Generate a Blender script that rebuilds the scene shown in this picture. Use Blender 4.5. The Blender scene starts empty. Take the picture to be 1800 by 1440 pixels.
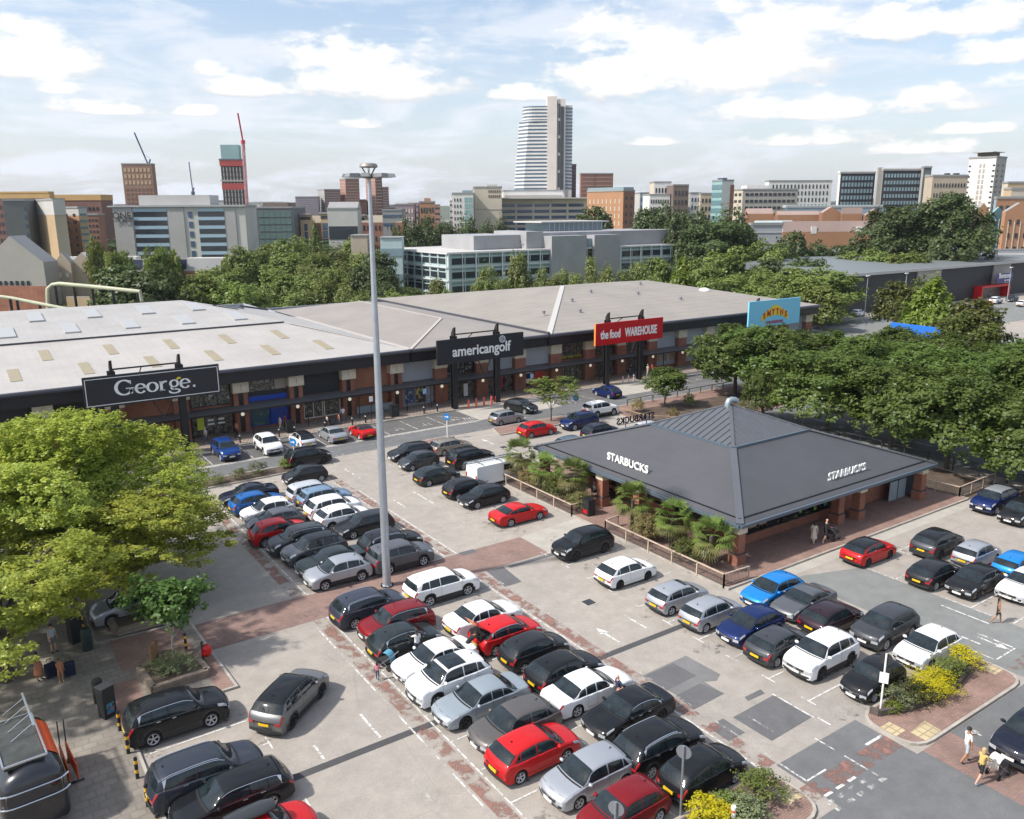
import bpy, bmesh, math, random
import numpy as np
from mathutils import Vector, Matrix, noise
R = math.radians
rnd = random.Random(7)
scene = bpy.context.scene
COL = scene.collection

# ---------------------------------------------------------------- camera
CAM_H = 23.4
FPX, PITCH, ROLL, YAW = 1456.23, 0.237989, -0.00554, 0.97126   # solved from the car park grid
F0 = Vector((math.cos(YAW), math.sin(YAW), 0)); X0 = Vector((math.sin(YAW), -math.cos(YAW), 0)); Z = Vector((0, 0, 1))
CF = math.cos(PITCH) * F0 - math.sin(PITCH) * Z
CU = math.sin(PITCH) * F0 + math.cos(PITCH) * Z
CX = X0 * math.cos(ROLL) + CU * math.sin(ROLL)
CU = -X0 * math.sin(ROLL) + CU * math.cos(ROLL)
cam = bpy.data.cameras.new('camera')
cam.sensor_fit = 'HORIZONTAL'; cam.sensor_width = 36.0
cam.lens = FPX / 1800 * 36.0
cam.clip_start = 0.5; cam.clip_end = 9000
camo = bpy.data.objects.new('camera', cam)
m = Matrix((CX, CU, -CF)).transposed().to_4x4(); m.translation = Vector((0, 0, CAM_H))
camo.matrix_world = m
COL.objects.link(camo); scene.camera = camo

def ray(px, py): return CF + CX * ((px - 900) / FPX) - CU * ((py - 720) / FPX)
def gz(px, py, z=0.0):
	d = ray(px, py); t = (z - CAM_H) / d.z
	return Vector((0, 0, CAM_H)) + d * t
def at(px, py, dist):
	d = ray(px, py); t = dist / math.hypot(d.x, d.y)
	return Vector((0, 0, CAM_H)) + d * t

# ---------------------------------------------------------------- sun, sky, exposure
SUN_AZ, SUN_EL = R(166), R(47)     # direction TO the sun, measured from world +X
sd = Vector((math.cos(SUN_AZ) * math.cos(SUN_EL), math.sin(SUN_AZ) * math.cos(SUN_EL), math.sin(SUN_EL)))
sun = bpy.data.lights.new('sun', 'SUN'); sun.energy = 3.9; sun.angle = R(2.5); sun.color = (1.0, .95, .88)
suno = bpy.data.objects.new('sun', sun); suno.rotation_euler = sd.to_track_quat('Z', 'Y').to_euler()
suno.location = (-60, 40, 90); COL.objects.link(suno)
world = bpy.data.worlds.new('World'); scene.world = world; world.use_nodes = True
scene.view_settings.view_transform = 'Standard'; scene.view_settings.look = 'None'
scene.view_settings.exposure = 0.50; scene.view_settings.gamma = 1.0
scene.view_settings.use_curve_mapping = False

def build_world():
	nt = world.node_tree; N = nt.nodes; L = nt.links
	for n in list(N): N.remove(n)
	out = N.new('ShaderNodeOutputWorld'); bg = N.new('ShaderNodeBackground')
	sky = N.new('ShaderNodeTexSky'); sky.sky_type = 'NISHITA'; sky.sun_disc = False
	sky.sun_elevation = SUN_EL
	sky.sun_rotation = math.pi / 2 - SUN_AZ
	sky.altitude = 40; sky.air_density = 1.0; sky.dust_density = 2.2; sky.ozone_density = 1.0
	bg.inputs[1].default_value = 0.14
	def math_(op, a=None, b=None, c=None, clamp=False):
		n = N.new('ShaderNodeMath'); n.operation = op; n.use_clamp = clamp
		for i, v in enumerate((a, b, c)):
			if v is None: continue
			if isinstance(v, (int, float)): n.inputs[i].default_value = v
			else: L.new(v, n.inputs[i])
		return n.outputs[0]
	geo = N.new('ShaderNodeTexCoord')
	sep = N.new('ShaderNodeSeparateXYZ'); L.new(geo.outputs['Generated'], sep.inputs[0])
	x, y, z = sep.outputs
	# azimuth from the horizontal view axis (degrees) and elevation (degrees)
	c0, s0 = math.cos(YAW), math.sin(YAW)
	fx = math_('ADD', math_('MULTIPLY', x, c0), math_('MULTIPLY', y, s0))
	rx = math_('SUBTRACT', math_('MULTIPLY', x, s0), math_('MULTIPLY', y, c0))
	az = math_('MULTIPLY', math_('ARCTAN2', rx, fx), 57.2958)
	el = math_('MULTIPLY', math_('ARCSINE', z), 57.2958)
	comb = N.new('ShaderNodeCombineXYZ')
	L.new(math_('MULTIPLY', az, 0.16), comb.inputs[0]); L.new(math_('MULTIPLY', el, 0.34), comb.inputs[1])
	nz = N.new('ShaderNodeTexNoise'); nz.inputs['Scale'].default_value = 1.5; nz.inputs['Detail'].default_value = 9
	nz.inputs['Roughness'].default_value = 0.62; L.new(comb.outputs[0], nz.inputs['Vector'])
	nz2 = N.new('ShaderNodeTexNoise'); nz2.inputs['Scale'].default_value = 0.62; nz2.inputs['Detail'].default_value = 8; nz2.inputs['Roughness'].default_value = .6; nz2.inputs['Distortion'].default_value = .6
	comb2 = N.new('ShaderNodeCombineXYZ'); L.new(math_('MULTIPLY', az, 0.12), comb2.inputs[0]); L.new(math_('MULTIPLY', el, 0.62), comb2.inputs[1]); comb2.inputs[2].default_value = 3.7
	L.new(comb2.outputs[0], nz2.inputs['Vector'])
	nf = math_('SUBTRACT', nz.outputs[0], 0.5)
	# the cumulus seen over the town: azimuth, elevation of the base, half width, height (degrees)
	def ae(px, py):
		d = ray(px, py).normalized()
		return math.degrees(math.atan2(d.dot(X0), d.dot(F0))), math.degrees(math.asin(d.z))
	clouds = [(640, 150, 190, 100), (40, 115, 150, 100), (190, 195, 115, 30), (110, 160, 60, 20), (450, 160, 100, 36), (1180, 145, 280, 110), (1340, 110, 170, 125),
              (1070, 45, 70, 50), (1700, 45, 230, 70), (1740, 105, 110, 40), (1450, 200, 290, 36), (1640, 170, 90, 34), (940, 170, 90, 30), (1420, 250, 130, 26), (1650, 265, 150, 24),
              (1150, 252, 60, 18), (640, 222, 50, 17), (670, 250, 40, 14), (340, 200, 50, 17), (370, 128, 40, 24), (1245, 288, 40, 12),
              (160, 240, 50, 12), (1770, 150, 80, 26), (900, 245, 60, 12), (1560, 60, 90, 36), (1700, 232, 90, 16)]
	top = None; shade = None
	clouds = [c for c in clouds if c[3] >= 16]
	for (px, py, hw, hh) in clouds:
		a, e = ae(px, py); a2, e2 = ae(px + hw, py); _, e3 = ae(px, py - hh)
		w = max(abs(a2 - a), .1); h = max(abs(e3 - e), .1)
		u = math_('DIVIDE', math_('SUBTRACT', az, a), w)
		v = math_('DIVIDE', math_('SUBTRACT', el, e), h)
		up = math_('MAXIMUM', v, 0); dn = math_('MULTIPLY', math_('MINIMUM', v, 0), 3.2)
		r2 = math_('ADD', math_('MULTIPLY', u, u), math_('ADD', math_('MULTIPLY', up, up), math_('MULTIPLY', dn, dn)))
		f = math_('SUBTRACT', 1.0, r2)
		top = f if top is None else math_('MAXIMUM', top, f)
		s = math_('SUBTRACT', f, math_('MULTIPLY', math_('SUBTRACT', 0.55, v), 0.9))
		shade = s if shade is None else math_('MAXIMUM', shade, s)
	dens = math_('ADD', math_('MULTIPLY', math_('MAXIMUM', top, -1.3), 1.15), math_('MULTIPLY', nf, 5.6))
	mr = N.new('ShaderNodeMapRange'); mr.interpolation_type = 'SMOOTHSTEP'
	mr.inputs[1].default_value = -0.1; mr.inputs[2].default_value = .95; L.new(dens, mr.inputs[0])
	# thin veil everywhere
	veil = N.new('ShaderNodeMapRange'); veil.interpolation_type = 'SMOOTHSTEP'
	veil.inputs[1].default_value = 0.42; veil.inputs[2].default_value = 0.64
	L.new(math_('ADD', nz2.outputs[0], math_('MULTIPLY', nf, 0.35)), veil.inputs[0])
	low = N.new('ShaderNodeMapRange'); low.inputs[1].default_value = 12; low.inputs[2].default_value = 0
	low.inputs[3].default_value = 0.25; low.inputs[4].default_value = 1.0; L.new(el, low.inputs[0])
	veilf = math_('ADD', math_('MULTIPLY', veil.outputs[0], 0.62), math_('MULTIPLY', low.outputs[0], 0.60), clamp=True)
	m1 = N.new('ShaderNodeMix'); m1.data_type = 'RGBA'; m1.inputs['B'].default_value = (4.55, 4.80, 5.25, 1)
	L.new(veilf, m1.inputs['Factor']); L.new(sky.outputs[0], m1.inputs['A'])
	lit = N.new('ShaderNodeMapRange'); lit.interpolation_type = 'SMOOTHSTEP'
	lit.inputs[1].default_value = -0.9; lit.inputs[2].default_value = 0.7
	L.new(math_('ADD', shade, math_('MULTIPLY', nf, 3.0)), lit.inputs[0])
	cc = N.new('ShaderNodeMix'); cc.data_type = 'RGBA'
	cc.inputs['A'].default_value = (3.6, 3.78, 4.12, 1); cc.inputs['B'].default_value = (5.9, 5.8, 5.55, 1)
	L.new(lit.outputs[0], cc.inputs['Factor'])
	m2 = N.new('ShaderNodeMix'); m2.data_type = 'RGBA'
	L.new(math_('MULTIPLY', mr.outputs[0], 0.97), m2.inputs['Factor']); L.new(m1.outputs['Result'], m2.inputs['A']); L.new(cc.outputs['Result'], m2.inputs['B'])
	L.new(m2.outputs['Result'], bg.inputs[0]); L.new(bg.outputs[0], out.inputs[0])
build_world()

# ---------------------------------------------------------------- helpers
def link(o): COL.objects.link(o); return o
def tag(o, label=None, cat=None, group=None, kind=None):
	if label: o['label'] = label
	if cat: o['category'] = cat
	if group: o['group'] = group
	if kind: o['kind'] = kind
	return o
def thing(name, label, cat, loc=(0, 0, 0), rz=0.0, group=None):
	o = bpy.data.objects.new(name, None); o.empty_display_size = .3
	o.location = loc; o.rotation_euler = (0, 0, rz); link(o)
	return tag(o, label, cat, group)
class MB:
	"""collects shapes and links them as ONE mesh object"""
	def __init__(s): s.v = []; s.f = []; s.mi = []; s.mats = []; s.cur = 0; s.M = None
	def mat(s, m):
		if m not in s.mats: s.mats.append(m)
		s.cur = s.mats.index(m); return s
	def add(s, vs, fs):
		b = len(s.v)
		s.v += [tuple(s.M @ Vector(v)) for v in vs] if s.M else [tuple(v) for v in vs]
		s.f += [tuple(b + i for i in f) for f in fs]; s.mi += [s.cur] * len(fs)
		return s
	def box(s, x0, x1, y0, y1, z0, z1):
		return s.add([(x0, y0, z0), (x1, y0, z0), (x1, y1, z0), (x0, y1, z0), (x0, y0, z1), (x1, y0, z1), (x1, y1, z1), (x0, y1, z1)],
                     [(3, 2, 1, 0), (4, 5, 6, 7), (0, 1, 5, 4), (1, 2, 6, 5), (2, 3, 7, 6), (3, 0, 4, 7)])
	def prism(s, poly, z0, z1):
		n = len(poly)
		ar = sum(poly[i][0] * poly[(i + 1) % n][1] - poly[(i + 1) % n][0] * poly[i][1] for i in range(n))
		if ar < 0: poly = poly[::-1]
		return s.add([(x, y, z0) for x, y in poly] + [(x, y, z1) for x, y in poly],
                     [tuple(range(n - 1, -1, -1)), tuple(range(n, 2 * n))] + [(i, (i + 1) % n, n + (i + 1) % n, n + i) for i in range(n)])
	def sheet(s, poly, z):
		n = len(poly)
		ar = sum(poly[i][0] * poly[(i + 1) % n][1] - poly[(i + 1) % n][0] * poly[i][1] for i in range(n))
		if ar < 0: poly = poly[::-1]
		return s.add([(x, y, z) for x, y in poly], [tuple(range(n))])
	def bar(s, a, b, w, h=None, n=4):
		a = Vector(a); b = Vector(b); d = (b - a).normalized()
		up = Vector((0, 0, 1)) if abs(d.z) < .9 else Vector((0, 1, 0))
		sx = d.cross(up).normalized(); sy = sx.cross(d)
		h = h or w; vs = []
		for p in (a, b):
			for k in range(n):
				t = 2 * math.pi * (k + .5) / n
				c = (math.cos(t), math.sin(t)); q = 2 ** .5 if n == 4 else 1
				vs.append(p + sx * c[0] * w / 2 * q + sy * c[1] * h / 2 * q)
		return s.add(vs, [tuple(range(n - 1, -1, -1)), tuple(range(n, 2 * n))] + [(i, (i + 1) % n, n + (i + 1) % n, n + i) for i in range(n)])
	def tube(s, pts, rad, n=8, caps=True):
		pts = [Vector(p) for p in pts]; k = len(pts)
		rad = rad if isinstance(rad, (list, tuple)) else [rad] * k
		vs = []; prev = None
		for i, p in enumerate(pts):
			d = (pts[min(i + 1, k - 1)] - pts[max(i - 1, 0)]).normalized()
			if prev is None:
				up = Vector((0, 0, 1)) if abs(d.z) < .9 else Vector((1, 0, 0)); sx = d.cross(up).normalized()
			else: sx = (prev - d * prev.dot(d)).normalized()
			prev = sx; sy = d.cross(sx)
			for j in range(n):
				t = 2 * math.pi * j / n; vs.append(p + (sx * math.cos(t) + sy * math.sin(t)) * rad[i])
		fs = [(i * n + j, i * n + (j + 1) % n, (i + 1) * n + (j + 1) % n, (i + 1) * n + j) for i in range(k - 1) for j in range(n)]
		if caps: fs += [tuple(range(n - 1, -1, -1)), tuple(range((k - 1) * n, k * n))]
		return s.add(vs, fs)
	def lathe(s, prof, n=16, c=(0, 0, 0), caps=True):
		vs = []; k = len(prof)
		for r, z in prof:
			for j in range(n):
				t = 2 * math.pi * j / n; vs.append((c[0] + r * math.cos(t), c[1] + r * math.sin(t), c[2] + z))
		fs = [(i * n + j, i * n + (j + 1) % n, (i + 1) * n + (j + 1) % n, (i + 1) * n + j) for i in range(k - 1) for j in range(n)]
		if caps: fs += [tuple(range(n - 1, -1, -1)), tuple(range((k - 1) * n, k * n))]
		return s.add(vs, fs)
	def quad(s, a, b, c, d): return s.add([a, b, c, d], [(0, 1, 2, 3)])
	def build(s, name, mat=None, parent=None, smooth=False, bevel=0, sharp=35, kind=None, link_=True):
		me = bpy.data.meshes.new(name); me.from_pydata(s.v, [], s.f)
		mats = s.mats or ([mat] if mat else [])
		for m_ in mats: me.materials.append(m_)
		if s.mats: me.polygons.foreach_set('material_index', s.mi)
		me.validate(); me.update()
		if smooth:
			me.polygons.foreach_set('use_smooth', [True] * len(me.polygons)); me.set_sharp_from_angle(angle=R(sharp))
		o = bpy.data.objects.new(name, me)
		if bevel:
			b = o.modifiers.new('bevel', 'BEVEL'); b.width = bevel; b.segments = 2; b.limit_method = 'ANGLE'
		if parent: o.parent = parent
		if kind: o['kind'] = kind
		return link(o) if link_ else o
def copy_tree(o, parent=None, label=None, group=None):
	c = o.copy(); COL.objects.link(c); c.parent = parent
	if label: c['label'] = label
	if group: c['group'] = group
	for ch in KIDS(o): copy_tree(ch, c)
	return c
def KIDS(o): return list(o.children)

# ---------------------------------------------------------------- materials
MATS = {}
def nodes(m): m.use_nodes = True; return m.node_tree.nodes, m.node_tree.links
def mat(name, col, rough=.6, metal=0.0, coat=0.0, var=0.0, vscale=1.0, bump=0.0, bscale=20, spec=.5, emit=None, dark=None):
	"""plain surface with a little procedural unevenness: var = brightness variation, bump = fine relief"""
	if name in MATS: return MATS[name]
	m = bpy.data.materials.new(name); N, L = nodes(m); b = N['Principled BSDF']
	c = (*col, 1) if len(col) == 3 else col
	b.inputs['Base Color'].default_value = c; b.inputs['Roughness'].default_value = rough
	b.inputs['Metallic'].default_value = metal; b.inputs['Coat Weight'].default_value = coat
	b.inputs['Coat Roughness'].default_value = .04; b.inputs['Specular IOR Level'].default_value = spec
	if var:
		tc = N.new('ShaderNodeTexCoord'); nz = N.new('ShaderNodeTexNoise'); nz.inputs['Scale'].default_value = vscale
		nz.inputs['Detail'].default_value = 7; nz.inputs['Roughness'].default_value = .65
		L.new(tc.outputs['Object'], nz.inputs['Vector'])
		r = N.new('ShaderNodeMapRange'); r.inputs[1].default_value = .28; r.inputs[2].default_value = .72
		r.inputs[3].default_value = 1 - var; r.inputs[4].default_value = 1 + var
		L.new(nz.outputs[0], r.inputs[0])
		mx = N.new('ShaderNodeMix'); mx.data_type = 'RGBA'; mx.blend_type = 'MULTIPLY'; mx.inputs['Factor'].default_value = 1
		mx.inputs['A'].default_value = c; L.new(r.outputs[0], mx.inputs['B']); L.new(mx.outputs['Result'], b.inputs['Base Color'])
	if bump:
		tc = N.new('ShaderNodeTexCoord'); nz = N.new('ShaderNodeTexNoise'); nz.inputs['Scale'].default_value = bscale
		nz.inputs['Detail'].default_value = 4; L.new(tc.outputs['Object'], nz.inputs['Vector'])
		bp = N.new('ShaderNodeBump'); bp.inputs['Strength'].default_value = bump; bp.inputs['Distance'].default_value = .05
		L.new(nz.outputs[0], bp.inputs['Height']); L.new(bp.outputs[0], b.inputs['Normal'])
	if emit:
		b.inputs['Emission Color'].default_value = c; b.inputs['Emission Strength'].default_value = emit
	MATS[name] = m; return m
def brick(name, c1, c2, mortar, w=.225, h=.075, rot=(0, 0, 0), axis='wall', rough=.85, off=.5):
	"""brick or paving pattern in metres; axis 'wall' uses (x+y, z), 'floor' uses (x, y)"""
	if name in MATS: return MATS[name]
	m = bpy.data.materials.new(name); N, L = nodes(m); b = N['Principled BSDF']; b.inputs['Roughness'].default_value = rough
	tc = N.new('ShaderNodeTexCoord'); src = tc.outputs['Object']
	if axis == 'wall':
		sp = N.new('ShaderNodeSeparateXYZ'); L.new(src, sp.inputs[0]); ad = N.new('ShaderNodeMath'); ad.operation = 'ADD'
		L.new(sp.outputs[0], ad.inputs[0]); L.new(sp.outputs[1], ad.inputs[1]); cb = N.new('ShaderNodeCombineXYZ')
		L.new(ad.outputs[0], cb.inputs[0]); L.new(sp.outputs[2], cb.inputs[1]); src = cb.outputs[0]
	mp = N.new('ShaderNodeMapping'); mp.inputs['Rotation'].default_value = rot; L.new(src, mp.inputs[0])
	bt = N.new('ShaderNodeTexBrick'); bt.inputs['Color1'].default_value = (*c1, 1); bt.inputs['Color2'].default_value = (*c2, 1)
	bt.inputs['Mortar'].default_value = (*mortar, 1); bt.inputs['Scale'].default_value = 1
	bt.inputs['Brick Width'].default_value = w; bt.inputs['Row Height'].default_value = h; bt.inputs['Mortar Size'].default_value = h * .09
	bt.inputs['Bias'].default_value = 0; bt.offset = off
	L.new(mp.outputs[0], bt.inputs['Vector'])
	nz = N.new('ShaderNodeTexNoise'); nz.inputs['Scale'].default_value = .45; nz.inputs['Detail'].default_value = 8; nz.inputs['Roughness'].default_value = .7
	L.new(tc.outputs['Object'], nz.inputs['Vector'])
	r = N.new('ShaderNodeMapRange'); r.inputs[1].default_value = .3; r.inputs[2].default_value = .7; r.inputs[3].default_value = .72; r.inputs[4].default_value = 1.22
	L.new(nz.outputs[0], r.inputs[0])
	mx = N.new('ShaderNodeMix'); mx.data_type = 'RGBA'; mx.blend_type = 'MULTIPLY'; mx.inputs['Factor'].default_value = 1
	L.new(bt.outputs[0], mx.inputs['A']); L.new(r.outputs[0], mx.inputs['B']); L.new(mx.outputs['Result'], b.inputs['Base Color'])
	MATS[name] = m; return m
def tarmac(name, base, stain, crack=0.0, s1=.07, s2=.9, grit=(.82, 1.18), amt=.7, off=0.0):
	"""worn surfacing: large pale and dark clouds, small stains, grit, hairline cracks"""
	if name in MATS: return MATS[name]
	m = bpy.data.materials.new(name); N, L = nodes(m); b = N['Principled BSDF']; b.inputs['Roughness'].default_value = .9
	b.inputs['Specular IOR Level'].default_value = .3
	tc = N.new('ShaderNodeTexCoord'); mp = N.new('ShaderNodeMapping'); mp.inputs['Location'].default_value = (off, off * 1.7, 0)
	L.new(tc.outputs['Object'], mp.inputs[0]); P = mp.outputs[0]
	def noise_(sc, det, ro, a, b_, lo, hi, vec=P):
		n = N.new('ShaderNodeTexNoise'); n.inputs['Scale'].default_value = sc; n.inputs['Detail'].default_value = det
		n.inputs['Roughness'].default_value = ro; L.new(vec, n.inputs['Vector'])
		r = N.new('ShaderNodeMapRange'); r.inputs[1].default_value = a; r.inputs[2].default_value = b_
		r.inputs[3].default_value = lo; r.inputs[4].default_value = hi; L.new(n.outputs[0], r.inputs[0]); return r.outputs[0]
	mx = N.new('ShaderNodeMix'); mx.data_type = 'RGBA'; mx.inputs['A'].default_value = (*base, 1); mx.inputs['B'].default_value = (*stain, 1)
	L.new(noise_(s1, 10, .68, .42, .72, 0, amt), mx.inputs['Factor'])
	cur = mx.outputs['Result']
	def mul(v):
		nonlocal cur
		q = N.new('ShaderNodeMix'); q.data_type = 'RGBA'; q.blend_type = 'MULTIPLY'; q.inputs['Factor'].default_value = 1
		L.new(cur, q.inputs['A']); L.new(v, q.inputs['B']); cur = q.outputs['Result']
	mul(noise_(s2, 9, .72, .3, .7, .84, 1.12))
	mul(noise_(26, 3, .6, .3, .7, *grit))
	mul(noise_(.33, 12, .8, .60, .70, 1.0, .72))        # oil and tyre stains
	if crack:
		vo = N.new('ShaderNodeTexVoronoi'); vo.feature = 'DISTANCE_TO_EDGE'; vo.inputs['Scale'].default_value = .16
		wn = N.new('ShaderNodeTexNoise'); wn.inputs['Scale'].default_value = .8; wn.inputs['Detail'].default_value = 6; L.new(P, wn.inputs['Vector'])
		wm = N.new('ShaderNodeMix'); wm.data_type = 'RGBA'; wm.inputs['Factor'].default_value = .12 ; L.new(P, wm.inputs['A']); L.new(wn.outputs['Color'], wm.inputs['B'])
		L.new(wm.outputs['Result'], vo.inputs['Vector'])
		r = N.new('ShaderNodeMapRange'); r.inputs[1].default_value = 0.0; r.inputs[2].default_value = .006; r.inputs[3].default_value = 1 - crack; r.inputs[4].default_value = 1
		L.new(vo.outputs['Distance'], r.inputs[0]); mul(r.outputs[0])
	L.new(cur, b.inputs['Base Color'])
	bp = N.new('ShaderNodeBump'); bp.inputs['Strength'].default_value = .25; bp.inputs['Distance'].default_value = .02
	n = N.new('ShaderNodeTexNoise'); n.inputs['Scale'].default_value = 60; L.new(P, n.inputs['Vector']); L.new(n.outputs[0], bp.inputs['Height']); L.new(bp.outputs[0], b.inputs['Normal'])
	MATS[name] = m; return m
def paint_mask(name, col, scale=3.0, lo=.42, hi=.5, under=None):
	"""worn painted marking: the paint breaks up and lets the surface below show"""
	if name in MATS: return MATS[name]
	m = bpy.data.materials.new(name); N, L = nodes(m); b = N['Principled BSDF']; b.inputs['Roughness'].default_value = .8
	b.inputs['Base Color'].default_value = (*col, 1)
	tc = N.new('ShaderNodeTexCoord'); nz = N.new('ShaderNodeTexNoise'); nz.inputs['Scale'].default_value = scale; nz.inputs['Detail'].default_value = 8
	nz.inputs['Roughness'].default_value = .7; L.new(tc.outputs['Object'], nz.inputs['Vector'])
	r = N.new('ShaderNodeMapRange'); r.inputs[1].default_value = lo; r.inputs[2].default_value = hi; L.new(nz.outputs[0], r.inputs[0])
	L.new(r.outputs[0], b.inputs['Alpha'])
	MATS[name] = m; return m
black_metal = mat('black_metal', (.012, .012, .014), .45)
charcoal = mat('charcoal', (.035, .037, .042), .5, var=.15)
grey_metal = mat('grey_metal', (.28, .30, .33), .45, .5)
galv = mat('galvanised_steel', (.42, .46, .50), .42, .55, var=.12, vscale=1.5)
white_paint = mat('white_paint', (.78, .78, .76), .5)
# ---------------------------------------------------------------- ground and surfacing
M_lot = tarmac('lot_surface', (.345, .312, .275), (.25, .235, .215), crack=.10)
M_dark = tarmac('road_surface', (.150, .153, .155), (.105, .107, .11), s1=.12, grit=(.78, 1.22))
M_mid = tarmac('aisle_surface', (.205, .212, .205), (.16, .165, .16), s1=.1, off=31)
M_trench = tarmac('trench_surface', (.075, .075, .078), (.06, .06, .062), s1=.3, off=13)
M_patch = tarmac('patch_surface', (.130, .130, .133), (.105, .105, .11), s1=.3, off=11)
M_patch2 = tarmac('patch_worn', (.18, .178, .178), (.14, .14, .142), s1=.3, off=17)
M_bay = tarmac('shop_bay_surface', (.125, .12, .118), (.095, .093, .093), s1=.15, off=5)
M_city = tarmac('town_ground', (.22, .215, .20), (.12, .145, .085), s1=.02, s2=.2, amt=1.0)
M_conc = tarmac('pale_concrete', (.40, .375, .33), (.33, .31, .275), s1=.3, off=3)
M_kerb = mat('kerb_stone', (.36, .33, .29), .85, var=.25, vscale=1.2)
M_slab = brick('paving_slabs', (.25, .222, .188), (.215, .192, .165), (.19, .17, .145), .6, .45, axis='floor')
M_bpave = brick('brick_paving', (.30, .185, .15), (.235, .15, .122), (.15, .11, .09), .22, .11, axis='floor')
M_bpave2 = brick('brick_crossing', (.285, .175, .145), (.215, .145, .125), (.16, .12, .10), .22, .11, rot=(0, 0, R(45)), axis='floor')
M_pavN = brick('shop_paving', (.33, .265, .215), (.26, .205, .17), (.16, .13, .11), .45, .45, axis='floor')
M_tact = brick('buff_tactile', (.52, .42, .25), (.46, .37, .22), (.30, .25, .16), .4, .4, axis='floor', off=0)
M_white = paint_mask('road_paint', (.60, .585, .56), 2.6, .38, .52)
M_whitef = paint_mask('faded_road_paint', (.52, .51, .48), 2.2, .47, .62)
M_red = paint_mask('red_road_paint', (.255, .135, .108), 1.0, .46, .60)
M_grass = tarmac('grass_ground', (.085, .12, .035), (.13, .13, .06), s1=.05, amt=1)
M_soil = tarmac('bark_soil', (.085, .062, .048), (.14, .11, .085), s1=.6, amt=1)

def sheet(name, poly, z, m):
	b = MB(); b.sheet(poly, z); return b.build(name, m, kind='structure')
def slab(name, poly, z0, z1, m, kerb=True):
	b = MB()
	if kerb:
		n = len(poly); cx = sum(p[0] for p in poly) / n; cy = sum(p[1] for p in poly) / n
		b.mat(M_kerb).prism(poly, z0, z1)
		ins = []
		ar = sum(poly[i][0] * poly[(i + 1) % n][1] - poly[(i + 1) % n][0] * poly[i][1] for i in range(n))
		pp = poly if ar > 0 else poly[::-1]
		for i in range(n):
			p0 = Vector(pp[i - 1]); p1 = Vector(pp[i]); p2 = Vector(pp[(i + 1) % n])
			e1 = (p1 - p0).normalized(); e2 = (p2 - p1).normalized()
			n1 = Vector((-e1.y, e1.x)); n2 = Vector((-e2.y, e2.x)); nn = (n1 + n2).normalized()
			ins.append(tuple(p1 + nn * .14 / max(nn.dot(n1), .4)))
		b.mat(m).sheet(ins, z1 + .004)
	else: b.mat(m).prism(poly, z0, z1)
	return b.build(name, None, kind='structure')
def rect(x0, x1, y0, y1): return [(x0, y0), (x1, y0), (x1, y1), (x0, y1)]
def rounded(poly, r=1.0, n=5):
	out = []; k = len(poly)
	for i in range(k):
		p = Vector(poly[i]); a = Vector(poly[i - 1]); c = Vector(poly[(i + 1) % k])
		da = (a - p); dc = (c - p); rr = min(r, da.length * .45, dc.length * .45)
		s = p + da.normalized() * rr; e = p + dc.normalized() * rr
		for j in range(n + 1):
			t = j / n; out.append(tuple(s * (1 - t) ** 2 + p * 2 * t * (1 - t) + e * t * t))
	return out

G = MB(); G.sheet(rect(-3000, 4500, -1500, 5500), -.12); G.build('ground', M_city, kind='structure')
sheet('car_park', rect(-60, 92, -20, 78), -.008, M_lot)
sheet('service_road', rect(-60, 128, 73.6, 77.5), 0, M_dark)
sheet('shop_bays', rect(-60, 48.6, 77.55, 83), 0, M_bay)
sheet('shop_bays', rect(60.4, 69.6, 77.55, 83), 0, M_bay)
sheet('shop_bays', rect(80.5, 118, 77.55, 83), 0, M_bay)
sheet('entrance_paving', rect(48.6, 60.4, 77.55, 83), 0, M_conc)
sheet('entrance_paving', rect(69.6, 80.5, 77.55, 83), 0, M_conc)
slab('shop_pavement', rect(-60, 126, 83, 88.4), -.05, .12, M_pavN)
sheet('channel_strip', rect(-60, 48.6, 77.35, 77.7), .004, M_conc)
sheet('perimeter_road', rect(-60, 118, 3, 16.25), -.004, M_dark)
sheet('perimeter_road', rect(26.9, 32.6, 16.25, 19.3), -.004, M_dark)
sheet('perimeter_road', [(42.9, 16.25), (48.5, 16.25), (48.2, 19.4), (48.2, 29.1), (43.9, 30.6), (42.9, 30.6)], -.004, M_mid)
sheet('brick_crossing', [(32.9, 3), (35.3, 3), (35.3, 16.25), (33.0, 16.25)], 0, M_bpave2)
sheet('brick_path', rect(9.4, 32.5, 43.15, 46.6), 0, M_bpave2)
sheet('brick_path', [(32.5, 43.15), (34.6, 43.4), (38.3, 44.6), (38.3, 47.2), (32.5, 46.6)], -.003, M_conc)
# paving round the cafe
slab('cafe_paving', [(38.2, 31.9), (67.2, 31.9), (67.2, 60.5), (38.2, 60.5)], -.02, .13, M_bpave)
sheet('kerb_channel', rect(38.4, 67.2, 30.95, 31.88), 0, M_conc)
# left pavement
slab('pavement', [(-60, 16), (4.45, 16), (4.45, 38.6), (9.6, 38.6), (9.35, 47.2), (4.45, 47.4), (4.45, 76), (-60, 76)], -.05, .12, M_slab)
sheet('block_paving', [(5.0, 43.4), (8.7, 43.3), (8.7, 47.0), (5.0, 47.1)], .130, M_bpave)
sheet('block_paving', [(4.0, 38.8), (5.5, 38.8), (5.5, 42.3), (4.1, 42.3)], .130, M_bpave)
sheet('block_paving', [(8.6, 38.75), (9.4, 38.75), (9.3, 43.0), (8.65, 43.0)], .130, M_bpave)
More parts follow.
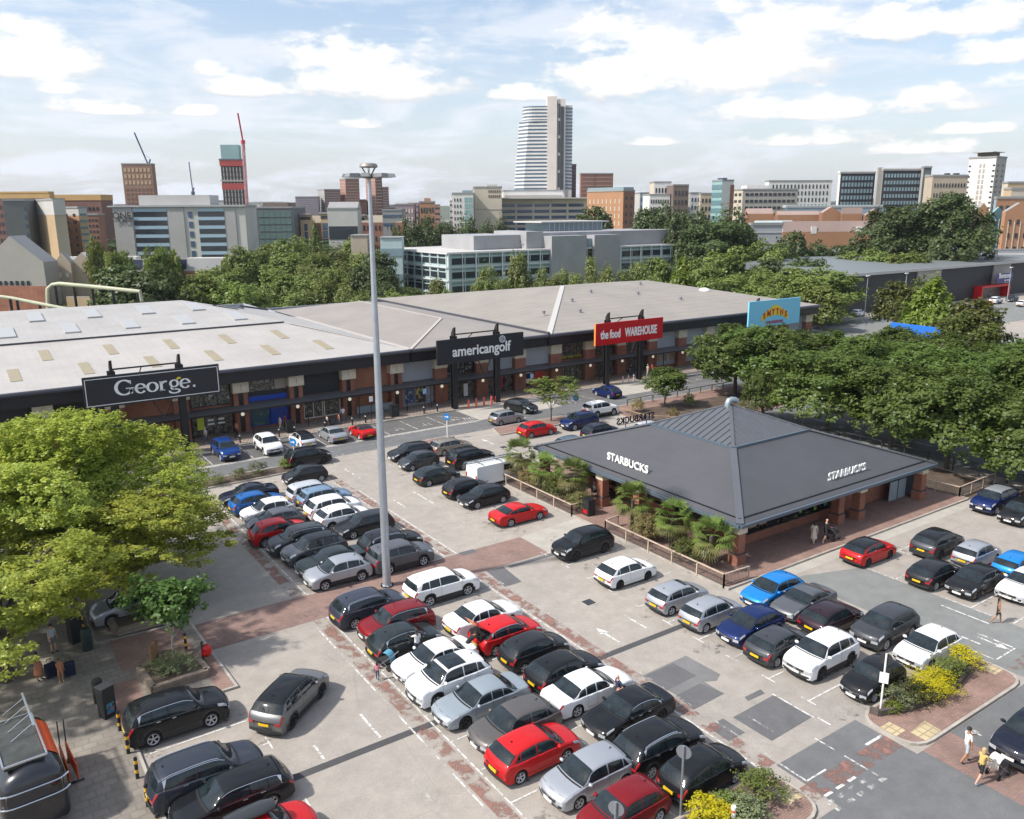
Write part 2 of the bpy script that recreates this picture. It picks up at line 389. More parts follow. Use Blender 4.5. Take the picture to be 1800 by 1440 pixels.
# two kerbed islands at the exits
i1 = rounded([(32.7, 19.4), (32.7, 16.3), (42.7, 16.3), (42.7, 19.4)], 1.3)
slab('kerbed_island', i1, -.05, .12, M_bpave)
i2 = rounded([(12, 19.4), (12, 16.3), (26.3, 16.3), (26.3, 19.4)], 1.3)
slab('kerbed_island', i2, -.05, .12, M_bpave)
for p in ([(33.6, 18.2), (33.6, 17.4), (32.8, 17.4), (32.8, 18.2)], [(35.0, 17.3), (34.9, 16.45), (33.6, 16.45), (33.6, 17.2)],
          [(42.5, 18.2), (42.5, 17.4), (41.7, 17.4), (41.7, 18.25)], [(26.1, 18.2), (26.1, 17.3), (25.2, 17.3), (25.2, 18.2)]):
	sheet('tactile_paving', p, .130, M_tact)
slab('planting_strip', rounded([(8, 70.6), (24.6, 71.2), (25.4, 73.4), (8, 73.4)], .5), -.05, .12, M_soil)
slab('kerbed_island', rounded([(37.6, 70.3), (39.6, 70.4), (42.8, 73.4), (37.6, 73.5)], .5), -.05, .12, M_bpave)
slab('kerbed_island', rounded([(46.6, 70.6), (56.5, 70.4), (57.5, 73.5), (47.5, 73.5)], .5), -.05, .12, M_bpave)
# planted corner past the cafe, the road beyond it and the far estate road
slab('planting_bed', [(61.5, 61.5), (84, 61.5), (86, 73.3), (63.5, 73.3)], -.05, .12, M_bpave)
sheet('planting_bed', [(63, 62.2), (83, 62.2), (84.5, 69.5), (64.2, 70.6)], .135, M_soil)
sheet('planting_bed', rect(67.3, 73.2, 20, 61.4), .002, M_soil)
sheet('side_road', [(74.5, 16.25), (86, 16.25), (87, 73.6), (77, 73.6)], 0, M_dark)
sheet('planting_bed', [(88.5, 20), (126, 20), (126, 73), (88.5, 73)], -.003, M_grass)
sheet('side_path', [(86.2, 16.25), (88.4, 16.25), (88.4, 73.6), (87.2, 73.6)], .006, M_conc)
sheet('far_car_park', [(126, 40), (330, 40), (330, 118), (150, 140), (120, 92)], -.06, M_lot)
sheet('far_road', [(126, 44), (330, 30), (330, 66), (190, 66), (150, 72), (132, 66)], -.02, M_dark)
sheet('far_road', [(128, 82), (330, 86), (330, 96), (150, 104), (126, 96)], -.02, M_mid)
sheet('green_belt', [(-80, 160), (60, 150), (130, 146), (320, 128), (520, 380), (40, 420), (-80, 300)], -.10, M_grass)

# tarmac patches and trench line
sheet('trench_patch', [(9.0, 30.2), (33.4, 30.15), (33.4, 30.55), (9.0, 30.62)], .004, M_trench)
sheet('patch_one', [(27.0, 27.8), (30.3, 27.9), (30.4, 25.6), (29.8, 25.3), (29.2, 25.6), (29.2, 24.5), (27.3, 24.6)], .003, M_patch2)
sheet('patch_two', [(27.1, 27.7), (29.2, 27.75), (29.3, 26.2), (27.1, 26.1)], .006, M_patch)
sheet('patch_three', [(27.1, 25.5), (28.9, 25.6), (29.25, 24.3), (27.0, 24.2)], .006, M_patch)
sheet('patch_four', [(28.05, 22.7), (31.1, 22.8), (31.1, 20.6), (28.1, 20.5)], .004, M_patch)
sheet('patch_five', [(29.7, 23.2), (30.9, 23.15), (31.0, 23.5), (29.8, 23.5)], .004, M_patch)
sheet('patch_six', [(27.3, 43.1), (28.6, 43.0), (28.3, 40.4), (27.0, 40.4)], .004, M_patch)
sheet('patch_seven', rect(27.3, 28.5, 46.1, 46.7), .006, M_patch)
sheet('patch_eight', rect(26.5, 27.6, 21.6, 22.9), .004, M_patch)
sheet('patch_nine', rect(28.9, 38.4, 42.55, 42.95), .004, M_patch)
for (x, y) in [(30.0, 35.7), (47.2, 68.0), (44.0, 21.4), (57.9, 28.6), (44.6, 66.8), (34.4, 70.6)]:
	b = MB(); b.mat(M_kerb).box(x - .42, x + .42, y - .42, y + .42, 0, .006); b.mat(charcoal).box(x - .33, x + .33, y - .33, y + .33, .004, .010)
	b.build('manhole_cover', None, kind='structure')

# painted lines
ln = MB(); lf = MB(); rd = MB()
def line(b, x0, y0, x1, y1, w=.088, z=.008):
	d = Vector((x1 - x0, y1 - y0)); n = Vector((-d.y, d.x)).normalized() * w / 2
	b.add([(x0 + n.x, y0 + n.y, z), (x0 - n.x, y0 - n.y, z), (x1 - n.x, y1 - n.y, z), (x1 + n.x, y1 + n.y, z)], [(0, 1, 2, 3)])
yl = [19.1 + 2.4 * i for i in range(11)]        # lower bays 19.1 .. 43.1
yu = [46.55 + 2.41 * i for i in range(10)]       # upper bays
line(ln, 21.07, 19.3, 21.07, 43.0); line(ln, 21.07, 46.65, 21.07, 69.8)
for y in yl: line(ln, 16.2, y, 26.1, y, z=.009)
for y in yu: line(ln, 16.2, y, 26.1, y, z=.009)
line(ln, 16.15, 19.3, 16.15, 43.1); line(ln, 26.15, 19.5, 26.15, 43.0)
line(ln, 16.2, 46.65, 16.2, 66.5); line(ln, 26.25, 46.65, 26.25, 69.9)
line(lf, 15.15, 19.3, 15.15, 43.1); line(lf, 27.15, 19.5, 27.15, 43.0); line(ln, 27.15, 46.65, 27.15, 63); line(lf, 15.15, 46.0, 15.1, 54)
for i in range(5):
	line(ln, 15.15, 41.8 - 5 * i, 15.15, 39.4 - 5 * i, z=.0095)
for (a, b_) in ((19.4, 43.1), (46.7, 68.5)):
	rd.quad((15.3, a, .006), (16.0, a, .006), (16.0, b_, .006), (15.3, b_, .006)); rd.quad((26.3, a, .006), (27.0, a, .006), (27.0, b_, .006), (26.3, b_, .006))
for y in yl[1:11]:
	line(ln, 32.15, y, 37.3, y); line(ln, 32.1, y - .42, 32.1, y + .42, z=.009)
for y in yl[:5]: line(ln, 37.3, y, 42.6, y)
line(lf, 37.3, 19.3, 37.3, 31); line(lf, 42.6, 19.4, 42.6, 30.9)
for i in range(10):
	y = 48.9 + 2.41 * i; line(ln, 32.3, y, 36.7, y); line(lf, 32.2, y - .35, 32.2, y + .35, z=.009)
	if y > 59: line(ln, 36.7, y, 41.2, y)
line(ln, 36.7, 60.5, 36.7, 71.0)
for (x, y0, y1) in ((28.6, 69.4, 65.9), (28.5, 59.2, 56.9), (30.8, 60.1, 56.4), (30.65, 33.2, 31.3), (13.7, 33.0, 30.8), (11.0, 32.0, 30.6), (44.5, 66.9, 63.5), (47.1, 69, 65)):
	line(ln, x, y0, x, y1, .13)
for (x, y0, y1) in ((13.6, 27.8, 25.2), (11.2, 25.5, 23.0), (30.6, 54, 50), (28.7, 52.5, 50.5), (49.0, 66, 63), (46.0, 63, 60)): line(lf, x, y0, x, y1, .13)
def arrow(b, x, y, d, s=1.0, z=.010):
	# straight arrow pointing along the angle d
	c, q = math.cos(d), math.sin(d)
	def T(u, v): return (x + (u * c - v * q) * s, y + (u * q + v * c) * s, z)
	b.add([T(-1, -.07), T(.2, -.07), T(.2, .07), T(-1, .07)], [(0, 1, 2, 3)]); b.add([T(.2, -.3), T(1, 0), T(.2, .3)], [(0, 1, 2)])
arrow(ln, 28.3, 32.0, R(90)); arrow(lf, 30.9, 47.5, R(-90)); arrow(ln, 45.1, 19.1, R(-90), .9); arrow(ln, 44.4, 69.5, R(90), 1.1); arrow(ln, 52.5, 75.4, R(180), 1); arrow(ln, 74.0, 75.3, 0, 1.2); arrow(lf, 36.2, 15.3, R(90), .9)
for (x, y) in [(4.8, 35.6), (4.8, 33.35), (4.8, 31.0), (4.8, 28.5), (4.8, 26.2)]:
	line(ln, x, y, 9.35, y); line(ln, 9.4, y - .5, 9.4, y + .5, z=.009)
for i in range(10):
	y = 50.0 + 2.41 * i; line(ln, 4.8, y, 9.4, y)
# right lot
for y in (29.3, 26.85, 24.4, 22.0, 19.6): line(ln, 48.3, y, 57.2, y)
line(ln, 52.7, 19, 52.7, 29.3); line(ln, 48.25, 29.1, 48.25, 20.5)
line(ln, 47.15, 23.2, 47.15, 20.4, .13); line(ln, 44.4, 21.1, 44.4, 19.5, .13); line(ln, 45.5, 18.3, 45.5, 20.2, .13); line(ln, 43.4, 19.9, 43.4, 18.2); line(ln, 43.4, 18.2, 45.5, 18.2)
# patch outline, centre and give way marks at the exit
line(ln, 31.15, 22.9, 31.15, 20.5, .10, .010); line(lf, 28.7, 20.9, 28.7, 22.4, .1, .010); line(ln, 31.3, 20.4, 31.3, 19.7, .1)
line(ln, 29.85, 19.5, 29.85, 18.4); line(ln, 29.85, 18.0, 29.85, 16.4); line(ln, 27.1, 19.4, 27.1, 17.9); line(ln, 27.1, 17.9, 28.4, 17.9); line(ln, 31.3, 17.9, 32.5, 17.9, .14)
for i in range(4): line(lf, 26.6 + i * .75, 16.55, 27.0 + i * .75, 16.55, .2)
for i in range(3): line(ln, 26.9 + i * .8, 16.9, 27.4 + i * .8, 16.9, .14)
for i in range(5): line(lf, 26.6 + i * .75, 16.15, 27.0 + i * .75, 16.15, .2)
rd.quad((26.3, 16.9, .006), (32.6, 16.9, .006), (32.6, 17.8, .006), (26.3, 17.8, .006))
rd.quad((43.2, 16.5, .006), (48.2, 16.5, .006), (48.2, 17.6, .006), (43.2, 17.6, .006))
# bays outside the shops, with wheelchair marks
for x in (15.0, 18.9, 22.75, 26.5, 30.3, 34.7, 37.4, 40.9, 44.3): line(ln, x, 77.9, x, 82.4)
for x in (62.2, 65.9, 69.4, 84, 87.6, 91): line(ln, x, 77.9, x, 82.4)
line(ln, 46, 78.0, 48.4, 78.0); line(ln, 45.5, 82.0, 48.5, 78.2)
for x in (38.9, 42.4, 46.0, 63.6, 85.5):
	line(ln, x - .5, 79.0, x + .1, 79.0, .09); line(ln, x + .1, 79.0, x + .1, 79.9, .09); line(ln, x + .1, 79.5, x + .6, 79.5, .09); line(ln, x + .6, 79.5, x + .7, 78.8, .09)
for i in range(6): line(ln, 47.2 + i * .35, 78.4, 47.5 + i * .35, 79.4, .1)
line(lf, -20, 73.9, 125, 73.9, .09); line(ln, -20, 77.2, 48, 77.2, .1, .009); line(lf, 26, 75.5, 44, 75.5)
line(ln, 41, 71.5, 48, 71.5); line(ln, 69.5, 75.2, 73, 75.2)
for i in range(7): line(ln, 79.9 - .05 * i, 30 + 6 * i, 79.9 - .05 * i, 33 + 6 * i, .12)
st = MB(); q = random.Random(4)
for xs_, ys_ in (((18.6, 23.5, 34.5, 39.8), yl), ((18.6, 23.4, 34.4), yu), ((50.5, 55), (28, 25.6, 23.2, 20.8)), ((6.8,), (34.5, 32.2, 29.7))):
	for x in xs_:
		for y in ys_:
			for k in range(2):
				a, c = x + q.uniform(-2.6, 2.6), y + 1.2 + q.uniform(-.5, .5); w, h = q.uniform(.5, 1.3), q.uniform(.4, .8); st.sheet([(a + w * math.cos(i * .785), c + h * math.sin(i * .785)) for i in range(8)], .0035 if x > 30 else .0036)
st.build('oil_stains', paint_mask('oil_stain', (.10, .095, .088), 2.2, .52, .80), kind='structure')
ln.build('painted_lines', M_white, kind='structure'); lf.build('faded_painted_lines', M_whitef, kind='structure'); rd.build('red_painted_strips', M_red, kind='structure')
# ---------------------------------------------------------------- retail terrace
def corrugated(name, c, period, axis, rough=.6, depth=.16, hl=None):
	m = bpy.data.materials.new(name); N, L = nodes(m); b = N['Principled BSDF']; b.inputs['Roughness'].default_value = rough
	tc = N.new('ShaderNodeTexCoord'); sp = N.new('ShaderNodeSeparateXYZ'); L.new(tc.outputs['Object'], sp.inputs[0])
	w = N.new('ShaderNodeMath'); w.operation = 'MULTIPLY'; w.inputs[1].default_value = 1 / period; L.new(sp.outputs[axis], w.inputs[0])
	fr = N.new('ShaderNodeMath'); fr.operation = 'FRACT'; L.new(w.outputs[0], fr.inputs[0])
	r = N.new('ShaderNodeMapRange'); r.inputs[1].default_value = 0; r.inputs[2].default_value = .16; r.inputs[3].default_value = 1 - depth; r.inputs[4].default_value = 1
	L.new(fr.outputs[0], r.inputs[0])
	nz = N.new('ShaderNodeTexNoise'); nz.inputs['Scale'].default_value = .18; nz.inputs['Detail'].default_value = 8; nz.inputs['Roughness'].default_value = .7; L.new(tc.outputs['Object'], nz.inputs['Vector'])
	r2 = N.new('ShaderNodeMapRange'); r2.inputs[1].default_value = .3; r2.inputs[2].default_value = .7; r2.inputs[3].default_value = .86; r2.inputs[4].default_value = 1.1; L.new(nz.outputs[0], r2.inputs[0])
	mu = N.new('ShaderNodeMath'); mu.operation = 'MULTIPLY'; L.new(r.outputs[0], mu.inputs[0]); L.new(r2.outputs[0], mu.inputs[1])
	mx = N.new('ShaderNodeMix'); mx.data_type = 'RGBA'; mx.blend_type = 'MULTIPLY'; mx.inputs['Factor'].default_value = 1; mx.inputs['A'].default_value = (*c, 1)
	L.new(mu.outputs[0], mx.inputs['B']); L.new(mx.outputs['Result'], b.inputs['Base Color'])
	MATS[name] = m; return m
M_wroof = corrugated('white_roof_sheet', (.40, .38, .355), .9, 0, depth=.07)
M_wroof2 = corrugated('pale_grey_roof_sheet', (.375, .362, .345), .9, 0, depth=.08)
M_taupe = corrugated('taupe_roof_sheet', (.272, .245, .222), 1.0, 0, depth=.09)
M_tan = corrugated('tan_roof_sheet', (.285, .257, .224), 2.1, 1, depth=.22)
M_flash = mat('roof_flashing', (.50, .49, .47), .5)
M_skl = mat('white_roof_light', (.385, .39, .385), .35)
M_sklt = mat('tan_roof_light', (.31, .265, .175), .5, var=.15, vscale=3)
M_brick = brick('orange_brick', (.40, .145, .070), (.31, .112, .055), (.26, .19, .15))
M_brick2 = brick('red_brick', (.34, .115, .062), (.25, .085, .05), (.25, .19, .15))
M_cap = mat('cream_stone', (.60, .53, .40), .8, var=.15, vscale=2)
M_panel = mat('grey_cladding', (.36, .375, .40), .5, var=.06, vscale=.6)
M_glass = mat('dark_glass', (.018, .022, .026), .06, spec=.8, coat=.5)
M_fascia = mat('black_fascia', (.014, .014, .018), .38, var=.2, vscale=.5)
M_gutter = mat('dark_gutter', (.055, .057, .07), .35)
M_canopy = corrugated('canopy_sheet', (.10, .10, .102), .55, 0, depth=.3)
M_lampw = mat('wall_lamp', (.8, .76, .65), .4, emit=.4)
def tri_roof(name, faces, m, parent):
	b = MB()
	for f in faces: b.add(f, [tuple(range(len(f)))])
	return b.build(name, m, parent)
YE, ZE = 86.5, 7.3       # eave line
P6 = math.tan(R(6))
PIL = [-24.2, -18.1, -12.0, -5.9, .2, 6.3, 12.5, 18.7, 24.8, 30.9, 37.1, 43.2, 49.3, 55.3, 61.2, 67.1, 73.0, 78.9, 84.9, 91.0, 97.0, 103.0, 109.0, 115.0, 121.2]
shop1 = thing('shop_building', 'long shop building with white metal roof and the black George sign in front', 'shop', (10, 110, 0))
shop2 = thing('shop_building', 'middle shop building with plain taupe hipped roof behind the black golf sign', 'shop', (55, 110, 0))
shop3 = thing('shop_building', 'right hand shop building with wide tan striped roof behind the red warehouse sign', 'shop', (95, 110, 0))
def off(o, t): o.matrix_parent_inverse = Matrix.Translation(-t.location); return o
def part(b, name, t, m=None, **k): return off(b.build(name, m, t, **k), t)
EX = {shop1: (-42, 44.6), shop2: (44.8, 64.9), shop3: (65.1, 122.4)}
for t, (x0, x1) in EX.items():
	yb = {shop1: 150, shop2: 140, shop3: 140}[t]
	b = MB(); b.mat(M_brick).box(x0, x1, 88.3, 89, 0, 7.1)
	b.mat(M_panel).box(x0, x0 + .3, 89, yb, 0, 7.1); b.box(x1 - .3, x1, 89, yb, 0, 7.1); b.box(x0, x1, yb, yb + .3, 0, 7.1)
	part(b, 'wall', t)
	b = MB(); b.box(x0, x1, 86.62, 88.28, 5.75, 7.05); part(b, 'fascia', t, M_fascia)
	b = MB(); b.tube([(x0, 86.45, 7.12), (x1, 86.45, 7.12)], .24, 10); part(b, 'gutter', t, M_gutter, smooth=True)
# roofs
def T(x, y): return (x, y, ZE + (y - YE) * P6)
rt = MB()
A, B_, Cc, D = (-42, YE, ZE), (44.6, YE, ZE), (27.5, 122, 11.05), (-42, 122, 11.05)
# front slope with a slight step along its middle
rt.mat(M_wroof).add([A, B_, (35.9, 104.6, ZE + 18.1 * P6), (-42, 104.6, ZE + 18.1 * P6)], [(0, 1, 2, 3)])
rt.mat(M_wroof2).add([(-42, 104.6, ZE + 18.1 * P6 + .22), (35.9, 104.6, ZE + 18.1 * P6 + .22), (27.5, 122, 11.2), (-42, 122, 11.2)], [(0, 1, 2, 3)])
rt.mat(M_gutter).add([(-42, 104.6, ZE + 18.1 * P6 - .05), (35.9, 104.6, ZE + 18.1 * P6 - .05), (35.9, 104.6, ZE + 18.1 * P6 + .22), (-42, 104.6, ZE + 18.1 * P6 + .22)], [(0, 1, 2, 3)])
rt.mat(M_wroof2).add([B_, (44.6, 124, ZE), (27.5, 122, 11.2), (35.9, 104.6, ZE + 18.1 * P6 + .2)], [(0, 1, 2, 3)])
rt.add([(27.5, 122, 11.2), (44.6, 124, ZE), (30, 150, ZE), (-42, 150, ZE), (-42, 122, 11.2)], [(0, 1, 2, 3, 4)])
roof1 = part(rt, 'roof', shop1)
def skylight(x, y, m, w=.9, l=2.2, h=.05):
	b = MB(); p = [(x - w * .45, y - l, 0), (x + w * .45, y - l, 0), (x + w * .45, y + l, 0), (x - w * .45, y + l, 0)]
	up = .24 if y > 104.6 else 0
	v = [(a, c, T(a, c)[2] + h + up) for a, c, _ in p] + [(a, c, T(a, c)[2] + up - .02) for a, c, _ in p]
	b.add(v, [(0, 1, 2, 3), (0, 4, 5, 1), (1, 5, 6, 2), (2, 6, 7, 3), (3, 7, 4, 0)])
	return part(b, 'roof_light', shop1, m)
for i in range(10):
	skylight(33.3 - 6.3 * i, 99.0, M_sklt, 1.1, 2.2); skylight(36.2 - 6.3 * i, 92.4, M_sklt, 1.1, 2.2)
for i in range(9):
	if i: skylight(34.2 - 6.3 * i, 116.8, M_skl, 1.8, 2.4, .14)
	skylight(31.2 - 6.45 * i, 109.5, M_skl, 1.8, 2.4, .14)
for (x0, y0, x1, y1) in ((34, 117, 38, 117), (31, 119.5, 34.5, 119.5)):
	b = MB(); b.bar((x0, y0, 10.4), (x1, y1, 9.6), .25); part(b, 'roof_pipe', shop1, M_gutter)
rt = MB(); ap = (56.3, 99.5, 8.75); ap2 = (56.3, 127, 8.75)
rt.add([(44.6, YE, ZE), (65.05, YE, ZE), ap], [(0, 1, 2)]); rt.add([(44.6, YE, ZE), ap, ap2, (44.6, 135, ZE)], [(0, 1, 2, 3)])
rt.add([(65.05, YE, ZE), (65.05, 135, ZE), ap2, ap], [(0, 1, 2, 3)]); rt.add([(44.6, 135, ZE), ap2, (65.05, 135, ZE)], [(0, 1, 2)])
part(rt, 'roof', shop2, M_taupe)
b = MB(); b.bar((44.7, 86.5, 7.36), (56.3, 99.5, 8.80), .36, .08); b.bar((56.3, 99.5, 8.79), (56.3, 127, 8.79), .14, .08); b.bar((44.7, 86.6, 7.36), (44.7, 124, 7.36), .5, .06)
part(b, 'roof_flashing', shop2, mat('taupe_flashing', (.42, .385, .35), .6))
rt = MB(); a1 = (89, 114.5, 10.25); a2 = (109, 114.5, 10.25)
rt.add([(65.1, YE, ZE), (122.4, YE, ZE), a2, a1], [(0, 1, 2, 3)]); rt.add([(65.1, YE, ZE), a1, (65.1, 142, ZE)], [(0, 1, 2)])
rt.add([(122.4, YE, ZE), (122.4, 142, ZE), a2], [(0, 1, 2)]); rt.add([(65.1, 142, ZE), a1, a2, (122.4, 142, ZE)], [(0, 1, 2, 3)])
part(rt, 'roof', shop3, M_tan)
b = MB(); b.bar((65.1, 86.5, 7.36), (89, 114.5, 10.30), .75, .1); part(b, 'roof_flashing', shop3, mat('white_flashing', (.47, .455, .43), .5))
b = MB(); b.bar((65.0, 86.4, 7.45), (65.0, 140, 7.45), .3, .35); part(b, 'valley_gutter', shop3, M_gutter)
b = MB(); b.lathe([(1.0, 0), (1.0, .3), (.8, .55), (.4, .7), (.05, .75)], 16, (112, 103, 8.8)); part(b, 'roof_dome', shop3, white_paint, smooth=True)
for (x, y) in ((97, 104), (90, 108), (78, 96), (101, 98), (82, 103), (72, 97), (104, 111)):
	z = min(ZE + (y - YE) * .1054, 10.2); b = MB(); b.lathe([(.22, 0), (.22, .35), (.3, .4), (.3, .5)], 8, (x, y, z)); part(b, 'roof_vent', shop3, grey_metal)
# pillars, infill, canopy
def own(x): return shop1 if x < 44.6 else shop2 if x < 65 else shop3
for x in PIL:
	t = own(x)
	if x < 44:
		b = MB(); b.mat(M_brick2).box(x - .75, x - .27, 87.55, 88.29, 0, 4.5); b.box(x + .27, x + .75, 87.55, 88.29, 0, 4.5); b.mat(black_metal).box(x - .269, x + .269, 87.7, 88.2, 0, 4.5)
		pl = part(b, 'pillar', t)
		b = MB(); b.mat(M_cap).box(x - .86, x + .86, 87.3, 88.285, 4.5, 5.62); b.mat(M_kerb).box(x - .04, x + .04, 87.285, 87.31, 4.75, 5.4)
	else:
		b = MB(); b.mat(M_brick2).box(x - .85, x + .85, 87.5, 88.29, 0, 4.4); pl = part(b, 'pillar', t)
		b = MB(); b.mat(M_cap).box(x - .88, x + .88, 87.46, 88.285, 4.4, 5.74)
	o = b.build('pillar_cap', None, pl); o.matrix_parent_inverse = Matrix.Identity(4)
	b = MB(); b.tube([(x, 87.45, 2.15), (x, 87.38, 2.15)], .2, 12); part(b, 'wall_lamp', t, M_lampw)
def infill(i, mats_up=None, low=None, t=None):
	x0, x1 = PIL[i] + .88, PIL[i + 1] - .88; t = own((x0 + x1) / 2)
	if mats_up: b = MB(); b.box(x0, x1, 88.15, 88.28, 3.15, 5.74); part(b, 'upper_panel', t, mats_up)
	if low: b = MB(); b.box(x0, x1, 88.15, 88.28, .5, 2.75); part(b, 'shop_window', t, low)
blk = mat('black_panel', (.018, .019, .022), .6)
for i in range(0, 6): infill(i, blk, blk if i < 5 else None)
def win(x0, x1, z0, z1, m, fr=black_metal, nm='shop_window', y=88.13, mull=0):
	t = own((x0 + x1) / 2)
	b = MB(); b.box(x0, x1, y, y + .06, z0, z1); w = part(b, nm, t, m)
	if fr:
		b = MB()
		for (a, c, d, e) in ((x0 - .07, x1 + .07, z1, z1 + .09), (x0 - .07, x1 + .07, z0 - .09, z0), (x0 - .07, x0, z0, z1), (x1, x1 + .07, z0, z1)): b.box(a, c, y - .06, y + .06, d, e)
		for k in range(mull): xm = x0 + (x1 - x0) * (k + 1) / (mull + 1); b.box(xm - .035, xm + .035, y - .05, y - .003, z0, z1)
		o = b.build('window_frame', fr, w); o.matrix_parent_inverse = Matrix.Identity(4)
	return w
def posterm(name, cols, sc, seed=0.0, rough=.35):
	m = bpy.data.materials.new(name); N, L = nodes(m); b = N['Principled BSDF']; b.inputs['Roughness'].default_value = rough
	tc = N.new('ShaderNodeTexCoord'); mp = N.new('ShaderNodeMapping'); mp.inputs['Location'].default_value = (seed, 0, seed); L.new(tc.outputs['Object'], mp.inputs[0])
	v = N.new('ShaderNodeTexNoise'); v.inputs['Scale'].default_value = sc; v.inputs['Detail'].default_value = 3; L.new(mp.outputs[0], v.inputs['Vector'])
	cr = N.new('ShaderNodeValToRGB'); L.new(v.outputs[0], cr.inputs[0]); e = cr.color_ramp.elements; cr.color_ramp.interpolation = 'CONSTANT'
	k = len(cols)
	for j, c in enumerate(cols):
		pos = .30 + .4 * j / max(k - 1, 1) if j else 0
		if j < 2: e[j].position = pos; e[j].color = (*c, 1)
		else: q = e.new(pos); q.color = (*c, 1)
	L.new(cr.outputs[0], b.inputs['Base Color']); MATS[name] = m; return m
M_disp = posterm('window_display', [(.02, .02, .02), (.06, .06, .06), (.16, .13, .10), (.04, .04, .045), (.34, .30, .24)], 1.6)  # paler tones put some light of the shop interior into the colour
M_disp2 = posterm('lit_window_display', [(.03, .03, .03), (.16, .14, .10), (.05, .06, .05), (.35, .33, .28), (.10, .12, .10)], 2.2, 4)  # brighter version, interior light painted into the tones, nothing glows
M_blue = mat('blue_poster', (.008, .055, .36), .35, var=.3, vscale=.8)
M_bluep = posterm('blue_photo_poster', [(.02, .07, .22), (.03, .10, .12), (.12, .16, .12), (.02, .09, .30)], 1.1, 9)
# bay by bay, left to right
win(19.7, 23.9, .1, 2.75, M_disp, mull=3, nm='shop_door'); win(19.8, 23.8, 3.4, 5.5, M_disp2, mull=2)
b = MB(); b.box(20.2, 20.9, 88.05, 88.1, .9, 2.2); part(b, 'yellow_poster', shop1, mat('yellow_poster', (.55, .6, .05), .5))
for x in (21.6, 22.7):
	b = MB(); b.box(x - .35, x + .35, 88.05, 88.1, 1.3, 1.5); b.box(x - .3, x + .3, 88.05, 88.1, 1.7, 1.95); part(b, 'door_poster', shop1, white_paint)
infill(8, blk); win(25.8, 27.9, .5, 2.75, M_bluep, M_blue); win(28.1, 30.0, .5, 2.75, M_blue, M_blue); win(26.0, 28.6, 4.3, 5.5, M_disp2, None); win(28.7, 30.0, 4.3, 5.4, mat('beige_blind', (.35, .31, .25), .8), None)
b = MB(); b.box(25.8, 30.0, 88.10, 88.14, 3.2, 3.75); part(b, 'blue_band', shop1, M_blue)
infill(9, blk); win(31.9, 34.0, .5, 2.5, M_disp2, white_paint, mull=1); win(34.3, 36.1, .5, 2.5, M_disp2, white_paint)
# brick bays 37..43 stay plain, with a low railing
win(44.2, 48.4, 0.1, 2.75, M_panel, None, 'window_surround', 88.12); infill(11, M_panel)
win(44.5, 45.7, .5, 2.2, posterm('blue_portrait_poster', [(.03, .06, .14), (.04, .08, .20), (.45, .42, .40), (.03, .05, .12)], 2.5, 2), grey_metal, 'poster', 88.02)
win(45.95, 47.3, .4, 2.5, posterm('sports_poster', [(.03, .03, .05), (.10, .03, .05), (.3, .32, .08), (.55, .5, .3), (.25, .3, .08)], 1.6, 7), grey_metal, 'poster', 88.02)
win(47.4, 48.4, .4, 2.5, mat('lilac_poster', (.35, .35, .42), .4, var=.3, vscale=1.5), None, 'poster', 88.02)
win(50.2, 54.4, .1, 2.75, M_disp, black_metal, 'shop_door', mull=3); win(50.2, 54.4, 3.3, 5.6, posterm('lattice_window', [(.01, .01, .012), (.02, .02, .02), (.25, .25, .25), (.012, .012, .014)], 4, 3), black_metal, mull=2)
b = MB(); b.box(52.8, 53.4, 88.04, 88.09, .3, 1.9); part(b, 'door_poster', shop2, white_paint)
infill(13, M_panel); win(56.3, 60.3, .1, 2.7, M_disp, black_metal, mull=2); b = MB(); b.box(57.6, 58.7, 88.04, 88.09, .6, 2.5); part(b, 'red_poster', shop2, mat('red_poster', (.42, .02, .04), .4, var=.3, vscale=2))
infill(14, M_panel)
win(62.1, 63.5, .4, 2.7, mat('dark_blue_poster', (.02, .03, .08), .4), None, 'poster'); win(63.5, 65.4, .4, 2.7, posterm('red_black_poster', [(.02, .015, .015), (.45, .02, .02), (.5, .03, .03), (.03, .02, .02)], 1.0, 5), None, 'poster')
for z in (2.1, 1.0):
	b = MB(); b.box(62.2, 63.4, 88.05, 88.11, z, z + .35); part(b, 'poster_band', shop2, white_paint)
win(68.0, 72.1, .1, 2.75, M_disp2, black_metal, mull=3); win(68.0, 72.1, 3.4, 5.6, M_disp, black_metal, mull=3)
b = MB(); [b.box(68.2 + i * 1.3, 69.2 + i * 1.3, 88.05, 88.1, 3.45, 3.8) for i in range(3)]; part(b, 'yellow_window_band', shop3, mat('olive_poster', (.25, .25, .02), .5))
win(73.9, 78.0, .1, 2.75, M_disp, black_metal, mull=3); win(73.9, 78.0, 3.4, 5.6, M_disp, black_metal, mull=2)
b = MB(); b.box(74.2, 75.4, 87.9, 88.0, 2.3, 2.5); part(b, 'red_lamp_strip', shop3, mat('red_lamp', (.8, .12, .08), .4, emit=1.2))
win(79.8, 84.0, .1, 2.75, M_disp, black_metal, 'shop_door', mull=3); win(79.8, 84.0, 3.4, 5.6, M_disp, black_metal, mull=1)
for i in (18, 19, 20, 22, 23): infill(i, M_panel, M_panel)
for x in (86.6, 88.0, 89.5):
	b = MB(); b.box(x - .35, x + .35, 88.05, 88.11, 1.1, 2.3); part(b, 'food_poster', shop3, posterm('food_poster_%d' % x, [(.3, .2, .12), (.45, .33, .2), (.2, .06, .03)], 3, x))
infill(21, blk, blk)
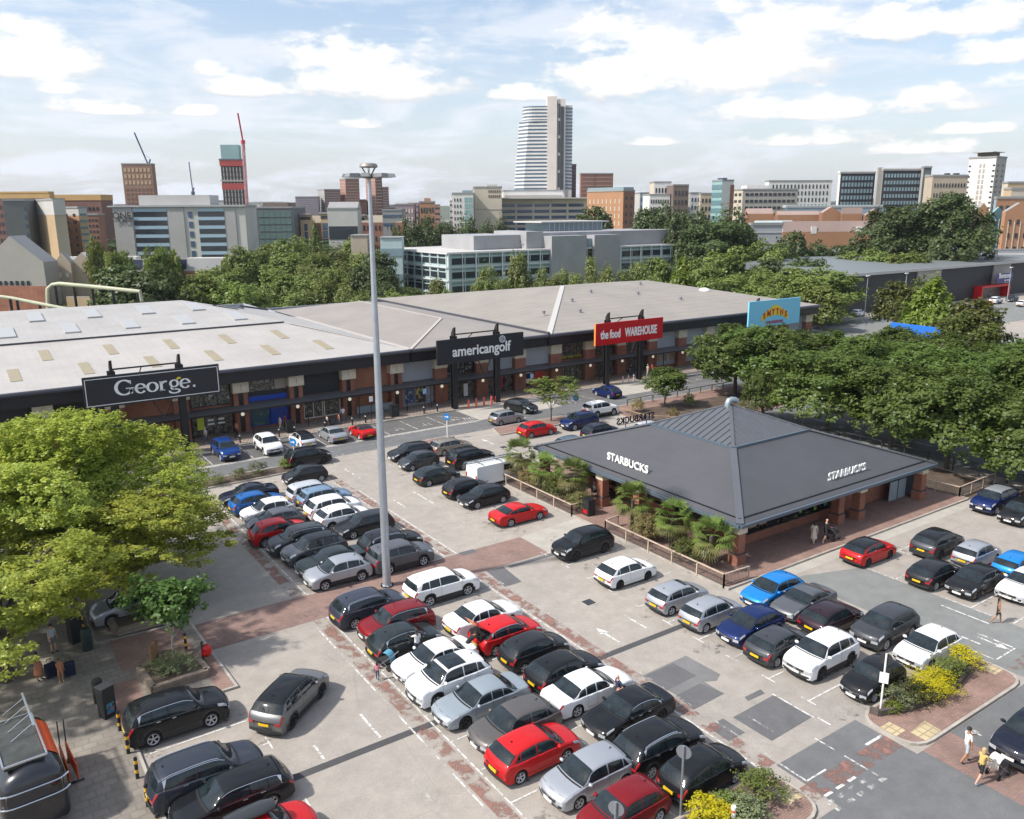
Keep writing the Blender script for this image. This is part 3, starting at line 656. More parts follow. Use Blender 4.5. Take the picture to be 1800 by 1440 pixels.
# canopy over the pavement
for t, (x0, x1) in EX.items():
	if t == shop1: x0 = 5
	b = MB(); b.mat(M_canopy).add([(x0, 85.6, 2.95), (x1, 85.6, 2.95), (x1, 88.1, 3.12), (x0, 88.1, 3.12), (x0, 85.6, 2.90), (x1, 85.6, 2.90), (x1, 88.1, 3.07), (x0, 88.1, 3.07)], [(0, 1, 2, 3), (7, 6, 5, 4), (0, 4, 5, 1)])
	b.mat(black_metal).box(x0, x1, 85.48, 85.6, 2.83, 3.0); c = part(b, 'canopy', t)
	x = x0 + 2
	while x < x1:
		b = MB(); b.tube([(x, 85.75, 0.1), (x, 85.75, 2.85)], .05, 8); o = b.build('canopy_post', black_metal, c); o.matrix_parent_inverse = Matrix.Identity(4); x += 6.1
b = MB()
for z in (.5, 1.1): b.bar((37.9, 87.4, z), (42.5, 87.4, z), .05)
for x in range(5): b.bar((37.9 + 1.15 * x, 87.4, 0.1), (37.9 + 1.15 * x, 87.4, 1.1), .05)
b.mat(mat('frosted_panel', (.25, .29, .31), .3)).box(37.95, 42.45, 87.38, 87.41, .25, 1.05)
tag(b.build('railing'), 'grey glazed railing in front of the plain brick shop wall', 'railing')

# ---------------------------------------------------------------- big signs on goalpost frames
def split_letters(o, t):
	# every letter becomes a part of its own
	bm = bmesh.new(); bm.from_mesh(o.data); left = set(bm.verts); isl = []
	while left:
		st = [left.pop()]; cur = set(st)
		while st:
			v = st.pop()
			for e in v.link_edges:
				w_ = e.other_vert(v)
				if w_ in left: left.discard(w_); cur.add(w_); st.append(w_)
		isl.append(cur)
	isl.sort(key=lambda c: min(v.co.x for v in c)); runs = []
	for c in isl:
		x0 = min(v.co.x for v in c); x1 = max(v.co.x for v in c)
		if runs and x0 < runs[-1][1] - .03: runs[-1][0] |= c; runs[-1][1] = max(x1, runs[-1][1])
		else: runs.append([set(c), x1])
	for c, _ in runs:
		vs = list(c); ix = {v: i for i, v in enumerate(vs)}; fs = {f for v in vs for f in v.link_faces}
		me = bpy.data.meshes.new('letter'); me.from_pydata([v.co[:] for v in vs], [], [[ix[v] for v in f.verts] for f in fs]); me.materials.append(o.data.materials[0])
		n = bpy.data.objects.new('letter', me); n.parent = t; n.location = o.location; n.rotation_euler = o.rotation_euler; link(n)
	bm.free(); COL.objects.unlink(o); bpy.data.objects.remove(o)
def textmesh(s, size, m, parent, loc, rot=(R(90), 0, 0), ext=.04, off_=0.0, sx=1.0, align='CENTER', shear=0, name='lettering', spacing=1.0, kern=None):
	cu = bpy.data.curves.new('txt', 'FONT'); cu.body = s; cu.size = size; cu.extrude = ext; cu.offset = off_; cu.align_x = align
	cu.shear = shear; cu.space_character = spacing; cu.resolution_u = 4
	to = bpy.data.objects.new('txt', cu); COL.objects.link(to)
	dg = bpy.context.evaluated_depsgraph_get(); me = bpy.data.meshes.new_from_object(to.evaluated_get(dg));
	COL.objects.unlink(to); bpy.data.objects.remove(to); bpy.data.curves.remove(cu)
	me.transform(Matrix.Diagonal((sx, 1, 1, 1))); me.materials.clear(); me.materials.append(m)
	o = bpy.data.objects.new(name, me); o.parent = parent; o.location = loc; o.rotation_euler = rot; link(o)
	if len(s) > 1: split_letters(o, parent); return None
	return o
def stroke(b, pts, thick, thin, z0, z1, k=1.0):
	"""broad-nib pen stroke: thick where it runs upright, thin where it runs level"""
	P = [Vector(p) for p in pts]; n = len(P); L_, R_ = [], []
	for i in range(n):
		d = (P[min(i + 1, n - 1)] - P[max(i - 1, 0)]).normalized(); w = (thin + (thick - thin) * abs(d.y) ** 1.3) / 2
		q = Vector((-d.y, d.x)) * w; L_.append(P[i] + q); R_.append(P[i] - q)
	for i in range(n - 1):
		a, c, d, e = L_[i], L_[i + 1], R_[i + 1], R_[i]
		b.add([(a.x, z1, a.y), (c.x, z1, c.y), (d.x, z1, d.y), (e.x, z1, e.y), (a.x, z0, a.y), (c.x, z0, c.y), (d.x, z0, d.y), (e.x, z0, e.y)],
              [(3, 2, 1, 0), (4, 5, 6, 7), (0, 1, 5, 4), (2, 3, 7, 6)])
def arc(cx, cy, rx, ry, a0, a1, n=22): return [(cx + rx * math.cos(R(a0 + (a1 - a0) * i / n)), cy + ry * math.sin(R(a0 + (a1 - a0) * i / n))) for i in range(n + 1)]
def frame_sign(name, label, x0, panelm, edge=None, face=None, z0=5.7, z1=8.62, w=12.2, y=83.0, depth=.25):
	t = thing(name, label, 'sign', (x0 + w / 2, y, 0))
	b = MB(); b.box(-w / 2, w / 2, 0, depth, z0, z1); b.build('sign_panel', panelm, t)
	for sx in (-3.55, 2.5):
		b = MB(); b.mat(black_metal).box(sx - .1, sx + .1, .27, .95, 0.0, 8.9); b.box(sx - .32, sx + .32, .3, .38, 0, 8.9); b.box(sx - .32, sx + .32, .85, .93, 0, 8.9)
		b.add([(sx - .12, .27, 8.9), (sx + .12, .27, 8.9), (sx + .12, .95, 8.9), (sx - .12, .95, 8.9), (sx - .12, .27, 9.95), (sx + .12, .27, 9.95), (sx - .12, .6, 9.75), (sx + .12, .6, 9.75), (sx - .12, .95, 9.2), (sx + .12, .95, 9.2)],
              [(0, 1, 5, 4), (4, 5, 7, 6), (6, 7, 9, 8), (8, 9, 2, 3), (0, 4, 6, 8, 3), (1, 2, 9, 7, 5)])
		b.build('post', None, t)
	b = MB(); b.bar((-3.5, .6, 9.05), (2.5, .6, 9.05), .14, .14); b.bar((-.9, .6, 9.0), (-.9, 3.5, 7.2), .08); b.build('crossbar', black_metal, t)
	b = MB(); b.bar((-.2, .6, 5.7), (.6, .7, 4.0), .1); b.bar((1.6, .6, 5.7), (.9, .7, 4.0), .1); b.build('brace', black_metal, t)
	return t
M_signblk = mat('sign_black', (.016, .018, .024), .4); M_let = mat('sign_white', (.82, .82, .80), .45); M_signred = mat('sign_red', (.50, .004, .012), .35)
g = frame_sign('shop_sign', 'black billboard on two posts reading George in white with a white border line', 9.4, M_signblk)
b = MB()
for (a, c, d, e) in ((-5.95, 5.95, 8.36, 8.42), (-5.95, 5.95, 5.88, 5.94), (-5.95, -5.89, 5.94, 8.36), (5.89, 5.95, 5.94, 8.36)): b.box(a, c, -.03, .0, d, e)
b.build('border_line', M_let, g)
b = MB(); ty = 6.62; x = -3.45; TH, TN, S = .27, .10, 1.0
stroke(b, arc(x + .78, ty + .72, .70, .68, 42, 340), .30, .11, -.05, 0); stroke(b, [(x + 1.36, ty + .62), (x + 1.36, ty + .10)], .26, .1, -.05, 0); stroke(b, [(x + .92, ty + .62), (x + 1.62, ty + .62)], .3, .08, -.05, 0); stroke(b, [(x + 1.36, ty + 1.36), (x + 1.36, ty + 1.0)], .1, .1, -.05, 0); b.build('letter', M_let, g); b = MB()
def e_(x): stroke(b, arc(x + .45, ty + .47, .40, .43, 0, 325), .25, .09, -.05, 0); stroke(b, [(x + .08, ty + .50), (x + .84, ty + .50)], .2, .08, -.05, 0)
e_(x + 1.75); b.build('letter', M_let, g); b = MB()
stroke(b, arc(x + 3.25, ty + .47, .43, .43, 0, 360, 28), .26, .09, -.05, 0); b.build('letter', M_let, g); b = MB()
stroke(b, [(x + 4.05, ty + .0), (x + 4.05, ty + .92)], .25, .1, -.05, 0); stroke(b, [(x + 3.85, ty + .04), (x + 4.35, ty + .04)], .2, .07, -.05, 0); stroke(b, arc(x + 4.42, ty + .55, .30, .32, 155, 60), .22, .13, -.05, 0); stroke(b, [(x + 3.86, ty + .88), (x + 4.05, ty + .88)], .2, .08, -.05, 0); b.build('letter', M_let, g); b = MB()
stroke(b, arc(x + 5.22, ty + .58, .34, .32, 0, 360, 26), .22, .09, -.05, 0); stroke(b, arc(x + 5.15, ty + .16, .22, .14, 120, 270), .16, .10, -.05, 0); stroke(b, arc(x + 5.22, ty - .17, .44, .19, 90, -200), .22, .11, -.05, 0); b.build('letter', M_let, g); b = MB()
e_(x + 5.78); b.build('letter', M_let, g); b = MB()
stroke(b, arc(x + 7.05, ty + .12, .06, .06, 0, 360, 12), .13, .13, -.05, 0)
b.build('full_stop', M_let, g)
b = MB(); stroke(b, [(x + 5.50, ty + .93), (x + 5.66, ty + 1.08), (x + 5.86, ty + 1.02)], .2, .2, -.06, 0); b.build('yellow_accent', mat('sign_yellow', (.75, .62, .02), .4), g)
g = frame_sign('shop_sign', 'black billboard on two posts reading americangolf in white with a round emblem', 46.3, M_signblk)
textmesh('americangolf', 1.72, M_let, g, (.0, -.03, 6.55), off_=.028, sx=.93)
b = MB(); stroke(b, arc(2.95, 8.02, .40, .40, 0, 360, 28), .10, .10, -.05, 0); stroke(b, arc(2.95, 8.02, .25, .25, 0, 360, 20), .05, .05, -.05, 0); stroke(b, [(2.87, 7.82), (2.87, 8.22)], .06, .06, -.05, 0); stroke(b, [(2.9, 8.02), (3.08, 8.2)], .05, .05, -.05, 0); stroke(b, [(2.9, 8.02), (3.08, 7.84)], .05, .05, -.05, 0)
for i in range(16): a = 22.5 * i; stroke(b, [(2.95 + .27 * math.cos(R(a)), 8.02 + .27 * math.sin(R(a))), (2.95 + .37 * math.cos(R(a)), 8.02 + .37 * math.sin(R(a)))], .025, .025, -.05, 0)
b.build('emblem', mat('emblem_grey', (.55, .56, .62), .4), g)
g = frame_sign('shop_sign', 'red billboard on two posts reading the food WAREHOUSE in white', 70.1, M_signred)
textmesh('the food', 1.62, M_let, g, (-5.25, -.03, 6.55), off_=.036, sx=.62, align='LEFT')
textmesh('WAREHOUSE', 1.62, M_let, g, (-.95, -.03, 6.55), off_=.040, sx=.60, align='LEFT')
b = MB(); b.box(-6.13, -6.1, -.03, .28, 5.7, 8.62); b.build('orange_edge', mat('sign_orange', (.75, .25, .05), .5), g)
g = frame_sign('shop_sign', 'light blue billboard reading SMYTHS in red on a yellow banner above the trees', 100.2, mat('sign_sky_blue', (.20, .56, .74), .4), z0=5.45, z1=9.5)
b = MB(); P_ = arc(0, 6.35, 3.4, 1.95, 165, 15, 18); Q_ = arc(0, 5.65, 3.25, 1.45, 160, 20, 18)
for i in range(18):
	a, c, d, e = P_[i], P_[i + 1], Q_[i + 1], Q_[i]
	b.add([(a[0], -.04, a[1]), (c[0], -.04, c[1]), (d[0], -.04, d[1]), (e[0], -.04, e[1])], [(0, 3, 2, 1)])
b.add([(-1.2, -.045, 8.15), (1.2, -.045, 8.15), (.9, -.045, 8.55), (0, -.045, 8.7), (-.9, -.045, 8.55)], [(0, 1, 2, 3, 4)])
b.build('yellow_banner', mat('banner_yellow', (.78, .60, .02), .4), g)
M_lred = mat('letter_red', (.50, .03, .03), .4)
for i, ch in enumerate('SMYTHS'):
	a = 42 - i * 16.8; xx = -2.55 + i * 1.02
	textmesh(ch, 1.25, M_lred, g, (xx, -.06, 7.42 - .055 * (i - 2.5) ** 2 * 1.6 - .15), rot=(R(90), 0, 0), off_=.045, sx=.9)
textmesh('TOYS SUPERSTORES', .62, mat('letter_dull_red', (.40, .12, .20), .5), g, (0, -.05, 5.85), off_=.01, sx=.72)
# ---------------------------------------------------------------- cafe pavilion
M_croof = corrugated('charcoal_membrane', (.072, .074, .082), 1.0, 0, rough=.62, depth=.08)
M_lead = mat('lead_grey', (.098, .106, .120), .5, .1, var=.08, vscale=1)
M_eave = mat('blue_grey_fascia', (.085, .115, .145), .4)
cafe = thing('cafe_pavilion', 'square brick cafe with charcoal hipped roof and a raised ribbed lantern roof', 'cafe', (52.8, 45.3, 0))
ex0, ex1, ey0, ey1, ez = 41.0, 64.6, 33.6, 56.5, 3.05
lx0, lx1, ly0, ly1, lz = 47.2, 56.3, 39.8, 48.6, 5.95
def cpart(b, n, m=None, **k): return off(b.build(n, m, cafe, **k), cafe)
def frust(x0, x1, y0, y1, z0, a0, a1, c0, c1, z1):
	return [(x0, y0, z0), (x1, y0, z0), (x1, y1, z0), (x0, y1, z0), (a0, c0, z1), (a1, c0, z1), (a1, c1, z1), (a0, c1, z1)]
b = MB(); v = frust(ex0, ex1, ey0, ey1, ez + .12, lx0 + .25, lx1 - .25, ly0 + .25, ly1 - .25, lz + .02)
b.add(v, [(0, 1, 5, 4), (1, 2, 6, 5), (2, 3, 7, 6), (3, 0, 4, 7)]); b.mat(mat('soffit', (.10, .095, .09), .8)); b.add([(ex0, ey0, ez - .1), (ex1, ey0, ez - .1), (ex1, ey1, ez - .1), (ex0, ey1, ez - .1)], [(3, 2, 1, 0)])
b.mats = [M_croof, MATS['soffit']]; b.mi = [0] * 4 + [1]
roofm = cpart(b, 'roof')
b = MB()
for (p, q) in (((ex0, ey0), (ex1, ey0)), ((ex1, ey0), (ex1, ey1)), ((ex1, ey1), (ex0, ey1)), ((ex0, ey1), (ex0, ey0))):
	b.mat(M_eave).bar((*p, ez), (*q, ez), .34, .22)
cpart(b, 'eaves_fascia')
for (p, q_) in (((ex0 + .1, ey0 + .1), (lx0 + .25, ly0 + .25)), ((ex1 - .1, ey0 + .1), (lx1 - .25, ly0 + .25)), ((ex0 + .1, ey1 - .1), (lx0 + .25, ly1 - .25))):
	b = MB(); b.bar((*p, ez + .17), (*q_, lz + .07), .5, .06); cpart(b, 'hip_flashing', M_lead)
b = MB(); b.mat(black_metal)
for (p, q) in (((ex0 + .45, ey0 + .45), (ex1 - .45, ey0 + .45)), ((ex0 + .45, ey0 + .45), (ex0 + .45, ey1 - .45))): b.bar((*p, ez + .34), (*q, ez + .34), .1, .07)
cpart(b, 'snow_guard')
# lantern with standing seams
apx, apy, apz = 51.75, 44.2, 7.8
b = MB(); v = [(lx0, ly0, lz), (lx1, ly0, lz), (lx1, ly1, lz), (lx0, ly1, lz), (apx, apy, apz)]
b.mat(M_lead).add(v, [(0, 1, 4), (1, 2, 4), (2, 3, 4), (3, 0, 4)]); lant = cpart(b, 'lantern_roof')
b = MB(); b.mat(M_eave)
for (p, q) in (((lx0, ly0), (lx1, ly0)), ((lx1, ly0), (lx1, ly1)), ((lx1, ly1), (lx0, ly1)), ((lx0, ly1), (lx0, ly0))): b.bar((*p, lz - .1), (*q, lz - .1), .24, .28)
o = b.build('lantern_fascia', None, lant); o.matrix_parent_inverse = Matrix.Identity(4)
b = MB(); b.mat(M_lead)
def seam(p0, e):
	# rib from the eave point up the slope until it meets the hip
	b.bar(p0, e, .05, .07)
n = 14
for i in range(1, n):
	x = lx0 + (lx1 - lx0) * i / n; t = (x - lx0) / (apx - lx0) if x < apx else (lx1 - x) / (lx1 - apx)
	seam((x, ly0, lz + .03), (x, ly0 + (apy - ly0) * t, lz + (apz - lz) * t + .03)); seam((x, ly1, lz + .03), (x, ly1 + (apy - ly1) * t, lz + (apz - lz) * t + .03))
	y = ly0 + (ly1 - ly0) * i / n; t = (y - ly0) / (apy - ly0) if y < apy else (ly1 - y) / (ly1 - apy)
	seam((lx0, y, lz + .03), (lx0 + (apx - lx0) * t, y, lz + (apz - lz) * t + .03)); seam((lx1, y, lz + .03), (lx1 + (apx - lx1) * t, y, lz + (apz - lz) * t + .03))
for c in v[:4]: b.bar(c, v[4], .28, .1)
o = b.build('roof_seams', None, lant); o.matrix_parent_inverse = Matrix.Identity(4)
b = MB(); b.mat(mat('pale_zinc', (.33, .40, .42), .35, .5))
hp = [(apx - .3, apy, 7.5), (apx - .3, apy, 7.95), (apx - .2, apy, 8.13), (apx + .05, apy - .05, 8.2), (apx + .4, apy - .12, 8.14), (apx + .6, apy - .16, 8.0)]
b.tube(hp, [.24, .24, .24, .24, .24, .22], 10); cpart(b, 'roof_cowl', smooth=True)
# walls
b = MB(); b.mat(M_brick2).box(44.2, 63.2, 36.05, 54.0, -.02, .75); b.box(56.2, 63.2, 36.06, 53.99, .75, 2.95); cpart(b, 'brick_wall')
M_cafeg = posterm('cafe_window_stickers', [(.015, .017, .02), (.02, .022, .025), (.02, .022, .024), (.03, .032, .034), (.16, .20, .03), (.18, .17, .14)], 2.4, 6, .1)
b = MB(); b.box(44.4, 56.2, 36.25, 53.8, .75, 2.95); cpart(b, 'glazing', M_cafeg)
b = MB(); b.mat(black_metal)
for x in (44.4, 46.6, 48.8, 51.0, 53.2, 55.4): b.box(x - .06, x + .06, 36.15, 36.25, .75, 2.9)
for y in (36.9, 39.2, 41.5, 43.8, 46.1, 48.4, 50.7, 53): b.box(44.3, 44.4, y - .06, y + .06, .75, 2.9)
b.box(44.29, 44.41, 36.9, 53.8, .75, .83); b.box(44.4, 56.2, 36.14, 36.26, .75, .83); cpart(b, 'window_frames')
q = random.Random(9); SC = [mat('sticker_green', (.20, .42, .05), .5), mat('sticker_yellow', (.55, .50, .05), .5), mat('sticker_teal', (.05, .32, .28), .5), mat('sticker_lilac', (.35, .30, .48), .5), mat('sticker_cream', (.55, .48, .36), .5)]
for i in range(34):
	k = i % 3; r_ = q.uniform(.11, .2); b = MB()
	if k: b.M = Matrix.Translation((44.27, q.uniform(37.2, 43.5), q.uniform(1.1, 2.5))) @ Matrix.Rotation(R(90), 4, 'Y')
	else: b.M = Matrix.Translation((q.uniform(48, 55.5), 36.12, q.uniform(1.1, 2.3))) @ Matrix.Rotation(R(90), 4, 'X')
	b.lathe([(r_, -.01), (r_, .01)], 12); cpart(b, 'window_sticker', SC[q.randrange(5)])
for x in (45.0, 46.1): b = MB(); b.box(x, x + .8, 36.09, 36.13, 1.2, 2.0); cpart(b, 'window_poster', mat('poster_tan', (.40, .26, .12), .5))
for y in (44.2, 46.6): b = MB(); b.box(44.22, 44.27, y, y + 1.2, 2.1, 2.7); cpart(b, 'window_poster', mat('poster_green', (.05, .28, .20), .5))
for (x, y) in [(41.65, 34.25), (53.6, 34.9), (55.6, 34.5), (63.7, 34.3), (41.6, 48.0), (42.0, 44.2), (41.6, 55.8), (44.0, 51.0)]:
	s = .34; b = MB(); b.mat(M_brick2).box(x - s, x + s, y - s, y + s, .1, 2.35); b.box(x - s - .07, x + s + .07, y - s - .07, y + s + .07, .1, .85); b.mat(mat('engineering_brick', (.05, .055, .07), .6)).box(x - s - .09, x + s + .09, y - s - .09, y + s + .09, .85, .93)
	p = cpart(b, 'pillar'); b = MB(); b.box(x - s - .08, x + s + .08, y - s - .08, y + s + .08, 2.35, 2.92)
	o = b.build('pillar_cap', M_cap, p); o.matrix_parent_inverse = Matrix.Identity(4)
b = MB(); b.box(61.0, 63.3, 35.2, 35.26, .15, 1.75); b.mat(black_metal).box(62.1, 62.16, 35.17, 35.2, .15, 1.8); b.mats = [mat('bin_store_grey', (.28, .33, .36), .5, var=.1), black_metal]; b.mi = [0] * 6 + [1] * 6
cpart(b, 'bin_store_gate'); b = MB(); b.box(58.6, 63.3, 35.9, 36.0, 1.7, 2.8); cpart(b, 'timber_louvre', mat('timber', (.22, .13, .08), .8, var=.25, vscale=3))
b = MB(); b.box(63.9, 64.4, 34.6, 37.5, .1, 2.7); cpart(b, 'side_panel', mat('slate_panel', (.13, .16, .18), .5))
M_lit = mat('sign_letter_white', (.85, .84, .80), .4)
def cafe_sign(label, loc, rz, seen_back=False):
	t = thing('cafe_sign', label, 'sign', loc, rz, 'STARBUCKS letter signs on the cafe roof')
	textmesh('STARBUCKS', .86, M_lit, t, (0, 0, .0), off_=.016, ext=.035, sx=.98, spacing=1.04)
	b = MB(); b.bar((-2.2, .04, -.06), (2.2, .04, -.06), .05); b.build('rail', M_eave, t)
	for x in (-1.3, 1.3): b = MB(); b.bar((x, .06, -.75), (x, .06, .5), .07); b.build('bracket', grey_metal, t)
	return t
cafe_sign('white STARBUCKS letters on the left slope of the cafe roof', (42.3, 46.0, 3.45 + .35), R(-90))
cafe_sign('white STARBUCKS letters on the right slope of the cafe roof', (54.45, 34.9, 3.4 + .3), 0)
bs = cafe_sign('STARBUCKS letters on the far cafe roof slope, dark and back to front', (51.5, 55.0, 4.15), R(180))
for ch in bs.children:
	if ch.name.startswith('letter'): ch.data = ch.data.copy(); ch.data.materials.clear(); ch.data.materials.append(black_metal)
# ---------------------------------------------------------------- cars
M_tyre = mat('tyre_rubber', (.018, .018, .019), .85)
M_rim = mat('alloy_rim', (.50, .51, .53), .35, .25); M_rimd = mat('dark_alloy_rim', (.04, .04, .045), .3, .6)
M_cglass = mat('car_glass', (.013, .020, .024), .05, spec=.55, var=.7, vscale=1.7)  # brightness noise in the colour imitates dashboard reflections
M_clad = mat('black_trim', (.022, .022, .024), .6)
M_chrome = mat('bright_trim', (.62, .63, .65), .25, .9)
M_lampf = mat('headlamp_glass', (.50, .53, .56), .12, .3, coat=.8)
M_lampr = mat('tail_lamp', (.36, .012, .016), .15, coat=.8)
M_platey = mat('yellow_plate', (.72, .46, .02), .4); M_platew = mat('white_plate', (.72, .72, .70), .4)
M_seam = mat('panel_gap', (.008, .008, .009), .7)
def paint(name, c, metal=.0, rough=.32):
	return mat('paint_' + name, c, rough + .1, metal, coat=.55, spec=.08)
PAINT = {k: paint(k, *v) for k, v in dict(
	white=((.74, .745, .75),), silverw=((.55, .57, .60), .35), silver=((.42, .44, .47), .55), silverg=((.33, .34, .36), .5), grey=((.125, .132, .145), .5), grey2=((.17, .17, .172), .55),
	slate=((.055, .060, .068), .4), slateblue=((.045, .052, .075), .4), navygrey=((.040, .047, .062), .4), darkgreen=((.028, .037, .038), .4), nearblack=((.022, .023, .027), .3), black=((.010, .011, .013),),
	navy=((.010, .013, .026),), darkblue=((.008, .020, .095), .2), blue=((.010, .105, .34), .2), blue2=((.010, .050, .22), .3), sky=((.012, .20, .56), .2), lightblue=((.20, .30, .42), .4), greyblue=((.10, .14, .18), .4), bluegrey=((.30, .345, .38), .35),
	red=((.48, .012, .014),), darkred=((.20, .010, .014), .25), brown=((.135, .125, .118), .5), taupe=((.30, .27, .23), .5), plum=((.030, .016, .024), .3)).items()}
def smooth(t): return t * t * (3 - 2 * t)
def interp(tab, x):
	if x <= tab[0][0]: return tab[0][1]
	for (a, va), (b, vb) in zip(tab, tab[1:]):
		if x <= b: return va + (vb - va) * ((x - a) / (b - a))
	return tab[-1][1]
def cinterp(tab, x):
	# Catmull style smoothing of a profile table
	n = len(tab)
	if x <= tab[0][0]: return tab[0][1]
	if x >= tab[-1][0]: return tab[-1][1]
	for i in range(n - 1):
		if x <= tab[i + 1][0]:
			x0, y0 = tab[i]; x1, y1 = tab[i + 1]; h = x1 - x0
			def slope(j):
				if j <= 0: return (tab[1][1] - tab[0][1]) / (tab[1][0] - tab[0][0])
				if j >= n - 1: return (tab[-1][1] - tab[-2][1]) / (tab[-1][0] - tab[-2][0])
				a = (tab[j][1] - tab[j - 1][1]) / (tab[j][0] - tab[j - 1][0]); b = (tab[j + 1][1] - tab[j][1]) / (tab[j + 1][0] - tab[j][0])
				return 0 if a * b <= 0 else 2 * a * b / (a + b)
			m0, m1 = slope(i), slope(i + 1); t = (x - x0) / h
			return (2 * t ** 3 - 3 * t * t + 1) * y0 + (t ** 3 - 2 * t * t + t) * h * m0 + (-2 * t ** 3 + 3 * t * t) * y1 + (t ** 3 - t * t) * h * m1
# silhouettes as fractions: x from nose (0) to tail (1), z as fraction of the height; a = (cowl, roof start, roof end, rear glass base)
SHAPES = {
 'hatch': dict(L=4.28, W=1.80, H=1.50, wb=2.62, fo=.86, wr=.315, top=[(0, .43), (.02, .50), (.08, .575), (.16, .62), (.245, .665), (.415, .955), (.52, .995), (.60, 1), (.76, .965), (.845, .905), (.955, .68), (.985, .60), (1, .50)], a=(.24, .415, .84, .955), belt=(.57, .635, .67)),
 'small': dict(L=3.98, W=1.71, H=1.51, wb=2.50, fo=.79, wr=.30, top=[(0, .42), (.02, .50), (.07, .58), (.15, .635), (.225, .68), (.385, .95), (.50, .995), (.60, 1), (.78, .965), (.87, .895), (.965, .67), (.99, .58), (1, .50)], a=(.22, .385, .865, .965), belt=(.57, .64, .67)),
 'city': dict(L=3.57, W=1.63, H=1.49, wb=2.30, fo=.68, wr=.29, top=[(0, .38), (.02, .47), (.07, .56), (.15, .625), (.24, .665), (.40, .95), (.50, .995), (.60, 1), (.78, .95), (.90, .80), (.965, .62), (.99, .52), (1, .45)], a=(.235, .40, .83, .955), belt=(.55, .62, .645)),
 'saloon': dict(L=4.70, W=1.84, H=1.43, wb=2.80, fo=.86, wr=.325, top=[(0, .44), (.02, .51), (.08, .585), (.16, .625), (.27, .675), (.42, .955), (.50, .995), (.57, 1), (.69, .955), (.83, .725), (.88, .705), (.965, .685), (.985, .62), (1, .52)], a=(.265, .42, .70, .835), belt=(.58, .645, .685)),
 'coupe': dict(L=4.65, W=1.81, H=1.38, wb=2.77, fo=.82, wr=.32, top=[(0, .44), (.02, .51), (.08, .59), (.16, .635), (.29, .69), (.44, .955), (.52, .995), (.58, 1), (.70, .94), (.86, .745), (.90, .725), (.965, .70), (.985, .62), (1, .52)], a=(.285, .44, .70, .855), belt=(.59, .66, .70)),
 'estate': dict(L=4.60, W=1.82, H=1.48, wb=2.72, fo=.88, wr=.32, top=[(0, .43), (.02, .50), (.08, .575), (.16, .62), (.25, .665), (.40, .955), (.48, .995), (.56, 1), (.80, .975), (.89, .91), (.965, .67), (.985, .60), (1, .50)], a=(.245, .40, .885, .965), belt=(.57, .635, .66)),
 'mpv': dict(L=4.45, W=1.83, H=1.64, wb=2.75, fo=.82, wr=.325, top=[(0, .40), (.02, .47), (.07, .55), (.14, .60), (.20, .645), (.36, .94), (.46, .99), (.55, 1), (.82, .98), (.92, .91), (.975, .62), (.99, .55), (1, .45)], a=(.195, .36, .925, .975), belt=(.53, .60, .62)),
 'cross': dict(L=4.25, W=1.80, H=1.61, wb=2.58, fo=.84, wr=.335, clad=1, top=[(0, .44), (.02, .52), (.07, .60), (.15, .645), (.25, .68), (.41, .95), (.50, .995), (.60, 1), (.76, .965), (.85, .90), (.955, .69), (.985, .60), (1, .50)], a=(.245, .41, .845, .955), belt=(.59, .65, .68)),
 'suv': dict(L=4.50, W=1.86, H=1.70, wb=2.67, fo=.88, wr=.355, clad=1, rails=1, top=[(0, .45), (.02, .535), (.07, .61), (.15, .65), (.232, .685), (.375, .95), (.48, .995), (.58, 1), (.78, .97), (.87, .905), (.96, .68), (.985, .61), (1, .50)], a=(.228, .375, .865, .96), belt=(.60, .655, .68)),
 'bigsuv': dict(L=4.72, W=1.90, H=1.74, wb=2.79, fo=.90, wr=.37, clad=1, rails=1, top=[(0, .46), (.02, .54), (.07, .62), (.15, .655), (.24, .69), (.38, .95), (.47, .995), (.56, 1), (.82, .975), (.915, .90), (.97, .67), (.985, .61), (1, .50)], a=(.235, .38, .91, .97), belt=(.605, .655, .68)),
 'convert': dict(L=4.15, W=1.76, H=1.34, wb=2.42, fo=.86, wr=.31, top=[(0, .44), (.02, .52), (.08, .60), (.16, .645), (.33, .71), (.46, .95), (.53, .995), (.60, .985), (.68, .92), (.82, .755), (.88, .74), (.965, .70), (.985, .62), (1, .52)], a=(.32, .46, .66, .80), belt=(.60, .67, .70)),
}
RING = 15
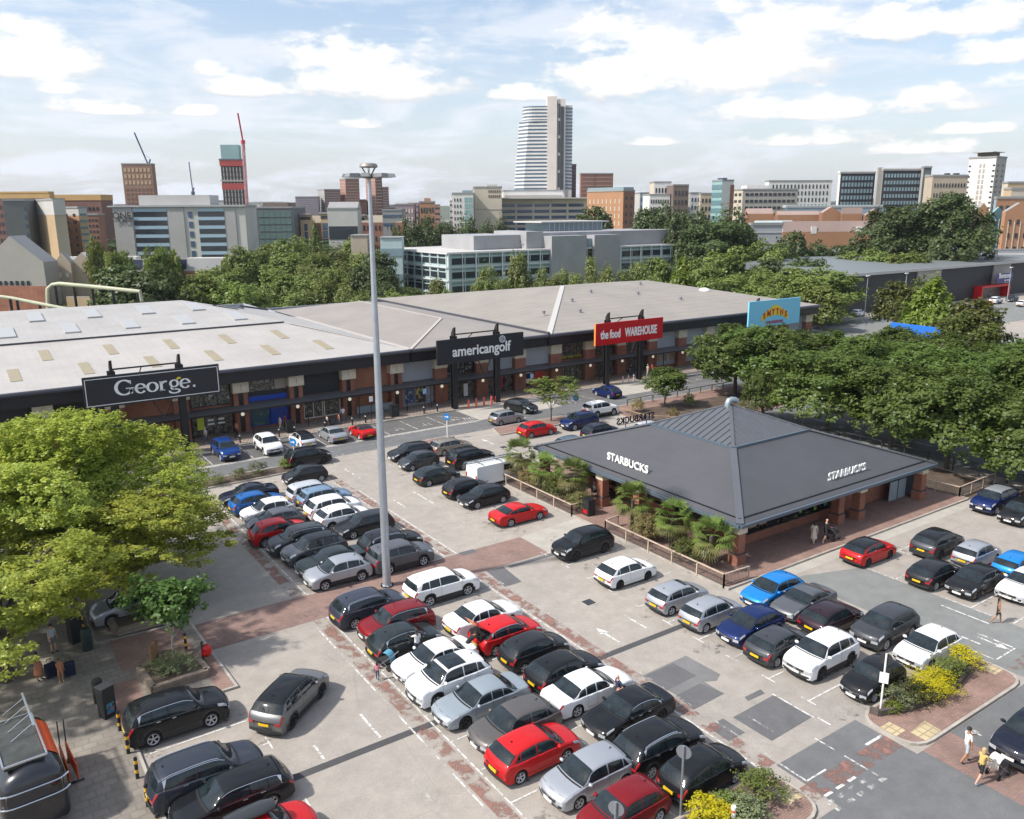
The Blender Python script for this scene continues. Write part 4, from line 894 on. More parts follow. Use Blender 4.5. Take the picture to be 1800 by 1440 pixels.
class CarShape:
	def __init__(s, k):
		d = SHAPES[k]; s.d = d; s.k = k
		s.L, s.W, s.H = d['L'], d['W'], d['H']; s.gc = .20 if not d.get('clad') else .24
		s.xw = (d['fo'], d['fo'] + d['wb']); s.wr = d['wr']; s.ar = s.wr + .055
	def top(s, x): return cinterp(s.d['top'], x / s.L) * s.H
	def belt(s, x):
		b0, b1, b2 = s.d['belt']; a = s.d['a']; u = x / s.L
		b = interp([(0, b0 - .10), (.06, b0 - .02), (a[0], b1), (.6, (b1 + b2) / 2), (.93, b2), (1, b2 - .03)], u) * s.H
		return min(b, s.top(x) - .035)
	def plan(s, x):
		u = x / s.L
		return s.W / 2 * interp([(0, .90), (.012, .935), (.04, .965), (.10, .985), (.2, .995), (.75, 1), (.9, .985), (.96, .96), (.988, .93), (1, .90)], u)
	def low(s, x):
		z = interp([(0, .30), (.02, .22), (.06, s.gc), (.95, s.gc), (.985, .26), (1, .33)], x / s.L)
		for w in s.xw:
			dx = abs(x - w)
			if dx < s.ar: z = max(z, s.wr + math.sqrt(max(s.ar ** 2 - dx * dx, 0)))
		return min(z, s.belt(x) - .06)
	def ring(s, x):
		w = s.plan(x); zl, zb, zt = s.low(x), s.belt(x), s.top(x); h = max(zt - zb, .03)
		tum = .37 if s.k not in ('mpv', 'van') else .30
		crown = min(.075, h * .45); zr = zt - crown
		gb = w * .925; wr_ = gb - (zr - zb) * tum
		pts = [(w * .80, zl), (w * .955, zl), (w * .985, zl + .02), (w * 1.0, zl + (zb - zl) * .35), (w * 1.0, zl + (zb - zl) * .62), (w * .985, zl + (zb - zl) * .86), (w * .965, zb - .012), (gb, zb + .006)]
		for t in (.33, .66): pts.append((gb + (wr_ - gb) * t + .012 * math.sin(math.pi * t) * min(1, h / .3), zb + .006 + (zr - zb - .006) * t))
		pts += [(wr_, zr), (wr_ * .93, zr + crown * .50), (wr_ * .72, zr + crown * .82), (wr_ * .38, zr + crown * .97), (0, zt)]
		return pts
	def warp(s, x, y, z):
		q = min((y / (s.W / 2)) ** 2, 1.2)
		k = interp([(0, .20), (.1, .17), (.3, .10), (.5, 0), (.7, -.02), (.88, -.09), (1, -.13)], x / s.L) * q
		return (s.L / 2 - x - k, y, z)      # x runs forward from the middle
	def surf(s, x, u):
		side = 1 if u >= 0 else -1; u = abs(u); r = s.ring(x); i = min(int(u), RING - 2); t = u - i
		y = r[i][0] + (r[i + 1][0] - r[i][0]) * t; z = r[i][1] + (r[i + 1][1] - r[i][1]) * t
		return Vector(s.warp(x, y * side, z))
	def patch(s, b, x0, x1, u0, u1, nx=6, nu=4, off_=.006, side=1, cut0=None, cut1=None):
		"""sheet lifted off the body; cut0/cut1 = x shift of the first/last column at the top (slanted ends)"""
		V = []
		for j in range(nu + 1):
			u = u0 + (u1 - u0) * j / nu
			xa = x0 + (cut0 or 0) * j / nu; xb = x1 + (cut1 or 0) * j / nu
			for i in range(nx + 1):
				x = xa + (xb - xa) * i / nx; e = .01
				p = s.surf(x, u * side) if u < RING - 1 else s.surf(x, (RING - 1.0001) * side)
				px_ = s.surf(min(x + e, s.L), u * side if u < RING - 1 else (RING - 1.02) * side); pu = s.surf(x, (u + .05 if u < RING - 1.06 else u - .05) * side)
				nrm = (px_ - p).cross(pu - p)
				if nrm.length < 1e-9: nrm = Vector((0, side, .5))
				nrm.normalize()
				out = Vector((0, p.y, (p.z - s.H * .45) * 1.4)) if abs(p.y) > .05 else Vector((0, 0, 1))
				if nrm.dot(out) < 0: nrm = -nrm
				V.append(p + nrm * off_)
		n = nx + 1; F = []
		for j in range(nu):
			for i in range(nx):
				q = (j * n + i, j * n + i + 1, (j + 1) * n + i + 1, (j + 1) * n + i)
				F.append(q if side > 0 else q[::-1])
		b.add(V, [f[::-1] for f in F])
	def full_patch(s, b, x0, x1, u0, nx=6, off_=.006, bow=0.0):
		"""sheet across the car from ring u0 on the left to u0 on the right (windscreen, rear window, roof glass)"""
		us = [u0 + (RING - 1.001 - u0) * t for t in (0, .12, .35, .65, 1)]
		cols = [(u, 1) for u in us] + [(u, -1) for u in us[-2::-1]]; V = []
		for (u, sd_) in cols:
			for i in range(nx + 1):
				x = x0 + (x1 - x0) * i / nx; p = s.surf(x, u * sd_); q = s.surf(min(x + .02, s.L), u * sd_); t = q - p
				n = Vector((t.z, 0, -t.x)) if t.x < 0 else Vector((-t.z, 0, t.x)); n = Vector((abs(t.z) * (1 if (q.z < p.z) == (q.x > p.x) else 1), 0, abs(t.x)))
				if (t.z > 0): n = Vector((abs(t.z), 0, abs(t.x)))      # rising towards the tail: faces forward
				else: n = Vector((-abs(t.z), 0, abs(t.x)))
				n.normalize(); V.append(p + n * off_)
		m = nx + 1; F = []
		for j in range(len(cols) - 1):
			for i in range(nx): F.append((j * m + i, j * m + i + 1, (j + 1) * m + i + 1, (j + 1) * m + i))
		b.add(V, [f[::-1] for f in F])
	def capbox(s, b, front, y0, y1, z0, z1, d=.02, wrap=True):
		x = 0 if front else s.L; n = 6; V = []
		for i in range(n + 1):
			y = y0 + (y1 - y0) * i / n; px_, _, _ = s.warp(x, y, 0); xx = px_ + (d if front else -d)
			V += [(xx, y, z0), (xx, y, z1), (px_ - (.03 if front else -.03), y, z0), (px_ - (.03 if front else -.03), y, z1)]
		F = []
		for i in range(n):
			a = 4 * i; c = a + 4
			F += [(a, c, c + 1, a + 1), (a + 1, c + 1, c + 3, a + 3), (a, a + 2, c + 2, c)]
		F += [(0, 1, 3, 2), (4 * n, 4 * n + 2, 4 * n + 3, 4 * n + 1)]
		if front is False: F = [f[::-1] for f in F]
		b.add(V, F)
def make_wheel(parent, S, x, side, rimm, name='wheel', spokes=5):
	r = S.wr; w = .215
	b = MB(); pr = [(r * .70, -w / 2), (r * .93, -w / 2), (r, -w / 2 + .03), (r, w / 2 - .03), (r * .93, w / 2), (r * .70, w / 2), (r * .69, w / 2 - .105)]
	b.lathe(pr, 24); me = b.build(name, M_tyre, parent, smooth=True)
	y = side * (S.W / 2 - .105 - w / 2 + .055)
	me.location = (x, y, r); me.rotation_euler = (R(90) * -side, 0, 0)
	b = MB(); b.mat(M_seam).lathe([(.01, w / 2 - .10), (r * .70, w / 2 - .10), (r * .70, w / 2 - .11)], 20)
	b.mat(rimm); b.lathe([(r * .64, w / 2 - .06), (r * .72, w / 2 + .004), (r * .70, w / 2 + .006), (r * .62, w / 2 - .02)], 24, caps=False)
	b.lathe([(.01, w / 2 - .09), (.055, w / 2 - .09), (.05, w / 2 - .03), (.01, w / 2 - .025)], 12)
	for k in range(spokes):
		a = 2 * math.pi * k / spokes + .3; c, q = math.cos(a), math.sin(a)
		for da in (-.13, .13):
			c2, q2 = math.cos(a + da), math.sin(a + da)
			b.bar((c * .03, q * .03, w / 2 - .045), (c2 * r * .66, q2 * r * .66, w / 2 - .012), .030, .03)
	b.build('rim', None, me)
PROTO = {}
def make_car(kind, opts=''):
	"""one car with its parts, nose towards +X, origin on the ground under its middle"""
	S = CarShape(kind); d = S.d; L = S.L; a = d['a']
	t = bpy.data.objects.new('parked_car', None); link(t)
	xs = set()
	for i in range(0, 41): xs.add(round(L * i / 40, 4))
	for u in (.004, .012, .03, .97, .988, .996): xs.add(round(L * u, 4))
	for u in a: xs.add(round(L * u, 4))
	for w in S.xw:
		for k in range(0, 13): xs.add(round(w + S.ar * math.cos(math.pi * k / 12), 4))
		xs.add(round(w - S.ar - .002, 4)); xs.add(round(w + S.ar + .002, 4))
	xs = sorted(x for x in xs if 0 <= x <= L)
	V, F, MI = [], [], []; n2 = 2 * RING - 1
	for x in xs:
		r = S.ring(x)
		row = [S.warp(x, y, z) for (y, z) in r] + [S.warp(x, -y, z) for (y, z) in r[-2::-1]]
		V += row
	for i in range(len(xs) - 1):
		xm = (xs[i] + xs[i + 1]) / 2; arch = any(abs(xm - w) < S.ar + .075 for w in S.xw)
		for j in range(n2 - 1):
			jj = j if j < RING - 1 else n2 - 2 - j
			F.append((i * n2 + j, i * n2 + j + 1, (i + 1) * n2 + j + 1, (i + 1) * n2 + j))
			m_ = 0
			if jj <= 1: m_ = 2
			elif d.get('clad') and (jj == 2 and not arch and xm / L > .1 and xm / L < .92): m_ = 2
			elif d.get('clad') and jj == 2 and arch: m_ = 2
			elif jj >= 10 and a[1] < xm / L < a[2]: m_ = 1
			MI.append(m_)
	F.append(tuple(range(n2))); MI.append(0); k = (len(xs) - 1) * n2; F.append(tuple(k + j for j in range(n2 - 1, -1, -1))); MI.append(0)
	b = MB(); b.v = V; b.f = F; b.mats = [PAINT['grey'], PAINT['grey'], M_clad, M_seam]; b.mi = MI
	b.cur = 3
	# dark floor and wheel wells, door gaps, wiper line
	def bx(x0, x1, y0, y1, z0, z1):
		b.box(L / 2 - x1, L / 2 - x0, y0, y1, z0, z1)
	bx(.35, L - .35, -S.W * .37, S.W * .37, .17, .60)
	doors = [a[0] + .045, (a[1] + a[2]) / 2 - .035, min(a[2] - .05, (S.xw[1] - .1) / L)] if kind not in ('coupe', 'convert', 'city') else [a[0] + .05, .66]
	for sd_ in (1, -1):
		for u in doors: S.patch(b, L * u - .006, L * u + .006, 2.6, 6.9, 1, 5, .003, sd_)
		S.patch(b, L * doors[0], L * doors[-1], 2.55, 2.62, 8, 1, .004, sd_)
	S.full_patch(b, L * a[0] - .07, L * a[0] + .01, 10.3, 2, .005)
	S.full_patch(b, L * .045, L * .048, 8.5, 1, .004)
	body = b.build('body', None, t, smooth=True, sharp=38)
	for sl in (0, 1): body.material_slots[sl].link = 'OBJECT'
	# glass
	b = MB(); S.full_patch(b, L * a[0] + .05, L * a[1] - .005, 10.08, 6, .015); b.build('windscreen', M_cglass, t, smooth=True)
	b = MB(); S.full_patch(b, L * a[2] + .03, L * a[3] - .03, 10.12, 5, .014); b.build('rear_window', M_cglass if kind != 'convert' else M_cglass, t, smooth=True)
	bp = doors[1] * L if len(doors) > 2 else L * .62
	ends = {'hatch': .875, 'small': .89, 'city': .80, 'saloon': .79, 'coupe': .80, 'estate': .90, 'mpv': .925, 'cross': .875, 'suv': .885, 'bigsuv': .91, 'convert': .70}[kind]
	x0 = L * (a[0] + .05); x1 = L * ends - .12
	for sd_ in (1, -1):
		if len(doors) > 2:
			b = MB(); S.patch(b, x0, bp - .03, 7.12, 9.88, 7, 3, .006, sd_, .34, 0); b.build('side_window', M_cglass, t, smooth=True)
			b = MB(); S.patch(b, bp + .03, L * doors[2] + .02, 7.12, 9.88, 5, 3, .006, sd_, 0, -.04); b.build('side_window', M_cglass, t, smooth=True)
			if x1 > L * doors[2] + .15:
				b = MB(); S.patch(b, L * doors[2] + .06, x1 + .1, 7.15, 9.8, 4, 3, .006, sd_, -.02, -.22); b.build('side_window', M_cglass, t, smooth=True)
		else:
			b = MB(); S.patch(b, x0, bp - .03, 7.12, 9.88, 7, 3, .006, sd_, .34, 0); b.build('side_window', M_cglass, t, smooth=True)
			b = MB(); S.patch(b, bp + .03, x1 + .1, 7.15, 9.8, 4, 3, .006, sd_, 0, -.25); b.build('side_window', M_cglass, t, smooth=True)
		if 'chrome' in opts:
			b = MB(); S.patch(b, x0 - .03, x1 + .06, 6.95, 7.12, 10, 1, .010, sd_); S.patch(b, x0 + .34, x1 - .12, 9.9, 10.05, 10, 1, .010, sd_); S.patch(b, x1 + .06, x1 + .10, 6.95, 10.05, 1, 4, .010, sd_, 0, -.22); b.build('window_trim', M_chrome, t)
		# lamps
		b = MB(); S.patch(b, .012 * L, .105 * L, 5.0, 7.6, 5, 3, .007, sd_, .06, .05); y0, y1 = S.W * .27, S.W * .447
		zt = S.top(0)
		S.capbox(b, True, sd_ * y0 if sd_ > 0 else -y1, sd_ * y1 if sd_ > 0 else -y0, zt - .17, zt - .03, .018); b.build('headlight', M_lampf, t, smooth=True)
		b = MB(); S.patch(b, L * .958, L * .996, 5.2, 6.9, 4, 3, .007, sd_); y0, y1 = S.W * .30, S.W * .447; zt = S.top(L)
		S.capbox(b, False, sd_ * y0 if sd_ > 0 else -y1, sd_ * y1 if sd_ > 0 else -y0, zt - .14, zt - .02, .018); b.build('tail_light', M_lampr, t, smooth=True)
		# mirror
		mx_, my_, mz_ = S.surf(L * a[0] + .38, 7.2 * sd_)
		b = MB(); b.M = Matrix.Translation((mx_ + .02, my_ + sd_ * .13, mz_ + .07)) @ Matrix.Diagonal((.085, .115, .075, 1))
		b.lathe([(.05, -1), (.7, -.8), (1, -.3), (1, .3), (.7, .8), (.05, 1)], 10)
		b.M = None; b.bar((mx_, my_, mz_ + .02), (mx_ + .02, my_ + sd_ * .1, mz_ + .05), .05)
		mo = b.build('wing_mirror', PAINT['grey'], t, smooth=True, sharp=60); mo.material_slots[0].link = 'OBJECT'
		for u in (doors[1] - .03, doors[-1] - .03) if len(doors) > 2 else (doors[1] - .03,):
			p = S.surf(L * u - .08, 5.7 * sd_); b = MB(); b.box(p.x - .09, p.x + .09, p.y - .018, p.y + .018, p.z - .014, p.z + .014)
			o = b.build('door_handle', PAINT['grey'] if 'chrome' not in opts else M_chrome, t); o.material_slots[0].link = 'OBJECT'
			if 'chrome' in opts: o.material_slots[0].material = M_chrome
		if d.get('rails') and 'norails' not in opts:
			pts = [S.surf(L * (a[1] + .03) + i * (L * (a[2] - a[1] - .05)) / 8, 10.35 * sd_) + Vector((0, 0, .035)) for i in range(9)]
			b = MB(); b.tube([pts[0] - Vector((0, 0, .05))] + pts + [pts[-1] - Vector((0, 0, .05))], .018, 6); b.build('roof_rail', M_chrome if 'railchrome' in opts else M_clad, t, smooth=True)
	# nose and tail fittings
	zt = S.top(0)
	b = MB(); S.capbox(b, True, -S.W * .25, S.W * .25, zt - .15, zt - .035, .012); S.capbox(b, True, -S.W * .36, S.W * .36, .31, zt - .33, .010)
	S.capbox(b, True, -S.W * .42, -S.W * .33, .36, .44, .02); S.capbox(b, True, S.W * .33, S.W * .42, .36, .44, .02); b.build('grille', M_clad, t)
	b = MB(); S.capbox(b, True, -.09, .09, zt - .125, zt - .06, .022); S.capbox(b, True, -S.W * .26, S.W * .26, zt - .036, zt - .022, .016); b.build('badge_bar', M_chrome, t)
	b = MB(); S.capbox(b, True, -.26, .26, zt - .29, zt - .18, .028); b.build('number_plate', M_platew, t)
	zt = S.top(L)
	b = MB(); pz = .50 if kind in ('saloon', 'coupe', 'convert') else zt - .20
	S.capbox(b, False, -.26, .26, pz, pz + .11, .028); b.build('number_plate', M_platey, t)
	b = MB(); S.capbox(b, False, -S.W * .44, S.W * .44, .30, .43, .016); b.build('bumper_trim', M_clad, t)
	b = MB(); S.capbox(b, False, -S.W * .27, S.W * .27, zt - .035, zt - .015, .02); b.build('boot_seam', M_chrome if 'chrome' in opts else M_seam, t)
	if kind in ('hatch', 'small', 'estate', 'suv', 'bigsuv', 'cross', 'mpv'):
		p = S.surf(L * a[2] - .35, 14 - .01); b = MB(); b.add([(p.x + .06, 0, p.z - .01), (p.x - .09, -.02, p.z - .01), (p.x - .09, .02, p.z - .01), (p.x - .09, 0, p.z + .075)], [(0, 1, 3), (0, 3, 2), (1, 2, 3)]); b.build('aerial', M_clad, t)
		b = MB(); S.full_patch(b, L * a[2] - .02, L * a[2] + .05, 10.8, 2, .03); sp = b.build('spoiler', PAINT['grey'], t, smooth=True); sp.material_slots[0].link = 'OBJECT'
		m_ = S.surf(L * (a[2] + a[3]) / 2 + .02, 13.9); b = MB(); q = S.surf(L * a[3] - .05, 13.9); b.bar((q.x - .015, 0, q.z + .01), (m_.x - .02, .22, m_.z + .01), .022); b.build('rear_wiper', M_clad, t)
	if 'sunroof' in opts:
		b = MB(); S.full_patch(b, L * (a[1] + .03), L * (a[1] + .27), 11.2, 4, .014); b.build('sunroof', M_cglass, t, smooth=True)
	if 'smallroof' in opts:
		b = MB(); S.full_patch(b, L * (a[1] + .03), L * (a[1] + .10), 12.0, 4, .008); b.build('sunroof', M_cglass, t, smooth=True)
	rimm = M_rimd if 'darkrim' in opts else M_rim
	for x in S.xw:
		xx = L / 2 - x - interp([(0, .20), (.1, .17), (.3, .10), (.5, 0), (.7, -.02), (.88, -.09), (1, -.13)], x / L) * .9
		for sd_ in (1, -1): make_wheel(t, S, xx, sd_, rimm, spokes=5 if kind != 'suv' else 6)
	return t
def place_car(t, x, y, h, col, label, first, roof=None, name=None):
	if not first: t = copy_tree(t)
	t.location = (x, y, 0); t.rotation_euler = (0, 0, R(h + math.sin(x * 7.1 + y * 3.3) * .8)); t.scale = (1 + .035 * math.sin(x * 3.7 + y * 5.1), 1 + .015 * math.sin(x * 9.1), 1 + .03 * math.sin(x * 5.3 + y * 2.9)); tag(t, label, 'car', 'cars in the retail park')
	pm = PAINT[col]; rm = roof or pm
	for ch in KIDS(t):
		n = ch.name.split('.')[0]
		if n == 'body': ch.material_slots[0].material = pm; ch.material_slots[1].material = rm
		elif n == 'spoiler': ch.material_slots[0].material = rm
		elif n in ('wing_mirror', 'door_handle'):
			if ch.material_slots[0].material != M_chrome: ch.material_slots[0].material = pm
	return t
CARS = [
 ('saloon', '', 18.61, 65.84, 180, 'navy', None, 'dark navy saloon half hidden by the tree at the top of the left bay row'),
 ('cross', '', 18.51, 63.29, 0, 'blue', None, 'bright blue hatchback beside the tree, rear towards the camera'),
 ('hatch', '', 18.64, 61.16, 180, 'white', None, 'white hatchback nose first between the bright blue hatchback and a grey hatchback'),
 ('hatch', '', 18.38, 58.65, 180, 'grey', None, 'mid grey hatchback between a white hatchback and a bright red crossover'),
 ('cross', '', 17.86, 56.26, 0, 'red', None, 'bright red crossover backed between two grey cars in the left bay row'),
 ('suv', 'chrome', 18.43, 53.77, 180, 'slate', None, 'dark grey crossover next to the bright red crossover'),
 ('suv', 'darkrim', 18.74, 51.69, 180, 'grey', 'black', 'grey electric crossover with dark roof, second along from the bright red crossover'),
 ('saloon', '', 19.05, 49.37, 180, 'darkgreen', None, 'dark charcoal saloon beside the silver small crossover'),
 ('cross', '', 18.61, 47.27, 180, 'silver', None, 'silver small crossover at the end of its row by the brick path'),
 ('small', '', 24.24, 68.03, 180, 'nearblack', None, 'near black small hatchback alone in front of the shrub bed and blue arrow sign'),
 ('mpv', '', 23.06, 63.09, 0, 'silverw', None, 'pale silver people carrier beside the light blue estate'),
 ('estate', '', 23.46, 61.52, 0, 'lightblue', None, 'light blue tall estate car'),
 ('suv', 'norails', 22.96, 58.49, 0, 'white', None, 'white off-roader beside the light blue estate'),
 ('cross', '', 22.84, 56.27, 0, 'white', None, 'white crossover between a white off-roader and a near black estate'),
 ('estate', '', 23.59, 54.13, 180, 'nearblack', None, 'near black estate car beside the white crossover, crossed by the tall mast'),
 ('suv', 'railchrome', 23.52, 49.63, 0, 'black', None, 'black off-roader behind the tall mast'),
 ('bigsuv', 'norails', 23.00, 47.08, 0, 'grey', None, 'large grey off-roader behind the foot of the tall mast'),
 ('suv', 'railchrome', 18.16, 41.64, 0, 'slateblue', None, 'slate blue off-roader with silver roof rails in front of the mast foot'),
 ('suv', 'chrome darkrim', 18.65, 39.01, 180, 'darkred', None, 'dark red crossover with chrome window trim'),
 ('hatch', 'chrome', 18.16, 37.03, 0, 'darkgreen', None, 'dark green grey hatchback with a family unloading at its open door'),
 ('saloon', '', 18.59, 34.46, 180, 'white', None, 'white saloon beside the dark green grey hatchback'),
 ('suv', 'sunroof norails', 18.15, 32.20, 180, 'white', None, 'white off-roader with a black glass sunroof'),
 ('saloon', 'darkrim', 18.62, 29.98, 180, 'bluegrey', None, 'pale blue grey saloon'),
 ('hatch', '', 18.81, 27.43, 180, 'brown', None, 'grey brown hatchback with a white sticker on its bonnet'),
 ('hatch', '', 18.41, 25.42, 0, 'red', None, 'bright red hatchback between the grey brown hatchback and a silver hatchback'),
 ('hatch', '', 19.34, 22.83, 180, 'silver', None, 'silver hatchback beside the dark red small car at the front'),
 ('small', '', 19.11, 20.44, 180, 'darkred', None, 'dark red small car at the front edge of the car park'),
 ('bigsuv', 'norails', 23.08, 41.62, 0, 'white', None, 'white off-roader beside the mast foot and brick path'),
 ('saloon', '', 23.10, 36.86, 0, 'white', None, 'white saloon beside the red hatchback with its boot open'),
 ('hatch', 'chrome', 23.13, 34.56, 0, 'red', None, 'red hatchback with its boot lid open'),
 ('small', '', 23.39, 32.25, 0, 'nearblack', None, 'near black small hatchback beside the red hatchback with the open boot'),
 ('hatch', '', 23.44, 29.71, 0, 'black', None, 'black hatchback next to the end of the dark tarmac strip'),
 ('saloon', '', 23.33, 27.71, 0, 'white', None, 'white saloon with a bald man in navy standing beside it'),
 ('saloon', 'chrome darkrim', 23.77, 25.26, 180, 'black', None, 'glossy black saloon nose first beside the white saloon'),
 ('suv', 'railchrome chrome', 23.04, 22.53, 0, 'black', None, 'black off-roader with silver roof rails and window trim'),
 ('small', '', 23.40, 20.28, 0, 'black', None, 'black small hatchback at the front by the pale shrubs'),
 ('suv', 'darkrim norails', 34.38, 41.68, 180, 'black', None, 'black off-roader parked across the end of the brick path by the railings'),
 ('hatch', 'darkrim', 33.96, 36.77, 0, 'white', None, 'white hatchback parked nose to the cafe railings'),
 ('small', 'smallroof', 34.16, 32.35, 0, 'silver', None, 'silver hatchback with an open sunroof by the cafe railings'),
 ('small', '', 34.26, 29.78, 0, 'silver', None, 'silver small hatchback at the end of the dark tarmac strip'),
 ('hatch', '', 34.85, 27.38, 180, 'darkblue', None, 'dark blue hatchback nose out beside a silver small hatchback'),
 ('hatch', '', 34.55, 25.20, 0, 'slate', None, 'charcoal hatchback between the dark blue hatchback and the white off-roader'),
 ('suv', 'darkrim norails', 35.30, 23.13, 180, 'white', None, 'white off-roader with dark wheels, nose out, in the row below the cafe'),
 ('city', '', 35.55, 20.33, 180, 'black', None, 'tiny black rounded city car behind the sign post'),
 ('hatch', '', 39.46, 29.56, 180, 'sky', None, 'bright blue hatchback nose out at the corner of the cafe railings'),
 ('coupe', '', 39.74, 27.53, 180, 'grey', None, 'grey coupe beside the bright blue hatchback'),
 ('hatch', '', 39.35, 25.37, 0, 'plum', None, 'dark plum hatchback with rear towards the camera'),
 ('suv', 'norails', 40.74, 22.94, 180, 'slate', None, 'dark grey off-roader beside the dark plum hatchback'),
 ('hatch', '', 40.72, 20.44, 180, 'white', None, 'white hatchback beside the yellow flower bed'),
 ('hatch', 'darkrim', 49.74, 29.75, 0, 'red', 'black', 'red hatchback with a black roof by the cafe paving'),
 ('suv', 'norails darkrim', 54.65, 27.68, 0, 'slate', 'black', 'dark grey crossover with black roof right of the red hatchback'),
 ('small', '', 55.07, 25.21, 0, 'silver', None, 'small silver hatchback at the right between a grey crossover and a bright blue hatchback'),
 ('small', '', 55.32, 22.74, 0, 'sky', None, 'bright blue small hatchback at the right edge'),
 ('hatch', '', 50.02, 25.26, 0, 'nearblack', None, 'near black hatchback behind the glossy black electric hatchback'),
 ('hatch', 'darkrim', 50.74, 23.15, 180, 'black', None, 'glossy black electric hatchback nose out at the right'),
 ('saloon', '', 53.02, 21.11, 180, 'white', None, 'white saloon cut by the right edge'),
 ('suv', '', 66.66, 29.74, 180, 'darkblue', 'pale', 'dark blue crossover with a pale roof beside the trees'),
 ('mpv', '', 65.76, 27.25, 180, 'black', None, 'black people carrier cut by the right edge beside the dark blue crossover'),
 ('estate', '', 35.17, 68.94, 180, 'nearblack', None, 'near black short estate right of the mast'),
 ('small', '', 34.47, 65.93, 180, 'slate', None, 'charcoal small hatchback beside the near black short estate'),
 ('estate', '', 39.38, 68.44, 0, 'taupe', None, 'taupe small estate below the blue arrow sign'),
 ('bigsuv', '', 38.76, 63.64, 0, 'black', None, 'large black off-roader beside the taupe estate'),
 ('hatch', '', 33.79, 61.26, 0, 'darkgreen', None, 'dark green grey hatchback in the middle lane of bays'),
 ('small', '', 34.11, 56.78, 0, 'nearblack', None, 'near black small hatchback behind a black hatchback'),
 ('hatch', '', 34.20, 54.15, 180, 'black', None, 'black hatchback with silver wheels, nose out'),
 ('coupe', '', 34.36, 49.45, 0, 'red', None, 'red coupe by the cafe railings'),
 ('small', '', 50.33, 74.78, 0, 'silverg', None, 'silver hatchback driving on the service road'),
 ('hatch', '', 50.14, 68.67, 0, 'red', None, 'red hatchback by the kerb of the service road'),
 ('suv', 'norails', 55.72, 68.49, 180, 'darkblue', None, 'dark blue off-roader beside the red hatchback at the kerb'),
 ('suv', '', 54.64, 63.62, 0, 'navy', None, 'navy off-roader behind the cafe roof'),
 ('hatch', '', 49.63, 61.85, 0, 'greyblue', None, 'grey blue car mostly hidden by the cafe roof'),
 ('bigsuv', '', 61.09, 71.24, 0, 'white', None, 'white off-roader turning off the service road'),
 ('small', '', 59.88, 61.68, 0, 'silverw', None, 'pale silver car mostly hidden by the cafe roof'),
 ('hatch', '', 54.72, 78.19, 290, 'black', None, 'black hatchback parked outside the golf shop'),
 ('hatch', '', 68.33, 78.46, 90, 'darkblue', None, 'dark blue hatchback outside the red shop sign'),
 ('suv', 'norails', 20.69, 79.85, 270, 'blue2', None, 'blue off-roader parked nose out at the left of the shop bays'),
 ('suv', 'norails', 24.72, 79.29, 270, 'white', None, 'white crossover nose out in the shop bays'),
 ('small', '', 28.26, 79.32, 90, 'white', 'black', 'white small hatchback with a black roof in the shop bays'),
 ('saloon', '', 31.69, 79.78, 90, 'silver', None, 'silver saloon in the shop bays'),
 ('convert', '', 34.76, 79.06, 90, 'red', 'hood', 'red convertible with a black hood in the shop bays'),
 ('suv', 'norails darkrim', 26.43, 72.88, 0, 'black', None, 'black crossover driving on the service road'),
 ('bigsuv', 'chrome norails', 6.31, 36.92, 0, 'black', None, 'large black off-roader beside the left pavement'),
 ('suv', 'norails darkrim', 11.14, 35.22, 38, 'grey2', 'black', 'grey coupe-roofed crossover driving up the aisle'),
 ('bigsuv', 'railchrome chrome', 6.30, 31.86, 0, 'navygrey', None, 'navy grey off-roader with silver roof rails at the lower left'),
 ('estate', 'chrome', 6.82, 29.95, 180, 'black', None, 'black estate car nose in at the lower left'),
 ('hatch', '', 7.0, 27.15, 0, 'red', None, 'red hatchback with a black roof box at the bottom left'),
 ('suv', 'norails', 6.74, 49.92, 180, 'silver', None, 'silver pickup-like off-roader half hidden under the left tree'),
 ('bigsuv', 'chrome norails', 36.95, 13.50, 180, 'navy', None, 'dark navy off-roader at the right edge by the crossing family'),
]
for (k, o_, x, y, h, c, rf, lab) in CARS:
	key = (k, o_)
	if key not in PROTO: PROTO[key] = make_car(k, o_); first = True
	else: first = False
	c_ = place_car(PROTO[key], x, y, h, c, lab, first, {None: None, 'black': PAINT['black'], 'hood': mat('soft_top', (.02, .02, .022), .9), 'pale': PAINT['silver'], 'glass': M_cglass}[rf])
	if lab.startswith('red hatchback with its boot'): BOOTCAR = c_
	if 'roof box' in lab: BOXCAR = c_
